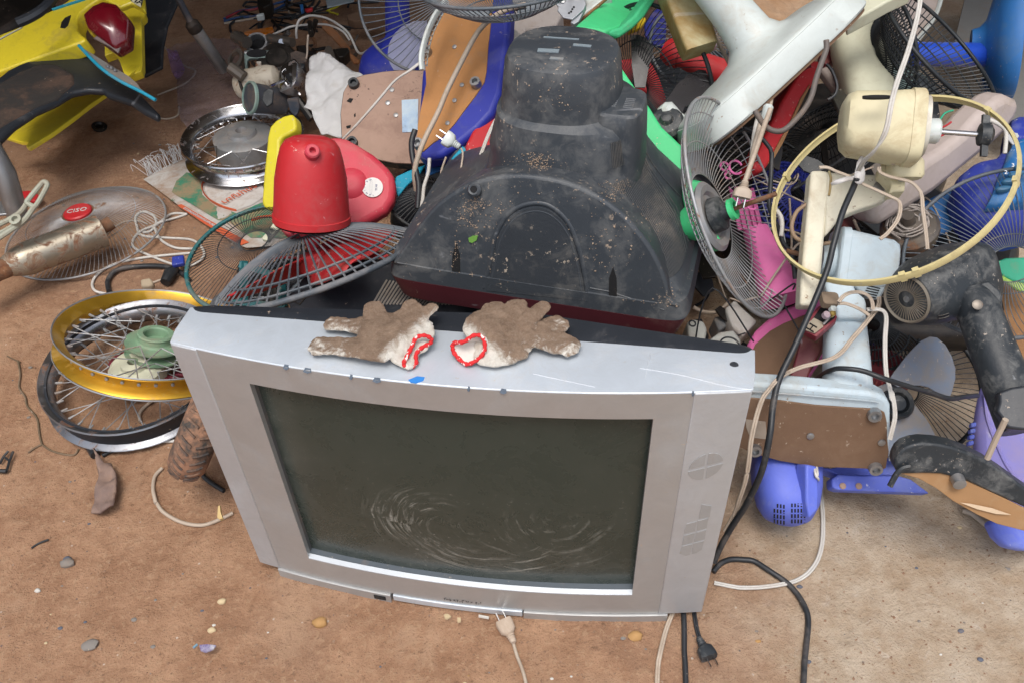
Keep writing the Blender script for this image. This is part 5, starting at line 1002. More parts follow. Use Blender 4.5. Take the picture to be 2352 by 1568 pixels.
# ---- the red fan
rf = thing('desk_fan', 'broken red desk fan lying motor-up over its black wire guard', 'fan', W(720, 600, 0))
ax0, ax1 = Q(712, 318, 1.60), Q(716, 494, 1.66)
ax = (ax0-ax1).normalized(); Lm = (ax0-ax1).length; Mm = frame(ax1, ax)
g = G(); g.loft(Mm, [(-.014,.070,.070,2), (-.012,.0735,.0735,2), (.0,.0735,.0735,2), (.001,.0715,.0715,2), (.07,.067,.067,2), (Lm*.75,.0595,.0595,2), (Lm*.88,.054,.054,2), (Lm*.96,.046,.046,2), (Lm*1.0,.034,.034,2), (Lm*1.01,.014,.014,2)], 56); mo = part('motor_housing', g, RED, rf, sm=50)
kn, kn_n = hit(g, 717, 352); kn = kn+kn_n*.010; g = G(); g.lathe(frame(kn, kn_n), [(.014,-.03), (.0135,.0), (.011,.003), (.006,.003), (.005,-.008)], 24); part('knob', g, PINKRED, mo)
g = G(); g.lathe(Mm, [(.071,-.016), (.066,-.018), (.02,-.02)], 40); part('front_plate', g, GREASE, rf)
g = G(); g.lathe(frame(ax1-ax*.02, -ax), [(.026,0), (.024,.02), (.016,.03), (.010,.05)], 24); part('shaft_boss', g, PINKRED, rf)
g = G()
for a in (30, 80, 150, 220, 290): g.lathe(Mm @ Matrix.Rotation(R_(a), 4, 'Z') @ Matrix.Translation((.042,0,-.034)), [(.003,0), (.004,.016)], 8)
part('studs', g, PINKRED, rf)
bs = PC(800, 450, 1.80, .05, .2, .97)
slab(rf, 'base', V6(290,380, 290,480, 330,580, 420,640, 700,610, 1050,450, 1190,400)[:4]+V2(1000,1900, 1230,1770, 1290,1680, 1305,1600, 1300,1480, 1240,1400, 1120,1290, 990,1210, 900,1160, 830,1145, 760,1140, 500,1300, 300,1500), bs, .045, PINKRED, bevel=.014)
st = bs.at(*V6(1112,232)[0], .003); g = G(); g.lathe(frame(st, bs.n), [(.0215,-.002), (.0215,.0006)], 36); stk = part('round_sticker', g, mat('sticker_white', (.68,.68,.66), .4, dust=.15, speck=.1), rf)
Ms = frame(st+bs.n*.0008, bs.n, cR); g = G(); g.lathe(Ms @ Matrix.Translation((-.003,0,0)), [(.0165,0), (.0172,0), (.0172,.0004), (.0165,.0004)], 30, closed=True, cap0=False, cap1=False, sx=.14, sy=1); txt('STAR', Ms @ Matrix.Translation((.008,0,0)) @ Matrix.Rotation(R_(90), 4, 'Z'), .006, g=g, ext=.0003)
for i, ch in enumerate('ORIGINAL'): a = R_(110+i*24); txt(ch, Ms @ Matrix.Rotation(a, 4, 'Z') @ Matrix.Translation((.0175,0,0)) @ Matrix.Rotation(R_(90), 4, 'Z'), .0052, g=g, ext=.0003)
part('sticker_print', g, mat('print_blue', (.06,.08,.22), .5, dust=0, speck=0), stk)
g = G(); g.lathe(frame(bs.at(*V2(930,1540)[0], .0), bs.n), [(.034,0), (.030,.004), (.020,.009), (.012,.010)], 30); part('neck_stub', g, PINKRED, rf)
Mg = frame(Q(729, 616, 1.69), cn(-.290,.90,.32)); R = .207
guard(rf, Mg, R, .070, 60, .028, GWIRE, GWIRE, (.80,.92), .0019, .0062, pw=2.1)
rmo = [o for o in rf.children if o.name.startswith('rim')][0]
blades(rf, Mg @ Matrix.Translation((0,0,.012)), 4, .180, .03, BLADER, hub=.034, hz=.04, twist=30, a_off=35, mh=BLADER)
# things under the red guard
cbx = thing('metal_rack', 'teal painted metal frame box beneath the black guard', 'metal frame', W(600, 740, 0))
for i, (a, b) in enumerate(((V6(30,850)[0], V6(30,1180)[0]), (V6(345,980)[0], V6(360,1230)[0]), (V6(0,880)[0], V6(400,1000)[0]), (V6(-60,1190)[0], V6(380,1230)[0]))):
    g = G(); g.tube([Q(*a, 1.72), Q(*b, 1.72)], .0085, 4); part('frame_bar', g, TEAL, cbx)
slab(cbx, 'dark_side', V6(-20,870, 350,990, 370,1230, -60,1230), PC(600, 660, 1.80, 0,.4,.9), .05, GREASE)
for k in range(3): slab(cbx, 'louvre', V6(95,1080+k*35, 200,1075+k*35, 200,1084+k*35, 95,1090+k*35), PC(600, 660, 1.79, 0,.4,.9), .004, STEEL, off=.002, bevel=0)
vp = thing('vented_panel', 'grey louvred plastic panel wedged under the black guard', 'panel', W(700, 740, 0))
pv = PC(690, 650, 1.76, -.1,.6,.8); slab(vp, 'panel', V6(360,1000, 580,930, 640,960, 390,1150, 370,1060), pv, .008, ICEG)
g = G(); 
for k in range(7): g.tube([pv.at(*V6(385,1010+k*18)[0], .002), pv.at(*V6(600-k*26,935+k*18)[0], .002)], .0016, 5)
part('louvres', g, BLK, vp)
lone('plastic_strip', 'cream plastic strip poking out left of the red base', 'plastic strip', V5(2190,660, 2310,505, 2352,560, 2250,680), PC(617, 532, 1.86, -.1,.5,.85), .01, PALEG)
lone('loose_propeller', 'loose red fan blade end below the black guard edge', 'fan blade', V6(1000,800, 1150,770, 1230,780, 1250,805, 1190,825, 1050,820), PC(858, 588, 1.72, 0,.5,.85), .003, BLADER)
# dark junk behind red fan
for i, (pts, dep, m, lab) in enumerate(((V2(1310,1480, 1420,1430, 1560,1380, 1510,1460, 1400,1560, 1330,1650, 1300,1570), 1.88, CYAN, 'cyan plastic fan blade piece under the speckled board'), (V2(1700,1440, 1790,1310, 1870,1222, 1905,1258, 1870,1330, 1780,1440), 1.80, CYAN, 'cyan plastic wing below the hanging white plug'), (V2(1560,1300, 1720,1300, 1720,1420, 1560,1480), 1.9, SKYB, 'dull blue plastic shard between the two cyan pieces'))):
    cx_ = sum(p[0] for p in pts)/len(pts); cy_ = sum(p[1] for p in pts)/len(pts); lone('plastic_piece', lab, 'plastic piece', pts, PC(cx_, cy_, dep, .2,.4,.9), .006, m)
lone('fan_stand', 'red fan base edge standing between the blue base and the black television', 'fan base', V2(1900,1210, 2000,1000, 2200,850, 2290,900, 2190,1330, 2050,1430, 1960,1520, 1900,1620, 1900,1400), PC(1110, 310, 1.82, .2,.3,.93), .03, RED, bevel=.01)
lone('fan_stand', 'large black filler slab darkening the hollow under the blue base', 'fan base', V2(1280,1500, 1500,1300, 1950,1200, 2000,1500, 1850,1900, 1500,2100, 1250,1850), PC(985, 470, 2.02, 0,.6,.8), .05, BLK, bevel=.015)  # filler slab added to blacken the hollow
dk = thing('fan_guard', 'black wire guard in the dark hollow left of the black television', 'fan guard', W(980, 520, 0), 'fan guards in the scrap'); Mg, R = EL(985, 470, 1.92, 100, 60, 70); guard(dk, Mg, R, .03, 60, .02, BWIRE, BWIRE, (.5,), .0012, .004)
prs = PC(820, 640, 1.70, -.02,.62,.78)
rsl = slab(tv, 'rear_slope', V6(390,1150, 560,950, 850,830, 1200,830, 1700,1000, 2400,1200, 2400,1320, 1000,1290, 430,1260), prs, .02, BLK, bevel=.004)
g = G()
for k in range(27): g.tube([prs.at(*V6(1232+29*k,1010+k*5)[0], .001), prs.at(*V6(1112+29*k,1215)[0], .001)], .0021, 5)
part('vent_slots', g, mat('vent_rib', (.30, .27, .24), .6, 0, dust=.5, speck=.3), rsl)
g = G(); g.tube([prs.at(*V6(395,1160)[0], .002), prs.at(*V6(500,1215)[0], .002), prs.at(*V6(700,960)[0], .002)], .0015, 5); part('seam', g, GREASE, rsl)
for i in range(7):
    a = Q(*V6(1290+i*20,720+i*12)[0], 1.66); cord('straw', 'dry twisted straw stalk caught beside the black guard edge', [a, a+cR*.012+cU*.008, a+cR*.03-cU*.004*i, a+cR*(.03+.004*i)-cU*.03], .0012, TCORD, 'straw', group='dry straw stalks caught at the guard edge')
# ================================================================= UPPER MIDDLE AND RIGHT
lone('carton', 'crumpled grey cardboard carton behind the black television neck', 'carton', V3_(238,-60, 600,-60, 640,20, 700,110, 640,215, 560,235, 380,250, 335,350, 250,300, 240,180), PC(1225, 50, 2.05, -.1,.4,.9), .12, CARD, bevel=.006)
lone('plastic_film', 'dirty clear plastic wrap bunched left of the black television neck', 'wrap', V3_(235,240, 300,235, 350,290, 335,420, 300,545, 215,600, 220,420), PC(1180, 110, 1.95, 0,.3,.95), .02, mat('dirty_wrap', (.40,.38,.36), .4, 0, dust=.7, bump=1), bevel=.008)
lone('brush_strip', 'grey bristled strip edge showing left of the black television neck', 'strip', V3_(205,600, 305,540, 310,610, 215,680), PC(1172, 172, 1.8, 0,.3,.95), .01, STEEL)
mbk = thing('metal_bracket', 'torn pale zinc metal bracket with slots above the black television neck', 'bracket', Q(1310, 40, 1.9)); pk = PC(1305, 25, 1.72, -.1,.3,.95); ZB = mat('pale_zinc', (.48,.50,.54), .4, .3, dust=.3)
slab(mbk, 'plate', V3_(590,-20, 700,-60, 850,-60, 890,35, 870,80, 775,165, 700,150, 650,90, 660,60), pk, .004, ZB, bevel=.001); slab(mbk, 'flange', V3_(870,40, 892,50, 830,180, 790,205, 760,190, 780,160), pk, .012, ZB, off=-.006, bevel=.001)
screw(mbk, pk.at(*V3_(695,10)[0], .001), pk.n, .006, STEEL, 'rivet')
for i, p in enumerate(V3_(747,112, 765,100, 775,80, 788,62)): g = G(); g.lathe(frame(pk.at(*p, .0005), pk.n), [(.0022,-.001), (.0022,.0006)], 10); part('slot', g, DARK, mbk)
lone('fan_stand', 'off-white plastic fan base rim behind the zinc bracket', 'fan base', V3_(850,-60, 1100,-60, 960,60, 860,130, 790,215, 760,200, 870,80, 890,40), PC(1365, 15, 1.80, -.3,.4,.85), .03, WHITE, bevel=.008)
gf = thing('fan_stand', 'bright green fan base tipped on its edge behind the black television neck', 'fan base', Q(1390, 60, 1.9)); pg1 = PC(1400, 45, 1.74, .2,.75,.62)
slab(gf, 'side_wall', V3_(1060,262, 1180,230, 1300,130, 1400,-10, 1440,-60, 1520,-60, 1440,60, 1390,140, 1290,240, 1170,322, 1090,300), PC(1410, 50, 1.70, .55,-.1,.8), .03, mat('green_side_shaded', (.06,.50,.22), .4, 0, dust=.35, dcol=(.1,.3,.16)), bevel=.008)  # side wall's shade put into a darker copy of the green
slab(gf, 'top_face', V3_(775,238, 830,190, 900,130, 1060,-10, 1110,-60, 1460,-60, 1390,30, 1300,130, 1180,222, 1060,262, 960,245), pg1, .02, GREEN, bevel=.006)
slab(gf, 'board', V3_(755,225, 800,190, 900,105, 1040,-10, 1060,-30, 1075,-20, 900,130, 780,240), PC(1350, 30, 1.76, 0,.5,.85), .008, BOARD)
lone('yellow_cap', 'small yellow plastic blade tip under the bright green base', 'plastic piece', V3_(1235,280, 1280,230, 1300,190, 1365,135, 1390,150, 1392,175, 1350,232, 1260,268), PC(1460, 55, 1.85, .1,.4,.9), .01, pl_('warm_yellow', (.66,.45,.01), dust=.2))
# green leg behind the cone
lone('fan_stand', 'bright green plastic panel jutting out right of the black television', 'fan base', V3_(1080,400, 1180,560, 1300,735, 1420,900, 1520,1060, 1700,1230, 1760,1400, 1790,1560, 1680,1560, 1590,1490, 1560,1400, 1525,1350, 1300,1200, 1080,700), PC(1505, 300, 1.68, -.3,.2,.93), .03, GREEN, bevel=.006)
# yellowed pillar, white big base
yp = thing('fan_pole', 'yellow-stained square beige fan pole slanting in front of the black guards', 'fan pole', Q(1600, 120, 1.9))
g = G(); a, b = Q(1545, -50, 1.72), Q(1607, 118, 1.70); g.loft(frame(a, b-a, cR), [(0,.037,.030,8), ((b-a).length*.9,.034,.028,8), ((b-a).length,.032,.026,8)], 40); part('pole', g, OLDCR, yp)
wb = thing('desk_fan', 'large white fan base with thick pole leaning across the top of the pile', 'fan', Q(1750, 200, 1.9))
Bx = lcn(1757, 172, -.655,.74,.14); bc_ = Q(1757, 178, 1.66); Lx = (cR*.74+cU*.67); Mx = frame(bc_, Bx, Lx)
g = G(); g.loft(Mx, [(-.012,.194,.135,4.5), (-.008,.197,.138,4.5), (.034,.188,.130,4,.002), (.0345,.184,.127,4,.002), (.037,.183,.126,4,.002), (.040,.180,.122,3.6,.004), (.046,.150,.104,3,.008), (.052,.088,.072,2.6,.014), (.062,.060,.053,2.2,.022), (.08,.046,.044,2,.026), (.13,.040,.040,2,.028), (.36,.035,.035,2,.03)], 72); part('base_and_pole', g, WHITE, wb, sm=50)
g = G(); g.loft(Mx, [(-.018,.188,.131,4.5), (-.0125,.188,.131,4.5)], 60); part('underside_board', g, BOARDD, wb)
g = G(); g.lathe(Mx @ Matrix.Translation((-.165,.07,.06)), [(.022,-.02), (.02,.02), (.01,.028)], 20); part('knob', g, WHITE, wb)
lone('timber_slab', 'weathered brown bark-like wood slab behind the white fan base', 'wood slab', VE(1250,-120, 2700,-120, 2500,30, 2330,80, 2100,170, 1900,350, 1800,370, 1600,330, 1400,60), PC(1810, 20, 2.0, 0,.5,.85), .05, mat('bark_wood', (.40,.23,.12), .85, 0, dust=.4, dcol=(.20,.10,.05), col2=(.52,.36,.24), speck=.4, bump=1.5, sc=1.3), bevel=.01)
# dark tangle in the middle: red pole fan, blades, guards
rp = thing('desk_fan', 'red fan pole and base half buried under the white fan base', 'fan', W(1600, 260, 0))
a, b = Q(1540, 118, 1.95), Q(1700, 190, 1.90); d = (b-a)
g = G(); g.tube([a, a+d*.35, b, b+d*.4], [.022,.026,.036,.04], 24); part('pole', g, RED, rp, sm=60)
g = G(); g.lathe(frame(a-d*.02, -d), [(.03,-.03), (.032,-.01), (.028,.0), (.024,.01), (.01,.014)], 24); part('collar', g, RED, rp)
slab(rp, 'base', VE(-60,700, 100,680, 290,700, 340,760, 420,920, 500,1150, 460,1240, 400,1230, 300,1100, 100,1010, -40,850), PC(1480, 180, 2.10, -.1,.3,.95), .03, RED, bevel=.01)
g3 = thing('fan_guard', 'black wire guard crossing in front of the red fan pole', 'fan guard', W(1560, 200, 0), 'fan guards in the scrap'); Mg, R = EL(1500, 190, 1.86, 175, 118, 205); guard(g3, Mg, R, .04, 70, .02, BWIRE, BWIRE, (.6,), .0010, .0045, swirl=.5)
g4 = thing('fan_guard', 'grey wire guard behind the yellow-stained pole', 'fan guard', W(1540, 120, 0), 'fan guards in the scrap'); Mg, R = EL(1600, 110, 2.05, 110, 90, 60); guard(g4, Mg, R, .03, 40, .02, GWIRE, GWIRE, (.6,), .0012, .004)
lone('loose_propeller', 'upright smoky black fan blade between the cone and the red pole', 'fan blade', VE(80,420, 170,410, 260,450, 350,560, 330,690, 290,800, 250,1030, 130,1030, 90,760), PC(1475, 150, 1.80, -.1,.2,.97), .003, SMOKE, bevel=0)
lone('loose_propeller', 'broad smoky black fan blade beneath the red pole', 'fan blade', VE(465,1250, 500,1180, 620,1000, 760,880, 880,820, 960,830, 1010,950, 1080,1040, 1010,1160, 880,1180, 720,1250, 600,1500, 520,1480), PC(1580, 230, 1.72, .1,.35,.93), .003, SMOKE, bevel=0)
g = G(); g.lathe(frame(Q(*VE(500,1440)[0], 1.70), cn(-.2,.3,.93)), [(.034,-.03), (.034,.0), (.028,.008), (.014,.010), (.010,.02), (.004,.022)], 28); solo('fan_hub', 'dark dusty fan hub next to the black television shoulder', 'fan hub', g, BLKW)
for i, (pts, dep) in enumerate(((VE(240,280, 330,150, 430,60, 490,100, 500,350, 480,560, 350,520, 250,420), 2.15), (VE(420,10, 500,30, 500,200, 430,250), 2.2))):
    lone('plastic_piece', ('dark navy fan blade behind the yellow-stained pole', 'blue plastic strip behind the bright green base')[i], 'plastic piece', pts, PC(1500, 70, dep, 0,.4,.9), .01, NAVY)
lone('fan_stand', 'lilac grey rounded plastic base behind the white pole', 'fan base', VE(820,60, 900,150, 1000,330, 1090,450, 1100,520, 1060,545, 1000,520, 940,300, 860,180), PC(1620, 60, 1.92, 0,.4,.9), .02, LILAC, bevel=.005)
cord('cord', 'grey cord hanging between the yellowed pole and white pole', [Q(x, y, 1.75) for x, y in VE(1075,410, 1130,550, 1200,680, 1265,810, 1290,900)], .0042, TCORD)
lone('fan_stand', 'black filler plate darkening the gap low behind the broad smoky blade', 'fan base', VE(250,700, 700,560, 1250,600, 1350,900, 1200,1200, 700,1600, 350,1700), PC(1580, 230, 2.30, 0,.5,.85), .05, BLK, bevel=.01)  # filler plate added so the gap behind the blade reads dark
# red base right under the white base
rb = thing('fan_stand', 'red fan base shell with brown board hanging under the white fan base', 'fan base', W(1800, 390, 0)); pr = PC(1800, 270, 1.70, .35,.25,.9)
slab(rb, 'shell', V4(560,510, 620,505, 665,545, 640,640, 600,700, 540,760, 480,900, 400,1040, 320,1180, 250,1320, 210,1380, 170,1430, 130,1450, 90,1420, 75,1370, 110,1290, 200,1100, 330,830, 460,620), pr, .05, RED, bevel=.014)
slab(rb, 'board_edge', V4(560,700, 540,760, 470,900, 390,1070, 330,1200, 250,1340, 225,1370, 210,1370, 250,1280, 400,1000, 480,820), pr, .01, BOARD, off=.004, bevel=.001)
slab(rb, 'underside', V4(100,900, 240,760, 350,670, 470,590, 560,520, 440,640, 330,830, 200,1100, 110,1280, 70,1200, 160,1000), PC(1780, 270, 1.74, -.4,.3,.85), .02, MAR)
for i, (pts, dep, r, m) in enumerate((((690,340, 690,420, 640,560, 600,680, 570,800, 520,900, 440,1000, 340,1090, 250,1100, 170,1050, 90,930), 1.50, .005, mat('brown_grey_cord', (.13,.11,.10), .5, dust=.5, bump=0)), ((150,850, 120,980, 90,1120, 70,1300), 1.55, .005, WCORD), ((230,790, 220,880, 180,950, 130,1060, 80,1250, 50,1400, 40,1470, 5,1520), 1.54, .004, TCORD), ((690,540, 740,600, 780,720, 760,800, 700,840), 1.62, .003, BCORD), ((0,1070, 110,1130, 190,1210, 230,1300, 220,1560), 1.58, .004, BCORD))):
    cord('cord', ('brown-grey cord drooping in a big loop below the white fan base', 'pale straight cord hanging before the red shell', 'tan cord hanging down in front of the pink-ringed guard', 'thin black lead beside the pinkish pole', 'black lead arching over the blue guard')[i], [Q(x, y, dep) for x, y in V4(*pts)], r, m)
g = G(); g.lathe(frame(Q(*V4(195,935)[0], 1.53), cn(.2,.9,.2)), [(.005,-.02), (.009,-.014), (.009,.008), (.005,.012)], 16); solo('plug', 'white round plug on the cord beside the red shell', 'plug', g, WHITE)
pgb = thing('plug', 'beige two-pin plug dangling in front of the pink motor', 'plug', Q(1704, 450, 1.5)); mains_plug(pgb, Q(1703, 455, 1.47), Q(1712, 415, 1.47), TCORD, .013)
cord('cord', 'tan cord running up from the dangling beige plug', [Q(x, y, 1.48) for x, y in ((1712,415),(1722,385),(1738,340),(1755,290),(1770,250))], .0045, TCORD)
# top right: cream poles, black guards, blue stand, pink base
cp2 = thing('fan_pole', 'tall cream oval fan pole standing behind the beige motor', 'fan pole', Q(1970, 220, 1.7)); a, b = Q(1945, 10, 1.85), Q(2000, 235, 1.75)
g = G(); g.loft(frame(a, b-a, cR), [(-.05,.030,.03,3), (.05,.043,.034,3), (.12,.052,.04,3), ((b-a).length+.04,.050,.04,3)], 36); part('pole', g, PALEG, cp2)
lone('fan_pole', 'cream square fan pole end crossing over the black guard at the top', 'fan pole', V4(1010,-5, 1060,-60, 1400,-80, 1200,15, 1060,95, 960,150, 860,205, 850,160, 900,85), PC(1985, 20, 1.62, -.3,.5,.8), .03, PALEG, bevel=.004)
lone('fan_pole', 'pinkish grey fan pole slanting beside the cream oval pole', 'fan pole', V4(640,560, 720,540, 800,570, 1000,720, 1120,800, 1100,900, 900,900, 780,740), PC(1930, 190, 1.82, 0,.4,.9), .03, PALEP, bevel=.01)
lone('switch_box', 'brown plastic switch box beneath the white fan base edge', 'switch box', V4(640,440, 700,370, 800,430, 770,500, 700,545, 650,520), PC(1905, 125, 1.85, 0,.5,.85), .03, MAR)
g5 = thing('fan_guard', 'black fine-mesh guard seen nearly edge-on behind the white cord', 'fan guard', Q(2050, 120, 1.9), 'fan guards in the scrap'); Mg, R = EL(2062, 112, 1.76, 108, 36, 195, cU); guard(g5, Mg, R, .05, 84, .02, BWIRE, BWIRE, (.3,.5,.65,.8,.92), .0013, .004)
g6 = thing('fan_guard', 'black wire guard slanting edge-on in front of the blue stand', 'fan guard', Q(2150, 130, 1.9), 'fan guards in the scrap'); Mg, R = EL(2160, 110, 1.72, 185, 40, 45); guard(g6, Mg, R, -.075, 84, .03, BWIRE, BWIRE, (.45,.6,.72,.84,.93), .0012, .0042, swirl=.3)
lone('fan_stand', 'grey-green plastic base in shade behind the slanting black guard', 'fan base', V4(1100,250, 1200,400, 1400,540, 1560,640, 1580,720, 1500,800, 1350,850, 1200,780, 1120,500), PC(2085, 160, 1.95, 0,.5,.85), .04, mat('grey_green_plastic', (.16,.23,.22), .45, dust=.4), bevel=.02)
pkb = thing('fan_stand', 'pinkish grey fan base with white rim at the top right', 'fan base', W(2100, 110, 0)); pq = PC(2100, 20, 2.25, 0,.4,.9)
slab(pkb, 'plate', V4(1240,-60, 1660,-60, 1645,40, 1600,150, 1500,280, 1410,390, 1350,350, 1300,200), pq, .02, PALEP); g = G(); g.tube(cr([pq.at(*p, .002) for p in V4(1660,-60, 1640,40, 1595,150, 1500,285, 1410,395)], 5), .006, 7); part('white_rim', g, WHITE, pkb)
lone('grey_ground_slab', 'flat grey slab standing in for shaded ground at the top right corner', 'sheet', V4(1760,370, 1870,-80, 2500,-80, 2500,1100, 2180,1000, 2100,600), PC(2290, 90, 2.6, 0,.72,.69), .01, mat('shaded_ground_grey', (.22,.215,.20), .8, 0, dust=.4), bevel=.001)  # grey slab standing in for concrete ground in shade
bsd = thing('desk_fan', 'bright blue fan stand lying sideways with disc base at the top right', 'fan', W(2260, 200, 0)); a, b = Q(2095, 125, 2.02), Q(2262, 127, 2.05)
g = G(); g.tube([a, b], .0275, 28); part('pole', g, mat('vivid_blue_pole', (.015,.07,.50), .3, dust=.2, coat=.2), bsd)
Mx = frame(Q(2284, 96, 2.05), lcn(2284, 96, -.985,-.06,.12), cU); g = G(); g.loft(Mx, [(-.042,.142,.125,2.6), (-.035,.145,.127,2.6), (-.012,.138,.12,2.4), (.006,.11,.10,2.2), (.02,.05,.05,2), (.034,.034,.034,2), (.05,.030,.030,2)], 64); part('base', g, SKYB, bsd, sm=60)
g = G()
for k in range(6): g.box(Mx @ Matrix.Translation((-.075-.009*k,.05,.012-.003*k)), .0045, .03, .012)
part('vent_ribs', g, SKYB, bsd)
# long pale base
plb = thing('fan_stand', 'long dusty pinkish fan base lying diagonally at the right', 'fan base', W(2200, 480, 0)); pd2 = PC(2170, 380, 1.56, .45,-.35,.82)
slab(plb, 'top', V4(1560,1330, 1700,1150, 1850,980, 1980,850, 2100,820, 2000,960, 1900,1080, 1800,1200, 1640,1320, 1500,1420), PC(2200, 300, 1.60, -.2,.6,.75), .03, LILAC, bevel=.006)
slab(plb, 'side_wall', V8(1960,-10, 1600,285, 1350,440, 1132,577, 1085,520, 1060,430, 1130,360, 1250,250, 1380,130)+V4(1420,1430, 1560,1330, 1700,1240, 1850,1120, 1960,990, 2060,900, 2160,820, 2225,798, 2310,835, 2337,878, 2290,1000, 2200,1130, 2080,1240), pd2, .06, PALEP, bevel=.018)
cord('cord', 'short white cord looped over the long dusty base', [Q(x, y, 1.48) for x, y in V4(2050,1005, 2130,1040, 2190,1090, 2200,1160, 2188,1290)], .0036, WCORD)
# ---- beige motor fan
cm = thing('fan_motor', 'cream fan motor housing with exposed shaft hung at the right by a white cord', 'fan motor', Q(2030, 370, 1.4))
a, b = Q(1940, 286, 1.375), Q(2108, 294, 1.355); d = (b-a).normalized(); L_ = (b-a).length; Mx = frame(a, d, cU)
g = G(); g.loft(Mx, [(-.006,.030,.030,2.5,.004), (-.001,.042,.042,3,.002), (.010,.0485,.047,3.4), (.06,.052,.050,3.8,-.002), (L_-.020,.055,.052,4.2,-.003), (L_-.019,.0575,.053,4.2,-.003), (L_-.003,.0575,.053,4.2,-.003), (L_,.055,.051,4.2,-.003)], 56); hs = part('housing', g, CREAM, cm, sm=40)
g = G(); g.loft(frame(b, d, cU), [(.0,.047,.046,3), (.008,.047,.046,3)], 40); part('front_plate', g, mat('plate_white', (.52,.50,.44), .4, .2, dust=.4), cm)
for s in ((.035,.015), (-.035,.02), (.01,-.03)): screw(cm, b+cU*s[0]+d*.009-cF*s[1]*0+cR*0, d, .004, CHROME)
g = G(); g.lathe(frame(b+d*.006-cU*.004, d), [(.020,0), (.020,.006), (.019,.008), (.0195,.022), (.017,.025)], 28); part('collar', g, WHITE, cm)
g = G(); g.tube([b+d*.02-cU*.004, b+d*.095-cU*.006], .0042, 10); part('shaft', g, CHROME, cm)
e_ = b+d*.092-cU*.006
g = G(); g.lathe(frame(e_, d), [(.008,-.006), (.017,-.003), (.019,.010), (.010,.016)], 14); g.prism([e_+cU*.03, e_+cU*.028+d*.01, e_+d*.006-cU*.034, e_-d*.003-cU*.034], -cF*.006); part('clip', g, BLKW, cm)
for i, (c_, pts) in enumerate(((mat('green_lead', (.01,.35,.2), .4, dust=0, bump=0), (1755,928, 1690,950, 1650,1000, 1630,1060)), (mat('red_lead', (.45,.01,.02), .4, dust=0, bump=0), (1740,1025, 1690,1060, 1620,1085)), (mat('red_lead2', (.45,.01,.02), .4, dust=0, bump=0), (1600,1110, 1640,1145, 1690,1120, 1700,1090)))):
    cord('lead', None, [Q(x, y, 1.40) for x, y in V4(*pts)], .0016, c_, root=cm)
g = G(); g.lathe(frame(Q(*V4(1110,808)[0], 1.285), cU), [(.016,-.004), (.016,.0)], 20, sx=1.3, sy=.4); part('oil_hole', g, DARK, hs)
g = G(); g.tube([Q(*V4(1220,1300)[0], 1.36), Q(*V4(1260,1375)[0], 1.37)], .004, 8); part('lead_wire', g, TCORD, cm)
g = G(); g.tube([Q(*V4(1350,1290)[0], 1.38), Q(*V4(1350,1400)[0], 1.39)], .018, 14); part('swivel_pin', g, CREAM, cm)
cn2 = thing('fan_neck', 'ivory fan pole and bracket arm below the cream motor', 'fan pole', W(1880, 680, 0)); pc = PC(1910, 480, 1.44, -.05,.2,.97)
slab(cn2, 'pole', V8(565,88, 640,85, 715,95, 712,300, 680,600, 655,900, 628,1100, 612,1220, 470,1220, 480,1000, 510,650, 545,300), pc, .035, CREAMW, bevel=.005)
slab(cn2, 'arm', V8(700,98, 800,108, 940,115, 1180,125, 1225,165, 1250,215, 1247,290, 1200,330, 1100,372, 980,410, 860,460, 780,520, 725,595, 680,640, 690,300), pc, .03, CREAMW, off=.002, bevel=.007)
j = slab(cn2, 'joint', V8(1150,28, 1270,30, 1290,100, 1365,120, 1350,262, 1260,268, 1215,280, 1240,200, 1180,130, 1140,100), PC(2055, 400, 1.40, -.1,.3,.95), .03, CREAM, bevel=.003)
g = G(); a = Q(*V8(1350,68)[0], 1.39); g.loft(frame(a-cU*.016, cU, cR), [(-.002,.024,.020,3), (.003,.027,.023,3), (.024,.027,.023,3), (.030,.024,.020,3)], 30); part('joint_cap', g, CREAM, j)
screw(cn2, pc.at(*V8(1136,228)[0], .003), pc.n, .0095, STEEL); screw(cn2, Q(*V8(1322,140)[0], 1.385), pc.n, .0085, STEEL)
g = G(); g.tube(cr([pc.at(*p, .004) for p in V8(712,95, 728,150, 722,240, 712,300)], 3), .002, 6); part('seam', g, OLDCR, cn2)
yr = thing('guard_ring', 'big yellowed plastic guard ring looping round the cream motor', 'ring', Q(1990, 640, 1.3))
Mg, R = EL(2037, 430, 1.40, 268, 192, 116); g = G(); g.lathe(Mg, [(R-.003,-.0058), (R+.001,-.0062), (R+.0026,0), (R+.001,.0062), (R-.003,.0058), (R-.0012,0)], 96, closed=True, cap0=False, cap1=False); part('hoop', g, YELRING, yr, sm=40)
for a in (20, 68, 140, 262, 268, 330):
    g = G(); g.box(Mg @ Matrix.Rotation(R_(a), 4, 'Z') @ Matrix.Translation((R-.002, 0, .0)), .007, .009, .017); part('clip', g, YELRING, yr)

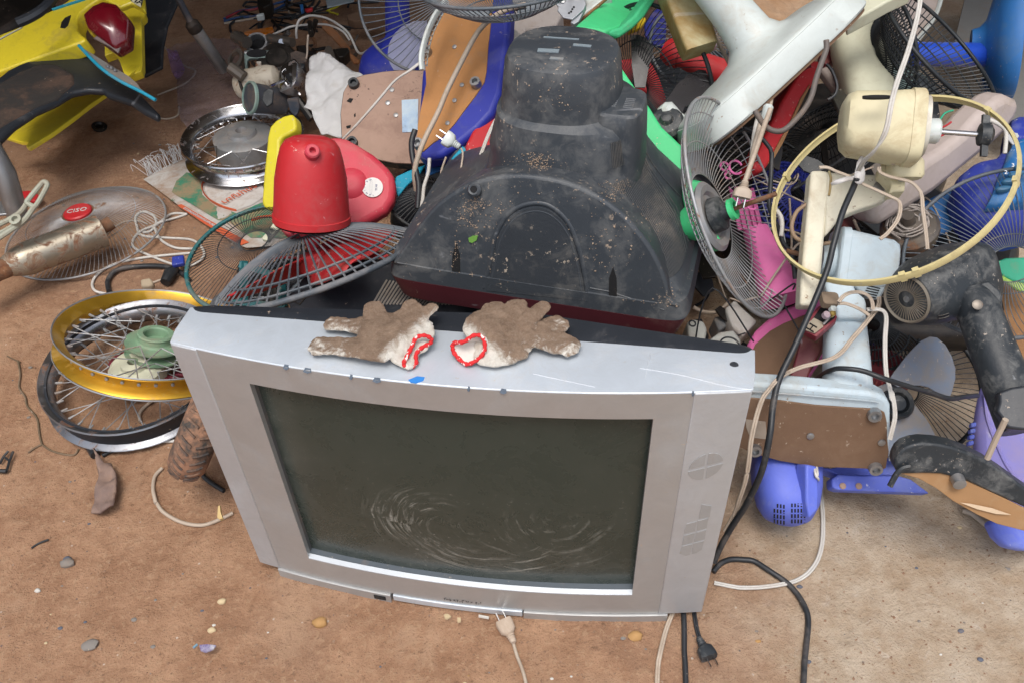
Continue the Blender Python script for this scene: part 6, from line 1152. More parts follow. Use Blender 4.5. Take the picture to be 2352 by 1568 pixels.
# white cord from the top with the knotted tape
cord('cord', 'white flat cord coming down from the top edge to the knotted tape', [Q(x, y, d) for x, y, d in ((2118,-30,1.36),(2107,40,1.34),(2085,120,1.30),(2062,185,1.27),(2048,235,1.25),(2035,300,1.25),(2010,345,1.27),(1985,370,1.30),(1972,392,1.33))], .0042, WCORD, flat=True)
tp = thing('tape_knot', 'knotted clear plastic strip tied round the cords above the ivory bracket', 'tape', Q(1970, 405, 1.38)); CF = mat('cloudy_film', (.62,.60,.58), .25, 0, dust=.25, bump=1, alpha=.8)
pt_ = PC(1970, 400, 1.36, 0,.2,1)
for pts in (V4(985,1300, 1020,1240, 1040,1260, 990,1380, 1015,1460, 1010,1520, 975,1545, 940,1530, 925,1500, 930,1440, 945,1370), V8(730,190, 760,175, 850,150, 940,125, 960,150, 880,180, 800,205, 740,210)):
    g = cloth_patch(pts, pt_, .008, 4, 60, 3); part('film', g, CF, tp, sm=180, solid=.003)
def run(lab, pts, r, m, flat=False, nm='cord'): return cord(nm, lab, [Q(*p) for p in pts], r, m, flat=flat)
K8 = lambda p, d: [(x, y, d) for x, y in V8(*p)]
run('long thick black cord falling past the ivory bracket beside the silver television', [(1968,410,1.36), (1960,432,1.37), (1935,490,1.38), (1915,560,1.38), (1900,620,1.37), (1868,700,1.36), (1828,790,1.35), (1790,870,1.34), (1776,930,1.33), (1768,1000,1.32), (1750,1080,1.34), (1718,1150,1.38), (1680,1210,1.42), (1655,1255,1.44), (1640,1290,1.45)], .0052, BCORD)
run('tan flat cord crossing the ivory bracket arm', K8((630,65, 700,65, 780,100, 880,140, 980,195, 1100,250, 1230,310, 1300,350, 1310,430, 1280,520, 1200,620, 1140,665), 1.37), .0036, TCORD, True)
run('tan cord curling from the joint over the long pale base', K8((1135,60, 1140,100, 1220,140, 1380,180, 1450,230, 1490,300, 1500,420, 1520,560, 1540,750), 1.36), .0036, TCORD, True)
run('brown cord looped around the lower part of the ivory pole', K8((530,370, 440,440, 400,560, 430,650, 520,690, 640,705, 720,695), 1.46), .0036, mat('tan_dark', (.28,.19,.12), .5, dust=.4, bump=0))
run('black cord behind the pink pole descending to the pink base', K8((235,-60, 225,200, 215,400, 300,600, 330,700, 400,800, 430,1000), 1.55), .0042, BCORD)
run('white cord stub curving out behind the yellowed ring', K8((270,420, 310,480, 320,560, 310,640), 1.52), .004, WCORD)
# ---- green fan with chrome guard
gn = thing('desk_fan', 'green fan head with chrome guard and rusty shaft right of the black television', 'fan', W(1720, 730, 0))
Mg, R = EL(1700, 475, 1.50, 262, 84, 20); Mg_in = Mg
g = G(); n = 72; g.tube([Mg @ Vector((R*math.cos(2*math.pi*k/n), R*math.sin(2*math.pi*k/n), 0)) for k in range(n)], .003, 8, closed=True); part('rim', g, ZINC, gn, sm=60)
g = G()
for i in range(84):
    a = 2*math.pi*(i+.5)/84; pts = []
    for k in range(9):
        t = .40+.60*k/8; aa = a+.25*(1-t); pts.append(Mg @ Vector((R*t*math.cos(aa), R*t*math.sin(aa), -.055*(1-t**3.2))))
    g.tube(pts, .0009, 4, cap=False)
for t in (.4, .68, .9): g.tube([Mg @ Vector((R*t*math.cos(R_(7.5*k)), R*t*math.sin(R_(7.5*k)), -.055*(1-t**3.2)-.001)) for k in range(48)], .0011, 5, closed=True)
part('wire_cage', g, ZINC, gn, sm=60)
g = G(); g.lathe(Mg @ Matrix.Translation((0,0,-.052)), [(.060,-.006), (.064,0), (.056,.006), (.045,.004), (.040,-.002), (.02,-.002)], 48); part('motor_plate', g, ALU, gn)
g = G(); g.lathe(Mg @ Matrix.Translation((0,0,-.05)), [(.032,-.0), (.030,.016), (.016,.02), (.014,.032)], 36); part('black_boss', g, BLKW, gn)
g = G(); g.lathe(Mg @ Matrix.Translation((0,0,-.02)), [(.012,0), (.019,.002), (.019,.010), (.012,.012)], 24, closed=True, cap0=False, cap1=False); part('green_nut', g, GREEN, gn)
g = G(); g.tube([Mg @ Vector((0,0,-.03)), Mg @ Vector((0,0,.065))], .0042, 10); part('shaft', g, RUSTY, gn)
g = G(); g.loft(Mg @ Matrix.Translation((0,0,-.165)), [(.05,.020,.02,2.5), (.07,.030,.03,2.3), (.09,.036,.036,2.2), (.10,.038,.038,2.2)], 44); part('motor_housing', g, GREEN, gn, sm=50)
slab(gn, 'neck', V7(1690,180, 1730,150, 1900,180, 1880,400, 1960,560, 2040,700, 2000,730, 1930,740, 1880,650, 1820,520, 1740,500, 1700,300), PC(1610, 480, 1.545, -.2,.2,.95), .03, GREEN, bevel=.01)
# ---- pink fan
pk_ = thing('desk_fan', 'pink fan with ringed motor and pink base under the chrome guard', 'fan', W(1780, 760, 0))
a, b = Q(1735, 530, 1.66), Q(1800, 690, 1.60); g = G(); g.loft(frame(a, b-a, cR), [(0,.024,.022,2.4), (.06,.030,.026,2.4), ((b-a).length,.042,.032,2.6)], 30); part('pole', g, PINK, pk_, sm=60)
for k in range(5): g = G(); g.tube([Q(1668+k*12+10, 430+k*1, 1.70), Q(1700+k*12, 530, 1.68)], .0045, 6); part('motor_rib', g, PINK, pk_)
for (x, y, r) in ((1690,385,.013), (1664,383,.008), (1727,470,.010), (1672,404,.006)):
    g = G(); Mr = frame(Q(x, y, 1.62), cn(.2,.2,.95)); g.tube([Mr @ Vector((r*math.cos(R_(t)), r*math.sin(R_(t)), 0)) for t in range(20, 330, 15)], .0022, 6); part('switch_ring', g, PINK, pk_)
pkp = PC(1800, 760, 1.62, -.1,.55,.83)
slab(pk_, 'base_rim', [(1700,870),(1706,820),(1718,785),(1735,757),(1765,730),(1800,708),(1840,690),(1880,678),(1915,675),(1915,740),(1900,800),(1860,860),(1760,900)], pkp, .03, PINK, bevel=.008)
slab(pk_, 'underside_board', [(1712,870),(1718,825),(1735,790),(1768,760),(1800,742),(1850,722),(1898,712),(1895,800),(1850,870),(1760,890)], pkp, .006, BOARDD, off=.004, bevel=.001)
g7 = thing('fan_guard', 'royal blue wire guard deep in the pile behind the yellowed ring', 'fan guard', W(1830, 480, 0), 'fan guards in the scrap'); Mg, R = EL(1815, 460, 1.82, 95, 70, 40); guard(g7, Mg, R, .03, 44, .02, NAVY, NAVY, (.3,.5,.7,.85), .0024, .004)
for i, (cx_, cy_, dep, a, b, ph) in enumerate(((1900,330,1.95,140,85,120), (1760,420,1.9,150,100,60), (2060,560,1.75,130,80,100), (1890,560,1.8,120,90,75), (1990,770,1.62,110,80,80))):
    gg = thing('fan_guard', ('black guard in the dark hollow above the ivory bracket', 'black guard behind the chrome-guarded green fan', 'black guard under the long pale base', 'black guard directly behind the ivory pole', 'black guard behind the ice-blue pole')[i], 'fan guard', W(cx_, cy_, 0), 'fan guards in the scrap'); Mg, R = EL(cx_, cy_, dep, a, b, ph); guard(gg, Mg, R, .03, 60, .02, BWIRE, BWIRE, (.4,.6,.8), .0013, .004, swirl=.3)
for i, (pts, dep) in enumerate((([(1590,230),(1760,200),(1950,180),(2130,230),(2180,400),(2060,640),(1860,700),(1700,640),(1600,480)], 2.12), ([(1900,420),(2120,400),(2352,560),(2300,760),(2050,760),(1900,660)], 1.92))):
    lone('dark_filler_sheet', ('broad black filler sheet darkening the gaps deep beneath the fans', 'black filler sheet darkening the gap under the long pale base')[i], 'cover', pts, PC(1900, 450, dep, 0,.75,.66), .06, GREASE, bevel=.02)  # black sheets added so the gaps under the fans read as shade
random.seed(31)
for i in range(34):
    px, py = random.uniform(1600, 2150), random.uniform(230, 800); dep = random.uniform(1.66, 1.9)
    a = random.uniform(0, 6.28); L1 = random.uniform(18, 60); W1 = random.uniform(6, 22); c_, s_ = math.cos(a), math.sin(a)
    sh = [(-1,-1), (.3,-1.2), (1,-.6), (.9,.8), (-.2,1.1), (-1.1,.5)]
    pts = [(px+L1*u*c_-W1*v_*s_, py+L1*u*s_+W1*v_*c_) for u, v_ in sh]
    lone('plastic_shard', 'broken dark plastic or metal shard deep in the gaps of the pile', 'shard', pts, PC(px, py, dep, random.uniform(-.6,.6), random.uniform(0,.7), .8), .006, random.choice([BLK, BLKW, GREASE, BLK, GREASE, OILY, MAR, BLK]), bevel=.001, group='broken shards deep in the pile')
for i in range(16):
    px, py = random.uniform(1600, 2150), random.uniform(250, 800); d0 = random.uniform(1.55, 1.75)
    cord('cord', 'thin dark lead tangled deep in the gaps of the pile', [(px+random.uniform(-90,90), py+random.uniform(-90,90), d0+random.uniform(-.05,.05)) for k in range(5)], random.choice([.0016,.0022,.003]), random.choice([BCORD, BCORD, TCORD]), group='thin leads tangled deep in the pile')
# ---- ice-blue fan
ib = thing('desk_fan', 'ice-blue desk fan tipped back showing the board under its base', 'fan', W(1880, 1080, 0))
a, b = Q(2044, 612, 1.49), Q(1912, 598, 1.50); d = (b-a).normalized(); L_ = (b-a).length; Mx = frame(a, d, cU)
g = G(); g.loft(Mx, [(-.006,.028,.030,4), (-.002,.037,.038,5), (.008,.042,.042,6), (L_-.016,.051,.048,7), (L_-.015,.0545,.050,7), (L_-.003,.0545,.050,7), (L_,.052,.047,6)], 56); hb = part('motor_housing', g, ICE, ib, sm=40)
g = G(); g.lathe(frame(b, d), [(.034,0), (.034,.008), (.028,.012), (.024,.020)], 30); part('front_ring', g, ICE, ib)
g = G(); g.tube([b+d*.01-cU*.004, b+d*.078+cU*.008], .0042, 10); part('shaft', g, RUSTY, ib)
pv = PC(1990, 660, 1.455, .05,-.1,.99)
lb2 = slab(ib, 'lower_housing', V8(700,985, 930,990, 1000,1005, 1240,960, 1225,1020, 1150,1165, 1110,1180, 1050,1165, 960,1100, 900,1040), pv, .06, ICEG, bevel=.005)
for k in range(5): slab(lb2, 'vent_slot', V8(1042-k*9,1052+k*20, 1145-k*9,1075+k*20, 1142-k*9,1084+k*20, 1038-k*9,1060+k*20), pv, .003, DARK, off=.0012, bevel=0)
hd = PC(1935, 680, 1.44, -.05,.3,.95)
slab(ib, 'pole_head', V8(690,1010, 740,998, 870,1010, 915,1025, 945,1100, 1020,1160, 1032,1210, 1030,1330, 780,1330, 765,1180, 710,1130, 680,1060), hd, .045, ICE, bevel=.008)
a, b = Q(1940, 730, 1.475), Q(1947, 905, 1.40); g = G(); g.loft(frame(a, b-a, cR), [(0,.0325,.026,3), ((b-a).length*.5,.036,.028,3), ((b-a).length*.9,.0375,.03,3), ((b-a).length,.0385,.031,3)], 40); part('pole', g, ICE, ib, sm=50)
pbd = PC(1885, 985, 1.40, -.10,-.50,.85); oc = VL4(-200,520, 70,530, 400,550, 700,580, 1050,612, 1130,630, 1195,665, 1225,720, 1228,900, 1222,1080, 1200,1230, 1160,1258, 1000,1245, 600,1228, 300,1180, 60,1110, 0,1080, -200,1000)
slab(ib, 'base_shell', VL4(-200,515, 70,527, 400,548, 700,577, 1050,608, 1135,628, 1198,662, 1230,718, 1232,900, 1222,1080, 1200,1200, 1150,1240, 1000,1230, 600,1200, 60,1080, -200,1000), pbd, .035, ICE, bevel=.008)
bdx = slab(ib, 'board', VL4(-200,640, 70,655, 300,675, 600,715, 900,735, 1130,748, 1180,775, 1200,860, 1202,1000, 1215,1100, 1190,1240, 1150,1255, 1000,1243, 600,1228, 300,1180, 60,1112, 0,1080, -200,1000), pbd, .004, BOARDD, off=.0035, bevel=.001)
for p in VL4(1090,785, 1100,1235, 90,1080): foot(ib, pbd.at(*p, .0035), pbd.n, .0115, .008, STEEL)
for p in VL4(557,970, 1155,1025): screw(ib, pbd.at(*p, .0045), pbd.n, .006, STEEL)
slab(bdx, 'pale_patch', VL4(10,830, 180,850, 190,960, 215,1000, 50,980, 20,900), pbd, .0008, mat('pale_patch', (.36,.30,.24), .8, dust=.4), off=.0045, bevel=0)
g = G(); g.tube(cr([pbd.at(*p, .004) for p in VL4(-200,590, 70,597, 400,620, 700,645, 1050,675, 1130,690)], 3), .0014, 6); part('seam', g, ICEG, ib)
# ---- broken red switch box
sb = thing('switch_stalk', 'broken dark red switch stalk with exposed contacts and H mark left of the ice-blue pole', 'switch', W(1840, 890, 0)); ph = PC(1870, 730, 1.42, -.2,.45,.87)
slab(sb, 'stalk', VB(650,740, 700,735, 850,820, 1000,620, 960,760, 900,950, 800,1100, 740,1250, 700,1400, 470,1400, 500,1250, 560,1050, 620,850), PC(1860, 800, 1.50, -.2,.2,.95), .03, MAR, bevel=.003)
sh_ = slab(sb, 'tray', VB(625,632, 720,520, 870,340, 930,320, 1090,430, 1112,480, 1100,520, 840,742), ph, .018, mat('dark_red_tray', (.20,.015,.03), .4, dust=.35, dcol=(.35,.2,.18)), bevel=.002)
slab(sh_, 'recess', VB(800,500, 890,370, 930,350, 1070,440, 1085,490, 960,590), ph, .002, DARK, off=.0012, bevel=0)
tag = slab(sb, 'insulating_card', VB(690,600, 810,495, 935,560, 930,610, 820,695, 665,640), ph, .002, mat('tan_card', (.34,.29,.22), .7, dust=.4), off=.004, bevel=0)
g = txt('H', frame(ph.at(*VB(785,625)[0], .0048), ph.n, cR*.85-cU*.5) @ Matrix.Rotation(R_(78), 4, 'Z'), .020); part('lettering', g, DARK, tag)
g = G(); g.loft(frame(Q(*VB(1010,265)[0], 1.40), cn(.1,.5,.8), cR), [(-.008,.013,.011,5), (.006,.014,.012,5), (.008,.011,.009,5)], 24); part('resistor_block', g, mat('speckled_clay', (.22,.17,.12), .9, dust=.6, speck=1, bump=1), sb)
for (x, y, r, m) in ((1055,380,.0055,WHITE), (970,460,.006,LILAC), (1050,440,.005,mat('brass', (.5,.36,.1), .3, .9, dust=.4))): g = G(); g.lathe(frame(Q(*VB(x, y)[0], 1.395), cn(.2,.4,.9)), [(r,-.004), (r,.003), (r*.5,.006)], 14); part('contact', g, m, sb)
g = G(); g.tube([ph.at(*VB(930,580)[0], .006), ph.at(*VB(1060,440)[0], .006)], .002, 6); part('contact_strip', g, STEEL, sb)
KB = lambda p, d: [(x, y, d) for x, y in VB(*p)]
run('beige flat cord arching over the head of the ice-blue pole', KB((1130,290, 1200,210, 1300,165, 1420,165, 1520,210, 1570,290, 1580,390), 1.36), .0036, TCORD, True)
run('beige flat cord crossing the ice-blue pole and sweeping down to the left', [(x, y, d) for (x, y), d in zip(VB(1660,220, 1655,340, 1560,470, 1440,620, 1300,780, 1180,930, 1050,1020, 850,1080, 650,1130, 480,1200, 330,1300, 220,1430, 130,1560)+VL4(100,820, 60,1000, 40,1180, 10,1350, -40,1500, -80,1620)+[(1665,1220)], [1.39]*2+[1.38]*8+[1.34]*3+[1.32,1.32,1.33,1.35,1.38,1.41,1.43])], .0042, TCORD, True)
run('beige flat cord hanging right of the ice-blue pole past the hub', [(x, y, 1.37) for x, y in VB(1500,390, 1640,385, 1720,410, 1755,500, 1740,750, 1740,1000, 1760,1250, 1800,1400, 1830,1560)+VL4(1240,600, 1262,720, 1265,820, 1240,930, 1222,1000)], .004, WCORD, True)
run('beige flat cord stub crossing from the switch box to the pole', KB((1120,310, 1220,310, 1340,350, 1440,400, 1530,460), 1.365), .0036, TCORD, True)
run('black cord bowed round the foot of the ice-blue pole to the blades', [(x, y, d) for (x, y), d in zip(VL4(580,520, 650,460, 750,410, 850,405, 1000,425, 1180,490, 1400,560, 1550,600, 1720,655, 1850,640, 1960,630), (1.5,1.44,1.38,1.36,1.35,1.34,1.36,1.38,1.4,1.42,1.45))], .0042, BCORD)
# ---- black motor fan
bm_ = thing('desk_fan', 'dusty black fan motor and thick black pole leaning at the right edge', 'fan', W(2330, 1000, 0))
a, b = Q(2086, 686, 1.33), Q(2232, 628, 1.38); d = (b-a).normalized(); L_ = (b-a).length; Mx = frame(a, d, cU)
g = G(); g.loft(Mx, [(-.003,.034,.036,2), (0,.039,.042,2), (.006,.040,.043,2), (.012,.046,.047,2.2), (.035,.053,.052,2.6), (.07,.056,.055,3), (L_*.85,.056,.055,3.4), (L_,.050,.052,3.4), (L_+.01,.038,.042,3)], 60); hb = part('motor_housing', g, BLKW, bm_, sm=40)
g = G(); Me = frame(a-d*.0038, -d, cU)
for k in range(44):
    t = 2*math.pi*k/44; g.tube([Me @ Vector((.013*math.cos(t), .015*math.sin(t), 0)), Me @ Vector((.034*math.cos(t), .037*math.sin(t), 0))], .0009, 4)
g.lathe(Me, [(.034,0), (.0365,.003), (.039,0)], 40, closed=True, cap0=False, cap1=False, sx=1, sy=1.12); part('rear_grille', g, mat('grille_dust', (.16,.14,.11), .6, dust=.6), hb); screw(bm_, Me @ Vector((0,0,0)), -d, .005, STEEL)
g = G()
for k in range(8):
    c0 = Q(*V8(1610+k*3,1165+k*24)[0], 1.305+.0*k); g.tube(cr([c0, c0+cR*.008+cU*.001, c0+cR*.016+cU*.004], 3), .0013, 6)
part('side_vents', g, GREASE, hb)
pj = PC(2240, 690, 1.30, -.2,.2,.95)
slab(bm_, 'clevis', V8(1785,1215, 1850,1150, 2000,1020, 2060,1010, 2160,1100, 2175,1190, 2120,1240, 2080,1200, 1980,1150, 1900,1170, 1800,1260), pj, .03, BLKW, bevel=.005)
a, b = Q(2245, 708, 1.31), Q(2352, 985, 1.24); g = G(); g.loft(frame(a, b-a, cR), [(-.030,.024,.02,2.4), (0,.0295,.028,2.4), (.06,.0315,.03,2.2), ((b-a).length*.8,.034,.032,2), ((b-a).length,.034,.032,2)], 36); part('pole', g, BLKW, bm_, sm=50)
screw(bm_, Q(*V8(1958,1217)[0], 1.275), pj.n, .0075, OILY)
slab(bm_, 'torn_collar', VL4(2140,600, 2250,560, 2352,545, 2450,560, 2450,900, 2352,920, 2230,905, 2190,880, 2165,820, 2120,760, 2145,680), PC(2325, 935, 1.21, -.2,.2,.95), .02, BLK, bevel=.005)
g = G(); g.tube([Q(*VL4(2195,830)[0], 1.2), Q(*VL4(2120,980)[0], 1.22), Q(*VL4(2040,1160)[0], 1.24)], .0042, 8); part('tension_rod', g, TCORD, bm_)
# ---- dusty blades and lower guard
fb2 = thing('fan_propeller', 'dusty blue-grey fan propeller right of the ice-blue base', 'fan blades', W(2090, 1050, 0)); pb2 = PC(2100, 930, 1.50, .05,.25,.97); pb3 = PC(2110, 980, 1.50, -.15,.15,.98)
slab(fb2, 'blade', VL4(1215,500, 1260,430, 1300,380, 1360,300, 1430,225, 1490,170, 1560,138, 1620,145, 1690,205, 1745,300, 1775,400, 1775,490, 1755,570, 1732,640, 1690,668, 1655,655, 1610,600, 1550,560, 1480,545, 1380,548, 1290,560), pb2, .003, GBLADE, bevel=.001)
slab(fb2, 'blade', VL4(1390,675, 1440,715, 1500,785, 1560,870, 1600,950, 1615,1040, 1570,1060, 1450,1120, 1290,1180, 1215,1180, 1205,1000, 1240,850, 1300,760), pb3, .003, GBLADE, bevel=.001)
slab(fb2, 'blade', VL4(1050,575, 1085,595, 1130,550, 1200,525, 1290,545, 1380,590, 1330,700, 1150,700, 1020,640), PC(2050, 900, 1.52, 0,.3,.95), .003, GBLADE, bevel=.001)
g = G(); g.lathe(frame(pb2.at(*VL4(1290,695)[0], .0), pb2.n), [(.027,-.03), (.0275,.004), (.024,.008), (.019,.004), (.017,-.004), (.013,.004), (.004,.006)], 36); part('hub', g, BLKW, fb2)
g8 = thing('fan_guard', 'large black wire guard standing behind the dusty propeller', 'fan guard', W(2150, 1040, 0), 'fan guards in the scrap'); Mg, R = EL(2096, 890, 1.60, 158, 142, 20); guard(g8, Mg, R, -.03, 70, .025, BWIRE, BWIRE, (), .0011, .0045, swirl=.3)
hubr = thing('motor_vent', 'dark red ribbed motor end behind the ice-blue pole', 'motor end', W(2040, 860, 0)); g = G(); Mx = frame(Q(*VL4(1130,430)[0], 1.58), cn(.1,.75,.65))
g.lathe(Mx, [(.020,.02), (.050,.018), (.056,.0), (.05,-.03)], 36); part('shell', g, MAR, hubr); g = G()
for k in range(36): t = 2*math.pi*k/36; g.tube([Mx @ Vector((.052*math.cos(t), .052*math.sin(t), .018)), Mx @ Vector((.058*math.cos(t), .058*math.sin(t), -.03))], .0018, 5)
part('ribs', g, mat('red_rib', (.30,.05,.05), .5, dust=.5), hubr)
for i, pts in enumerate((VL4(1480,-80, 1700,-60, 1860,20, 1960,215, 1850,170, 1720,100, 1600,10), VL4(1040,-60, 1260,-80, 1330,20, 1180,160, 1080,200, 1040,100))):
    lone('plastic_plate', ('royal blue plastic plate behind the black pole', 'navy plastic sheet edge behind the ice-blue pole')[i], 'plate', pts, PC(2150+(-110*i), 750, 1.72, 0,.6,.8), .012, BLUE if not i else NAVY)
# ---- wire guard at the right
g9 = thing('fan_guard', 'open grey wire guard fanning out over the blue radio-like panel', 'fan guard', Q(2280, 780, 1.4), 'fan guards in the scrap'); Mg, R = EL(2318, 575, 1.44, 225, 192, 100); guard(g9, Mg, R, -.045, 88, .035, GWIRE, GWIRE, (.36,), .00085, .0036, swirl=-.35)
lone('timber_board', 'orange-brown board behind the open grey guard at the right edge', 'board', V8(2100,1020, 2500,950, 2500,2000, 2300,1800, 2220,1500, 2120,1250), PC(2330, 760, 1.62, -.1,.4,.9), .02, BOARD)
lone('fan_badge', 'round green plastic disc behind the open grey guard', 'disc', V8(2120,850, 2200,822, 2350,815, 2480,830, 2480,1010, 2352,1030, 2250,1010, 2180,970, 2130,930), PC(2320, 620, 1.58, -.1,.3,.95), .01, pl_('disc_green', (.03,.38,.22), dust=.25))
lone('plastic_strip', 'lime strip along the lower edge of the green disc', 'plastic strip', V8(2100,960, 2180,970, 2250,1010, 2352,1032, 2480,1010, 2480,1090, 2352,1110, 2280,1080, 2200,1020, 2110,990), PC(2320, 650, 1.575, -.1,.3,.95), .008, pl_('lime', (.35,.55,.10)))
# ---- blue hood with buttons
bh = thing('fan_stand', 'deep blue domed fan base with button panel numbered 3 and 2 at the right edge', 'fan base', W(2300, 560, 0)); pu = PC(2260, 460, 1.58, -.2,.45,.87)
g = G(); puff(g, VF(1440,280, 1540,230, 1613,235, 1900,240, 2100,700, 2000,1300, 1700,1500, 1450,1560, 1250,1560, 1100,1500, 960,1420, 880,1320, 850,1180, 800,1060, 840,930, 950,840, 1100,810, 1230,780, 1300,690, 1380,620, 1410,520, 1420,380), pu, .05, .04, 5); part('dome', g, BLUED, bh, sm=80)
g = G(); puff(g, VF(1440,560, 1500,470, 1613,430, 1850,500, 1900,900, 1700,1150, 1400,1180, 1200,1180, 1280,1000, 1330,850, 1400,700), PC(2320, 440, 1.515, -.2,.45,.87), .012, .02, 3); pn = part('control_panel', g, BLUEP, bh, sm=80)
for i, (x, y) in enumerate(((1590,745), (1525,835), (1450,910), (1385,998))):
    g = G(); g.lathe(frame(Q(*VF(x, y)[0], 1.488+.004*i), pu.n, cR*.98+cU*.1), [(.0125,-.004), (.0125,.001), (.010,.0035), (.002,.004)], 26, sx=1, sy=.42); part('button', g, mat('button_blue', (.03,.12,.22), .3, dust=.3), pn)
g = G()
for s_, x, y in (('3', 1490, 735), ('2', 1410, 815)): txt(s_, frame(Q(*VF(x, y)[0], 1.486), pu.n, cR*.8-cU*.2), .011, g=g)
part('numerals', g, mat('print_white', (.75,.78,.8), .5, dust=.1, speck=0), pn)
slab(bh, 'cord_hole', VF(1395,560, 1400,470, 1430,455, 1470,490, 1478,530, 1450,575, 1410,600), PC(2310, 340, 1.50, -.2,.4,.9), .004, DARK, bevel=0)
slab(bh, 'worn_patch', VF(1420,400, 1470,365, 1540,375, 1560,410, 1520,440, 1545,455, 1490,505, 1440,450), PC(2325, 315, 1.50, -.2,.4,.9), .003, mat('bare_grey', (.45,.46,.48), .7, dust=.3), bevel=0)
lone('plastic_piece', 'mid blue plastic shell under the open grey guard', 'plastic piece', VF(350,1250, 470,1130, 850,950, 900,1100, 860,1400, 760,1480, 560,1500, 400,1400), PC(2140, 500, 1.64, -.1,.4,.9), .02, SKYB, bevel=.01)
mv = thing('motor_core', 'grimy chrome motor core with spilled windings under the long pale base', 'motor', W(2130, 560, 0)); g = G(); Mx = frame(Q(*VF(330,1430)[0], 1.56), cn(-.4,.5,.75))
g.lathe(Mx, [(.045,-.03), (.05,-.01), (.05,.0), (.044,.006), (.030,.008), (.028,.016), (.012,.018), (.010,.035)], 36); part('casing', g, OILY, mv); g = G()
random.seed(21)
for k in range(16): t = random.uniform(0, 6.28); r = random.uniform(.015,.04); g.tube(cr([Mx @ Vector((r*math.cos(t+u*1.1), r*math.sin(t+u*1.1), .010+.012*random.random())) for u in range(4)], 4), .0016, 5)
part('windings', g, mat('winding_grey', (.38,.34,.31), .6, dust=.4), mv)
# ---- violet fan parts
vh = thing('fan_motor', 'violet-blue rounded fan motor hood with square vent holes on the concrete', 'fan motor', W(1810, 1215, 0))
a, b = Q(1803, 1030, 1.52), Q(1811, 1180, 1.445); d = (b-a).normalized(); L_ = (b-a).length; Mx = frame(a, d, cR)
g = G(); g.loft(Mx, [(0,.060,.05,2.8), (.02,.060,.052,2.8), (L_*.6,.056,.050,2.7), (L_*.85,.050,.046,2.6), (L_*1.0,.040,.038,2.5), (L_*1.08,.024,.024,2.4), (L_*1.10,.008,.008,2)], 60); HG = g; part('hood', g, VIO, vh, sm=70)
slab(vh, 'side_flange', [(1852,1065),(1878,1070),(1882,1130),(1880,1170),(1860,1190),(1852,1150)], PC(1866, 1120, 1.41, .3,.1,.95), .03, VIO, bevel=.004)
for gx, n in ((1777, 4), (1817, 5)):
    for r in range(4):
        for c_ in range(n):
            x = gx+c_*7.2; y = 1158+r*12.2-(3-c_ if gx < 1800 else 3)
            if gx < 1800 and (r == 0 and c_ == 0): continue
            q4 = [hit(HG, *q) for q in ((x,y), (x+3.8,y), (x+3.8,y+8.5), (x,y+8.5))]; nn = sum((n_ for l, n_ in q4), Vector()).normalized()
            g = G(); g.prism([l+nn*.0005 for l, n_ in q4], -nn*.003); part('vent_hole', g, DARK, vh)
vb = thing('fan_stand', 'violet-blue flat fan pole lying on the concrete below the ice-blue base', 'fan base', W(1980, 1125, 0)); pv2 = PC(1990, 1080, 1.50, .0,.3,.95)
slab(vb, 'top', VL4(620,1225, 730,1235, 1190,1150, 1290,1140, 1300,1160, 1280,1290, 800,1300, 740,1270), PC(1980, 1070, 1.53, 0,.7,.7), .02, VIO, bevel=.004)
slab(vb, 'side', VL4(738,1385, 735,1330, 790,1290, 1000,1300, 1290,1300, 1400,1330, 1560,1450, 1300,1440, 1000,1430, 800,1422, 755,1410), pv2, .03, VIO, bevel=.005)
for p in VL4(828,1388, 963,1390): screw(vb, pv2.at(*p, .001), pv2.n, .0055, BOARDG)
vg = thing('fan_stand', 'big greyed violet fan base leaning at the right edge', 'fan base', W(2300, 1230, 0)); pv3 = PC(2310, 1030, 1.44, -.45,.15,.88)
slab(vg, 'shell', [(2285,850),(2262,868),(2248,900),(2240,940),(2234,985),(2236,1040),(2250,1110),(2268,1150),(2285,1185),(2320,1228),(2352,1250),(2400,1262),(2480,1262),(2480,850)], pv3, .06, VIOG, bevel=.02)
g = G(); g.tube(cr([pv3.at(x, y, .0005) for x, y in ((2262,900),(2268,960),(2290,1020),(2325,1085),(2400,1150))], 4), .003, 6); part('moulded_line', g, VIOG, vg)
for k in range(4): slab(vg, 'rib', [(2230-k*2,970+k*14),(2243-k*2,968+k*14),(2243-k*2,978+k*14),(2230-k*2,980+k*14)], PC(2235, 1000, 1.42, -.3,.2,.93), .02, VIO, bevel=.002)
# ---- black base with plywood
bp_ = thing('fan_stand', 'scuffed black fan base with plywood underside at the lower right', 'fan base', W(2250, 1200, 0)); pw = PC(2240, 1120, 1.30, -.1,-.40,.91)
slab(bp_, 'rim', VL4(1258,1225, 1270,1170, 1300,1110, 1350,1065, 1420,1040, 1500,1028, 1620,1035, 1750,1060, 1900,1115, 2050,1190, 2200,1290, 2352,1400, 2500,1500, 2500,1700, 2352,1570, 2200,1500, 2050,1430, 1850,1340, 1650,1290, 1500,1285, 1350,1290, 1290,1290), pw, .03, BLKW, bevel=.004)
slab(bp_, 'plywood', VL4(1300,1275, 1350,1255, 1420,1262, 1640,1262, 1700,1275, 1850,1335, 2050,1430, 2200,1500, 2352,1575, 2500,1640)+[(2400,1240),(2352,1218),(2290,1202),(2243,1180),(2190,1150),(2150,1120),(2110,1098),(2080,1090)], PC(2240, 1140, 1.31, -.1,-.30,.94), .006, mat('plywood', (.34,.19,.085), .75, 0, dust=.35, dcol=(.42,.29,.17), bump=.4, speck=.2), off=.003, bevel=.001)
pwp = PC(2240, 1140, 1.302, -.1,-.30,.94)
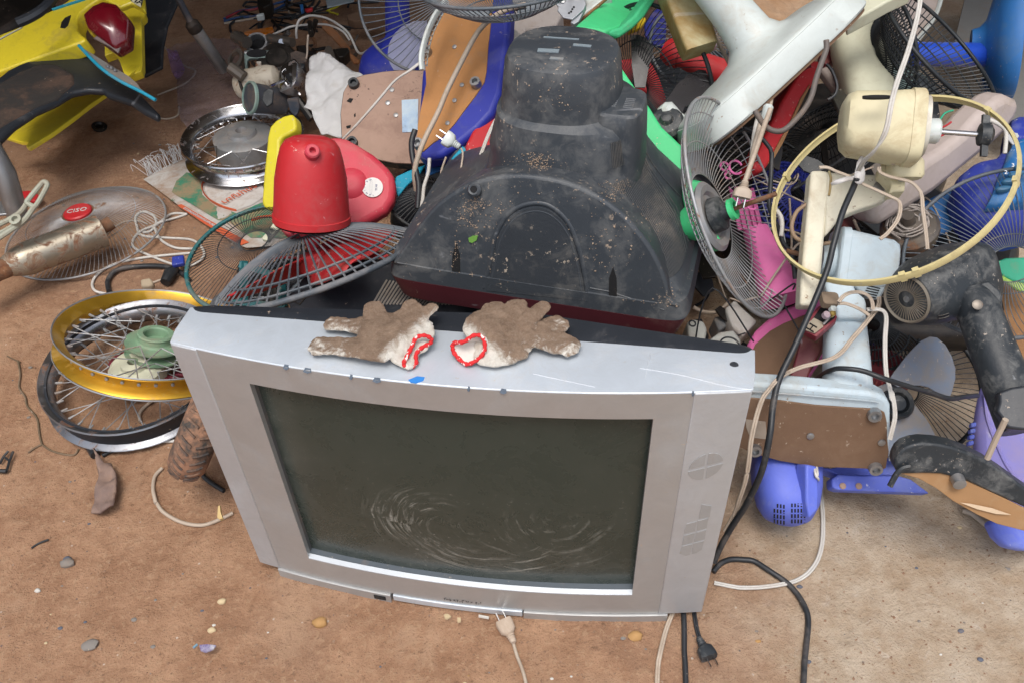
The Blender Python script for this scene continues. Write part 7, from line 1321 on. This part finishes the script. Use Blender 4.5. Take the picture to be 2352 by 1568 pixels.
lone('splinter', 'pale split splinter mark on the plywood underside', 'splinter', VR6(1675,172, 1750,180, 1920,215, 2065,265, 1950,258, 1800,220), pwp, .001, mat('fresh_wood', (.62,.47,.32), .8, dust=.1), bevel=0)
g = G(); p0 = pwp.at(*VL4(1790,1330)[0]); g.lathe(frame(p0, pwp.n-cU*.4), [(.010,-.003), (.0095,.012), (.004,.013)], 16); part('foot', g, STEEL, bp_)
g = G(); g.tube(cr([pwp.at(*p, .006) for p in VL4(1390,1225, 1330,1240, 1280,1290, 1225,1390)], 4), .0045, 7); part('cord_stub', g, BLKW, bp_)
cord('cord', 'grey cord under the plywood running to the violet base', [(x, y) for x, y in VR6(1690,235, 1760,260, 1850,330, 2000,450)], .0045, TCORD)
lone('plastic_piece', 'violet hood bottom on the concrete at the right edge', 'plastic piece', VR6(1900,310, 1950,300, 2200,330, 2300,540, 2165,535, 2040,510, 1960,430), PC(2320, 1230, 1.40, 0,.3,.95), .03, VIO, bevel=.01)
# ---- loose appliance bits between the televisions and the pink base
for i, (pts, dep, m, lab) in enumerate(((V7(1740,1350, 1790,1330, 1880,1350, 1910,1420, 1880,1568, 1760,1540), 1.62, mat('appliance_grey', (.42,.43,.40), .5, dust=.45), 'grey moulded switch housing beside the maroon edge'), (V7(1900,1520, 2010,1440, 2130,1420, 2190,1500, 2200,1640, 1920,1650), 1.58, mat('appliance_grey', (.4,.4,.4)), 'grey round-pocketed housing next to the pink base'), (V7(2060,1240, 2140,1170, 2200,1230, 2330,1350, 2210,1480, 2120,1400), 1.66, mat('appliance_white', (.52,.50,.47), .6, dust=.45), 'pale crumpled plastic box under the chrome guard'), (V7(1960,1320, 2050,1290, 2080,1390, 2010,1430), 1.68, mat('appliance_dark', (.14,.15,.16), .6, dust=.4), 'dark grey block between the pale boxes'))):
    cx_ = sum(p[0] for p in pts)/len(pts); cy_ = sum(p[1] for p in pts)/len(pts); bx = thing('housing', lab, 'housing', Q(cx_, cy_, dep)); pl = PC(cx_, cy_, dep, .05,.5,.85); slab(bx, 'shell', pts, pl, .05, m, bevel=.005)
    if i < 2:
        g = G(); Mr = frame(pl.at(cx_+(10 if i else -12), cy_+(8 if i else -15), .001), pl.n); r = .018 if i else .006; g.tube([Mr @ Vector((r*math.cos(R_(t)), r*math.sin(R_(t)), 0)) for t in range(0, 360, 15)], .0016, 6, closed=True); part('pocket', g, BLKW, bx)
run('grey cord curled on the ground behind the maroon edge', [(x, y, 1.72) for x, y in V7(1790,1235, 1880,1275, 2000,1270, 2090,1190)], .004, TCORD)
cord('cord', 'thin black cord on the ground right of the black television', [(x, y) for x, y in V7(1850,960, 1910,1020, 1925,1100, 1880,1180, 1800,1230)], .0035, BCORD)
# ---- ground cords, right and bottom
cord('cord', 'white flat cord sweeping on the concrete from the violet hood', [Q(*p, 1.42) for p in VL4(600,1230, 615,1330)]+[(x, y) for x, y in VR6(575,0, 600,150, 612,330, 605,480, 570,610, 500,710, 410,770, 300,800, 150,822, 0,828, -80,820, -230,790)], .0042, WCORD, flat=True)
cord('cord', 'thick black cord bending on the concrete down to the bottom edge', [(x, y) for x, y in VR6(-240,705, -180,640, -100,610, 0,612, 80,625, 200,700, 330,790, 420,890, 480,1000, 498,1100, 485,1250, 470,1400, 455,1700)], .0048, BCORD)
cord('cord', 'tan flat cord running from under the silver television to the bottom edge', [(x, y) for x, y in VR3(1490,1020, 1450,1120, 1420,1220, 1390,1350, 1375,1450, 1365,1700)], .0042, TCORD, flat=True)
cord('cord', 'straight black cord running down to the bottom edge under the television corner', [(x, y) for x, y in VR3(1575,1020, 1580,1150, 1580,1300, 1588,1450, 1595,1700)], .0045, BCORD)
cord('cord', 'short black twisted cord ending in the black plug', [(x, y) for x, y in VR3(1655,1010, 1665,1080, 1680,1160, 1700,1220)], .0040, BCORD, flat=True)
bpl = thing('plug', 'dusty black two-pin plug on the ground below the television corner', 'plug', GP(1615, 1490, 0)); mains_plug(bpl, GP(*VR3(1775,1370)[0], .014), GP(*VR3(1690,1215)[0], .012), BLKW, .0115)
wpl = thing('plug', 'muddy beige two-pin plug on the dirt below the centre of the television', 'plug', GP(1160, 1430, 0)); mains_plug(wpl, GP(*VR3(180,1085)[0], .014), GP(*VR3(262,1250)[0], .010), mat('muddy_beige', (.52,.42,.33), .6, dust=.5), .0115)
cord('cord', 'thin beige cord running from the muddy plug to the bottom edge', [(x, y) for x, y in VR3(255,1245, 285,1350, 320,1440, 345,1520, 370,1640)], .0028, TCORD)
# ---- stones and litter
random.seed(42)
def stone(px, py, r, m, lab, nm='stone', fl=.6, grp=None):
    g = G(); c = GP(px, py, r*.25); s = random.random()*50; ax_ = random.random()*3; rr = []
    for i in range(7):
        t = math.pi*(i+.5)/7; rr.append([c+Vector((r*math.sin(t)*math.cos(a)*(1+.45*noise.noise(Vector((math.cos(a)+s, math.sin(a), t)))), r*.75*math.sin(t)*math.sin(a)*(1+.45*noise.noise(Vector((math.cos(a), math.sin(a)+s, t)))), -r*fl*math.cos(t))) for a in [2*math.pi*k/12+ax_ for k in range(12)]])
    g.rings(rr); return solo(nm, lab, nm.split('_')[-1], g, m, sm=50, group=grp)
SO = mat('ochre_stone', (.42,.24,.09), .7, dust=.5, dcol=(.33,.2,.12), bump=1); SG = mat('grey_stone', (.22,.20,.18), .85, dust=.4, bump=1); SW = mat('white_chip', (.62,.60,.55), .7, dust=.2); SB = mat('blue_grey_chip', (.10,.11,.14), .6, dust=.3); SY = mat('cream_chip', (.58,.46,.28), .8, dust=.2)
stone(*VR2(618,1100)[0], .0125, SO, 'round ochre pebble on the dirt below the screen', fl=.7); stone(*VR3(1205,1200)[0], .0115, SO, 'yellow-brown pebble below the right flap', fl=.6)
stone(*VR5(695,1270)[0], .014, SG, 'largest grey stone at the lower left', fl=.35); stone(*VR5(525,640)[0], .0125, SG, 'grey clod beside the black sliver at the lower left'); stone(*VR5(520,605)[0], .007, SB, 'blue-grey chip resting on the grey clod')
stone(*VR5(292,850)[0], .0055, SW, 'bright white chip on the dirt at the lower left'); stone(*VR5(1715,935)[0], .008, SY, 'crumbled cream clod left of the television foot'); stone(*VR5(1635,1155)[0], .0065, SY, 'small cream pebble above the purple scrap')
lone('plastic_chip', 'pale triangular chip on the dirt just under the centre door', 'chip', VR2(1575,1035, 1605,1028, 1632,1048, 1600,1068, 1585,1060), PC(1030, 1414, 1.405, 0,.85,.5), .003, SY, bevel=0)
lone('plastic_chip', 'pale square chip right of the triangular one', 'chip', VR2(1680,1058, 1705,1058, 1708,1085, 1682,1092), PC(1055, 1422, 1.402, 0,.85,.5), .003, SY, bevel=0)
lone('plastic_chip', 'narrow white strip left of the muddy beige plug', 'chip', VR2(1845,1035, 1925,1050, 1922,1062, 1845,1047), PC(1110, 1414, 1.405, 0,.85,.5), .003, SW, bevel=0)
lone('foil_scrap', 'crinkled purple and white foil scrap on the dirt at the lower left', 'scrap', VR5(1540,1270, 1600,1265, 1670,1272, 1650,1300, 1590,1325, 1550,1312), PC(476, 1487, 1.375, 0,.8,.6), .003, mat('purple_foil', (.13,.07,.30), .3, .2, dust=.1, col2=(.6,.6,.65), sc=8), bevel=0)
lone('plastic_chip', 'tiny light blue sliver beside the purple foil scrap', 'chip', VR5(1488,1285, 1520,1258, 1528,1266, 1498,1292), PC(448, 1483, 1.378, 0,.8,.6), .003, mat('pale_blue_chip', (.2,.35,.45), .5, dust=.2), bevel=0)
cord('twig', 'short black stick on the dirt at the lower left', [(x, y) for x, y in VR5(243,522, 300,485, 375,457)], .0018, BCORD, 'twig')
g = G(); P0 = [pt2 for pt2 in VR5(1685,200, 1700,190, 1705,240, 1722,290, 1700,300, 1680,285)]; lone('wood_chip', 'yellow splintered wood chip leaning against the television corner', 'chip', P0, PC(507, 1172, 1.51, 0,.5,.85), .008, mat('yellow_wood', (.60,.44,.2), .8, dust=.2), bevel=0)
for i in range(85):
    px, py = random.uniform(-30, 2390), random.uniform(900, 1600)
    if 380 < px < 1720 and py < 1420 and px > 380+(py-780)*.42: continue
    if px > 1640 and py < 1130: continue
    c = random.random(); m = SW if c < .16 else SB if c < .5 else SG if c < .8 else SY if c < .9 else SO
    stone(px, py, random.choice([.0018,.0022,.003,.003,.0042,.005]), m, 'small loose %s lying on the bare ground' % {'white_chip': 'white chip', 'blue_grey_chip': 'blue-grey chip', 'grey_stone': 'grey pebble', 'cream_chip': 'cream chip', 'ochre_stone': 'ochre pebble'}[m.name], 'pebble', fl=.35, grp='small %s on the ground' % {'white_chip': 'white chips', 'blue_grey_chip': 'blue-grey chips', 'grey_stone': 'grey pebbles', 'cream_chip': 'cream chips', 'ochre_stone': 'ochre pebbles'}[m.name])
for i in range(60):
    px, py = random.uniform(0, 560), random.uniform(330, 900)
    if px > 90 and py > 650 and px < 560: continue
    m = random.choice([SG, SB, SG, SY]); stone(px, py, random.choice([.002,.003,.004,.005]), m, 'small loose %s lying on the bare ground' % {'blue_grey_chip': 'blue-grey chip', 'grey_stone': 'grey pebble', 'cream_chip': 'cream chip'}[m.name], 'pebble', fl=.4, grp='small %s on the ground' % {'blue_grey_chip': 'blue-grey chips', 'grey_stone': 'grey pebbles', 'cream_chip': 'cream chips'}[m.name])

# ---- crumbs of dry soil
random.seed(77)
def crumb(g, p, n, s):
    M = frame(p+n*s*.3, n+Vector((random.uniform(-.5,.5), random.uniform(-.5,.5), random.uniform(-.5,.5))), Vector((random.random(), random.random(), .1)))
    a, b, c = s*random.uniform(.6,1.5), s*random.uniform(.5,1.1), s*random.uniform(.3,.7)
    g.add([M @ Vector(v) for v in ((a,0,0), (-a*.8,b*.4,0), (0,-b,0), (a*.2,b,c*.2), (0,0,c), (.1*a,.1*b,-c))], [(0,3,4), (3,1,4), (1,2,4), (2,0,4), (3,0,5), (1,3,5), (2,1,5), (0,2,5)])
g = G()
for (x, y, rx, ry, n, wv) in ((1250,300,34,36,150,1), (1290,235,60,40,50,0), (1245,372,36,22,170,1), (1075,480,26,45,150,1), (1110,470,50,16,60,1), (1047,590,8,45,110,0), (1270,260,90,130,90,0), (1200,520,200,110,160,0), (1350,560,150,90,90,0), (1100,640,160,24,50,0), (1390,330,14,45,60,0), (1420,440,60,26,120,1), (1480,500,50,60,50,0), (1230,560,60,60,70,0), (1450,700,90,16,50,0), (1210,360,60,40,50,0), (1540,690,20,30,50,0)):
    px, py = x, y
    for k in range(n):
        if wv: px += random.gauss(0, 7); py += random.gauss(0, 6); 
        if not wv or abs(px-x) > rx or abs(py-y) > ry: px, py = random.gauss(x, rx*.5), random.gauss(y, ry*.5)
        best = None
        for gg in (CABG, PANG):
            l, n_ = hit(gg, px, py)
            if best is None or (l-CAM).length < (best[0]-CAM).length: best = (l, n_)
        if (best[0]-CAM).length > 2.4 or abs((best[0]-Q(px, py, 1.4)).length) < 1e-5: continue
        crumb(g, best[0], best[1], random.choice([.0006,.0008,.0010,.0014,.0019]))
CR = mat('dry_soil', (.34,.25,.18), .95, 0, dust=.4, dcol=(.5,.42,.33), speck=0, bump=0)
o = solo('soil_crumbs', 'dry soil crumbs scattered in trails over the black television', 'soil crumbs', g, CR, sm=0, kind='stuff')
g = G()
for k in range(5200):
    px, py = random.uniform(-30, 2390), random.uniform(560, 1600) if random.random() < .8 else random.uniform(200, 600)
    if k < 700: t = random.random(); px = 590+1040*t; py = 1312+105*math.sin(t*1.57)+random.expovariate(1/16.)
    if k > 4700: px = 2352*random.random(); py = 1568-random.expovariate(1/120.)
    crumb(g, GP(px, py, 0), Vector((0,0,1)), random.choice([.0008,.0010,.0013,.0018,.0026]))
solo('soil_grit', 'loose grit and crumbs of soil strewn over the bare ground', 'grit', g, [mat('grit_brown', (.27,.16,.10), .95, 0, dust=.5, dcol=(.5,.36,.25), speck=0, bump=0)], sm=0, kind='stuff')
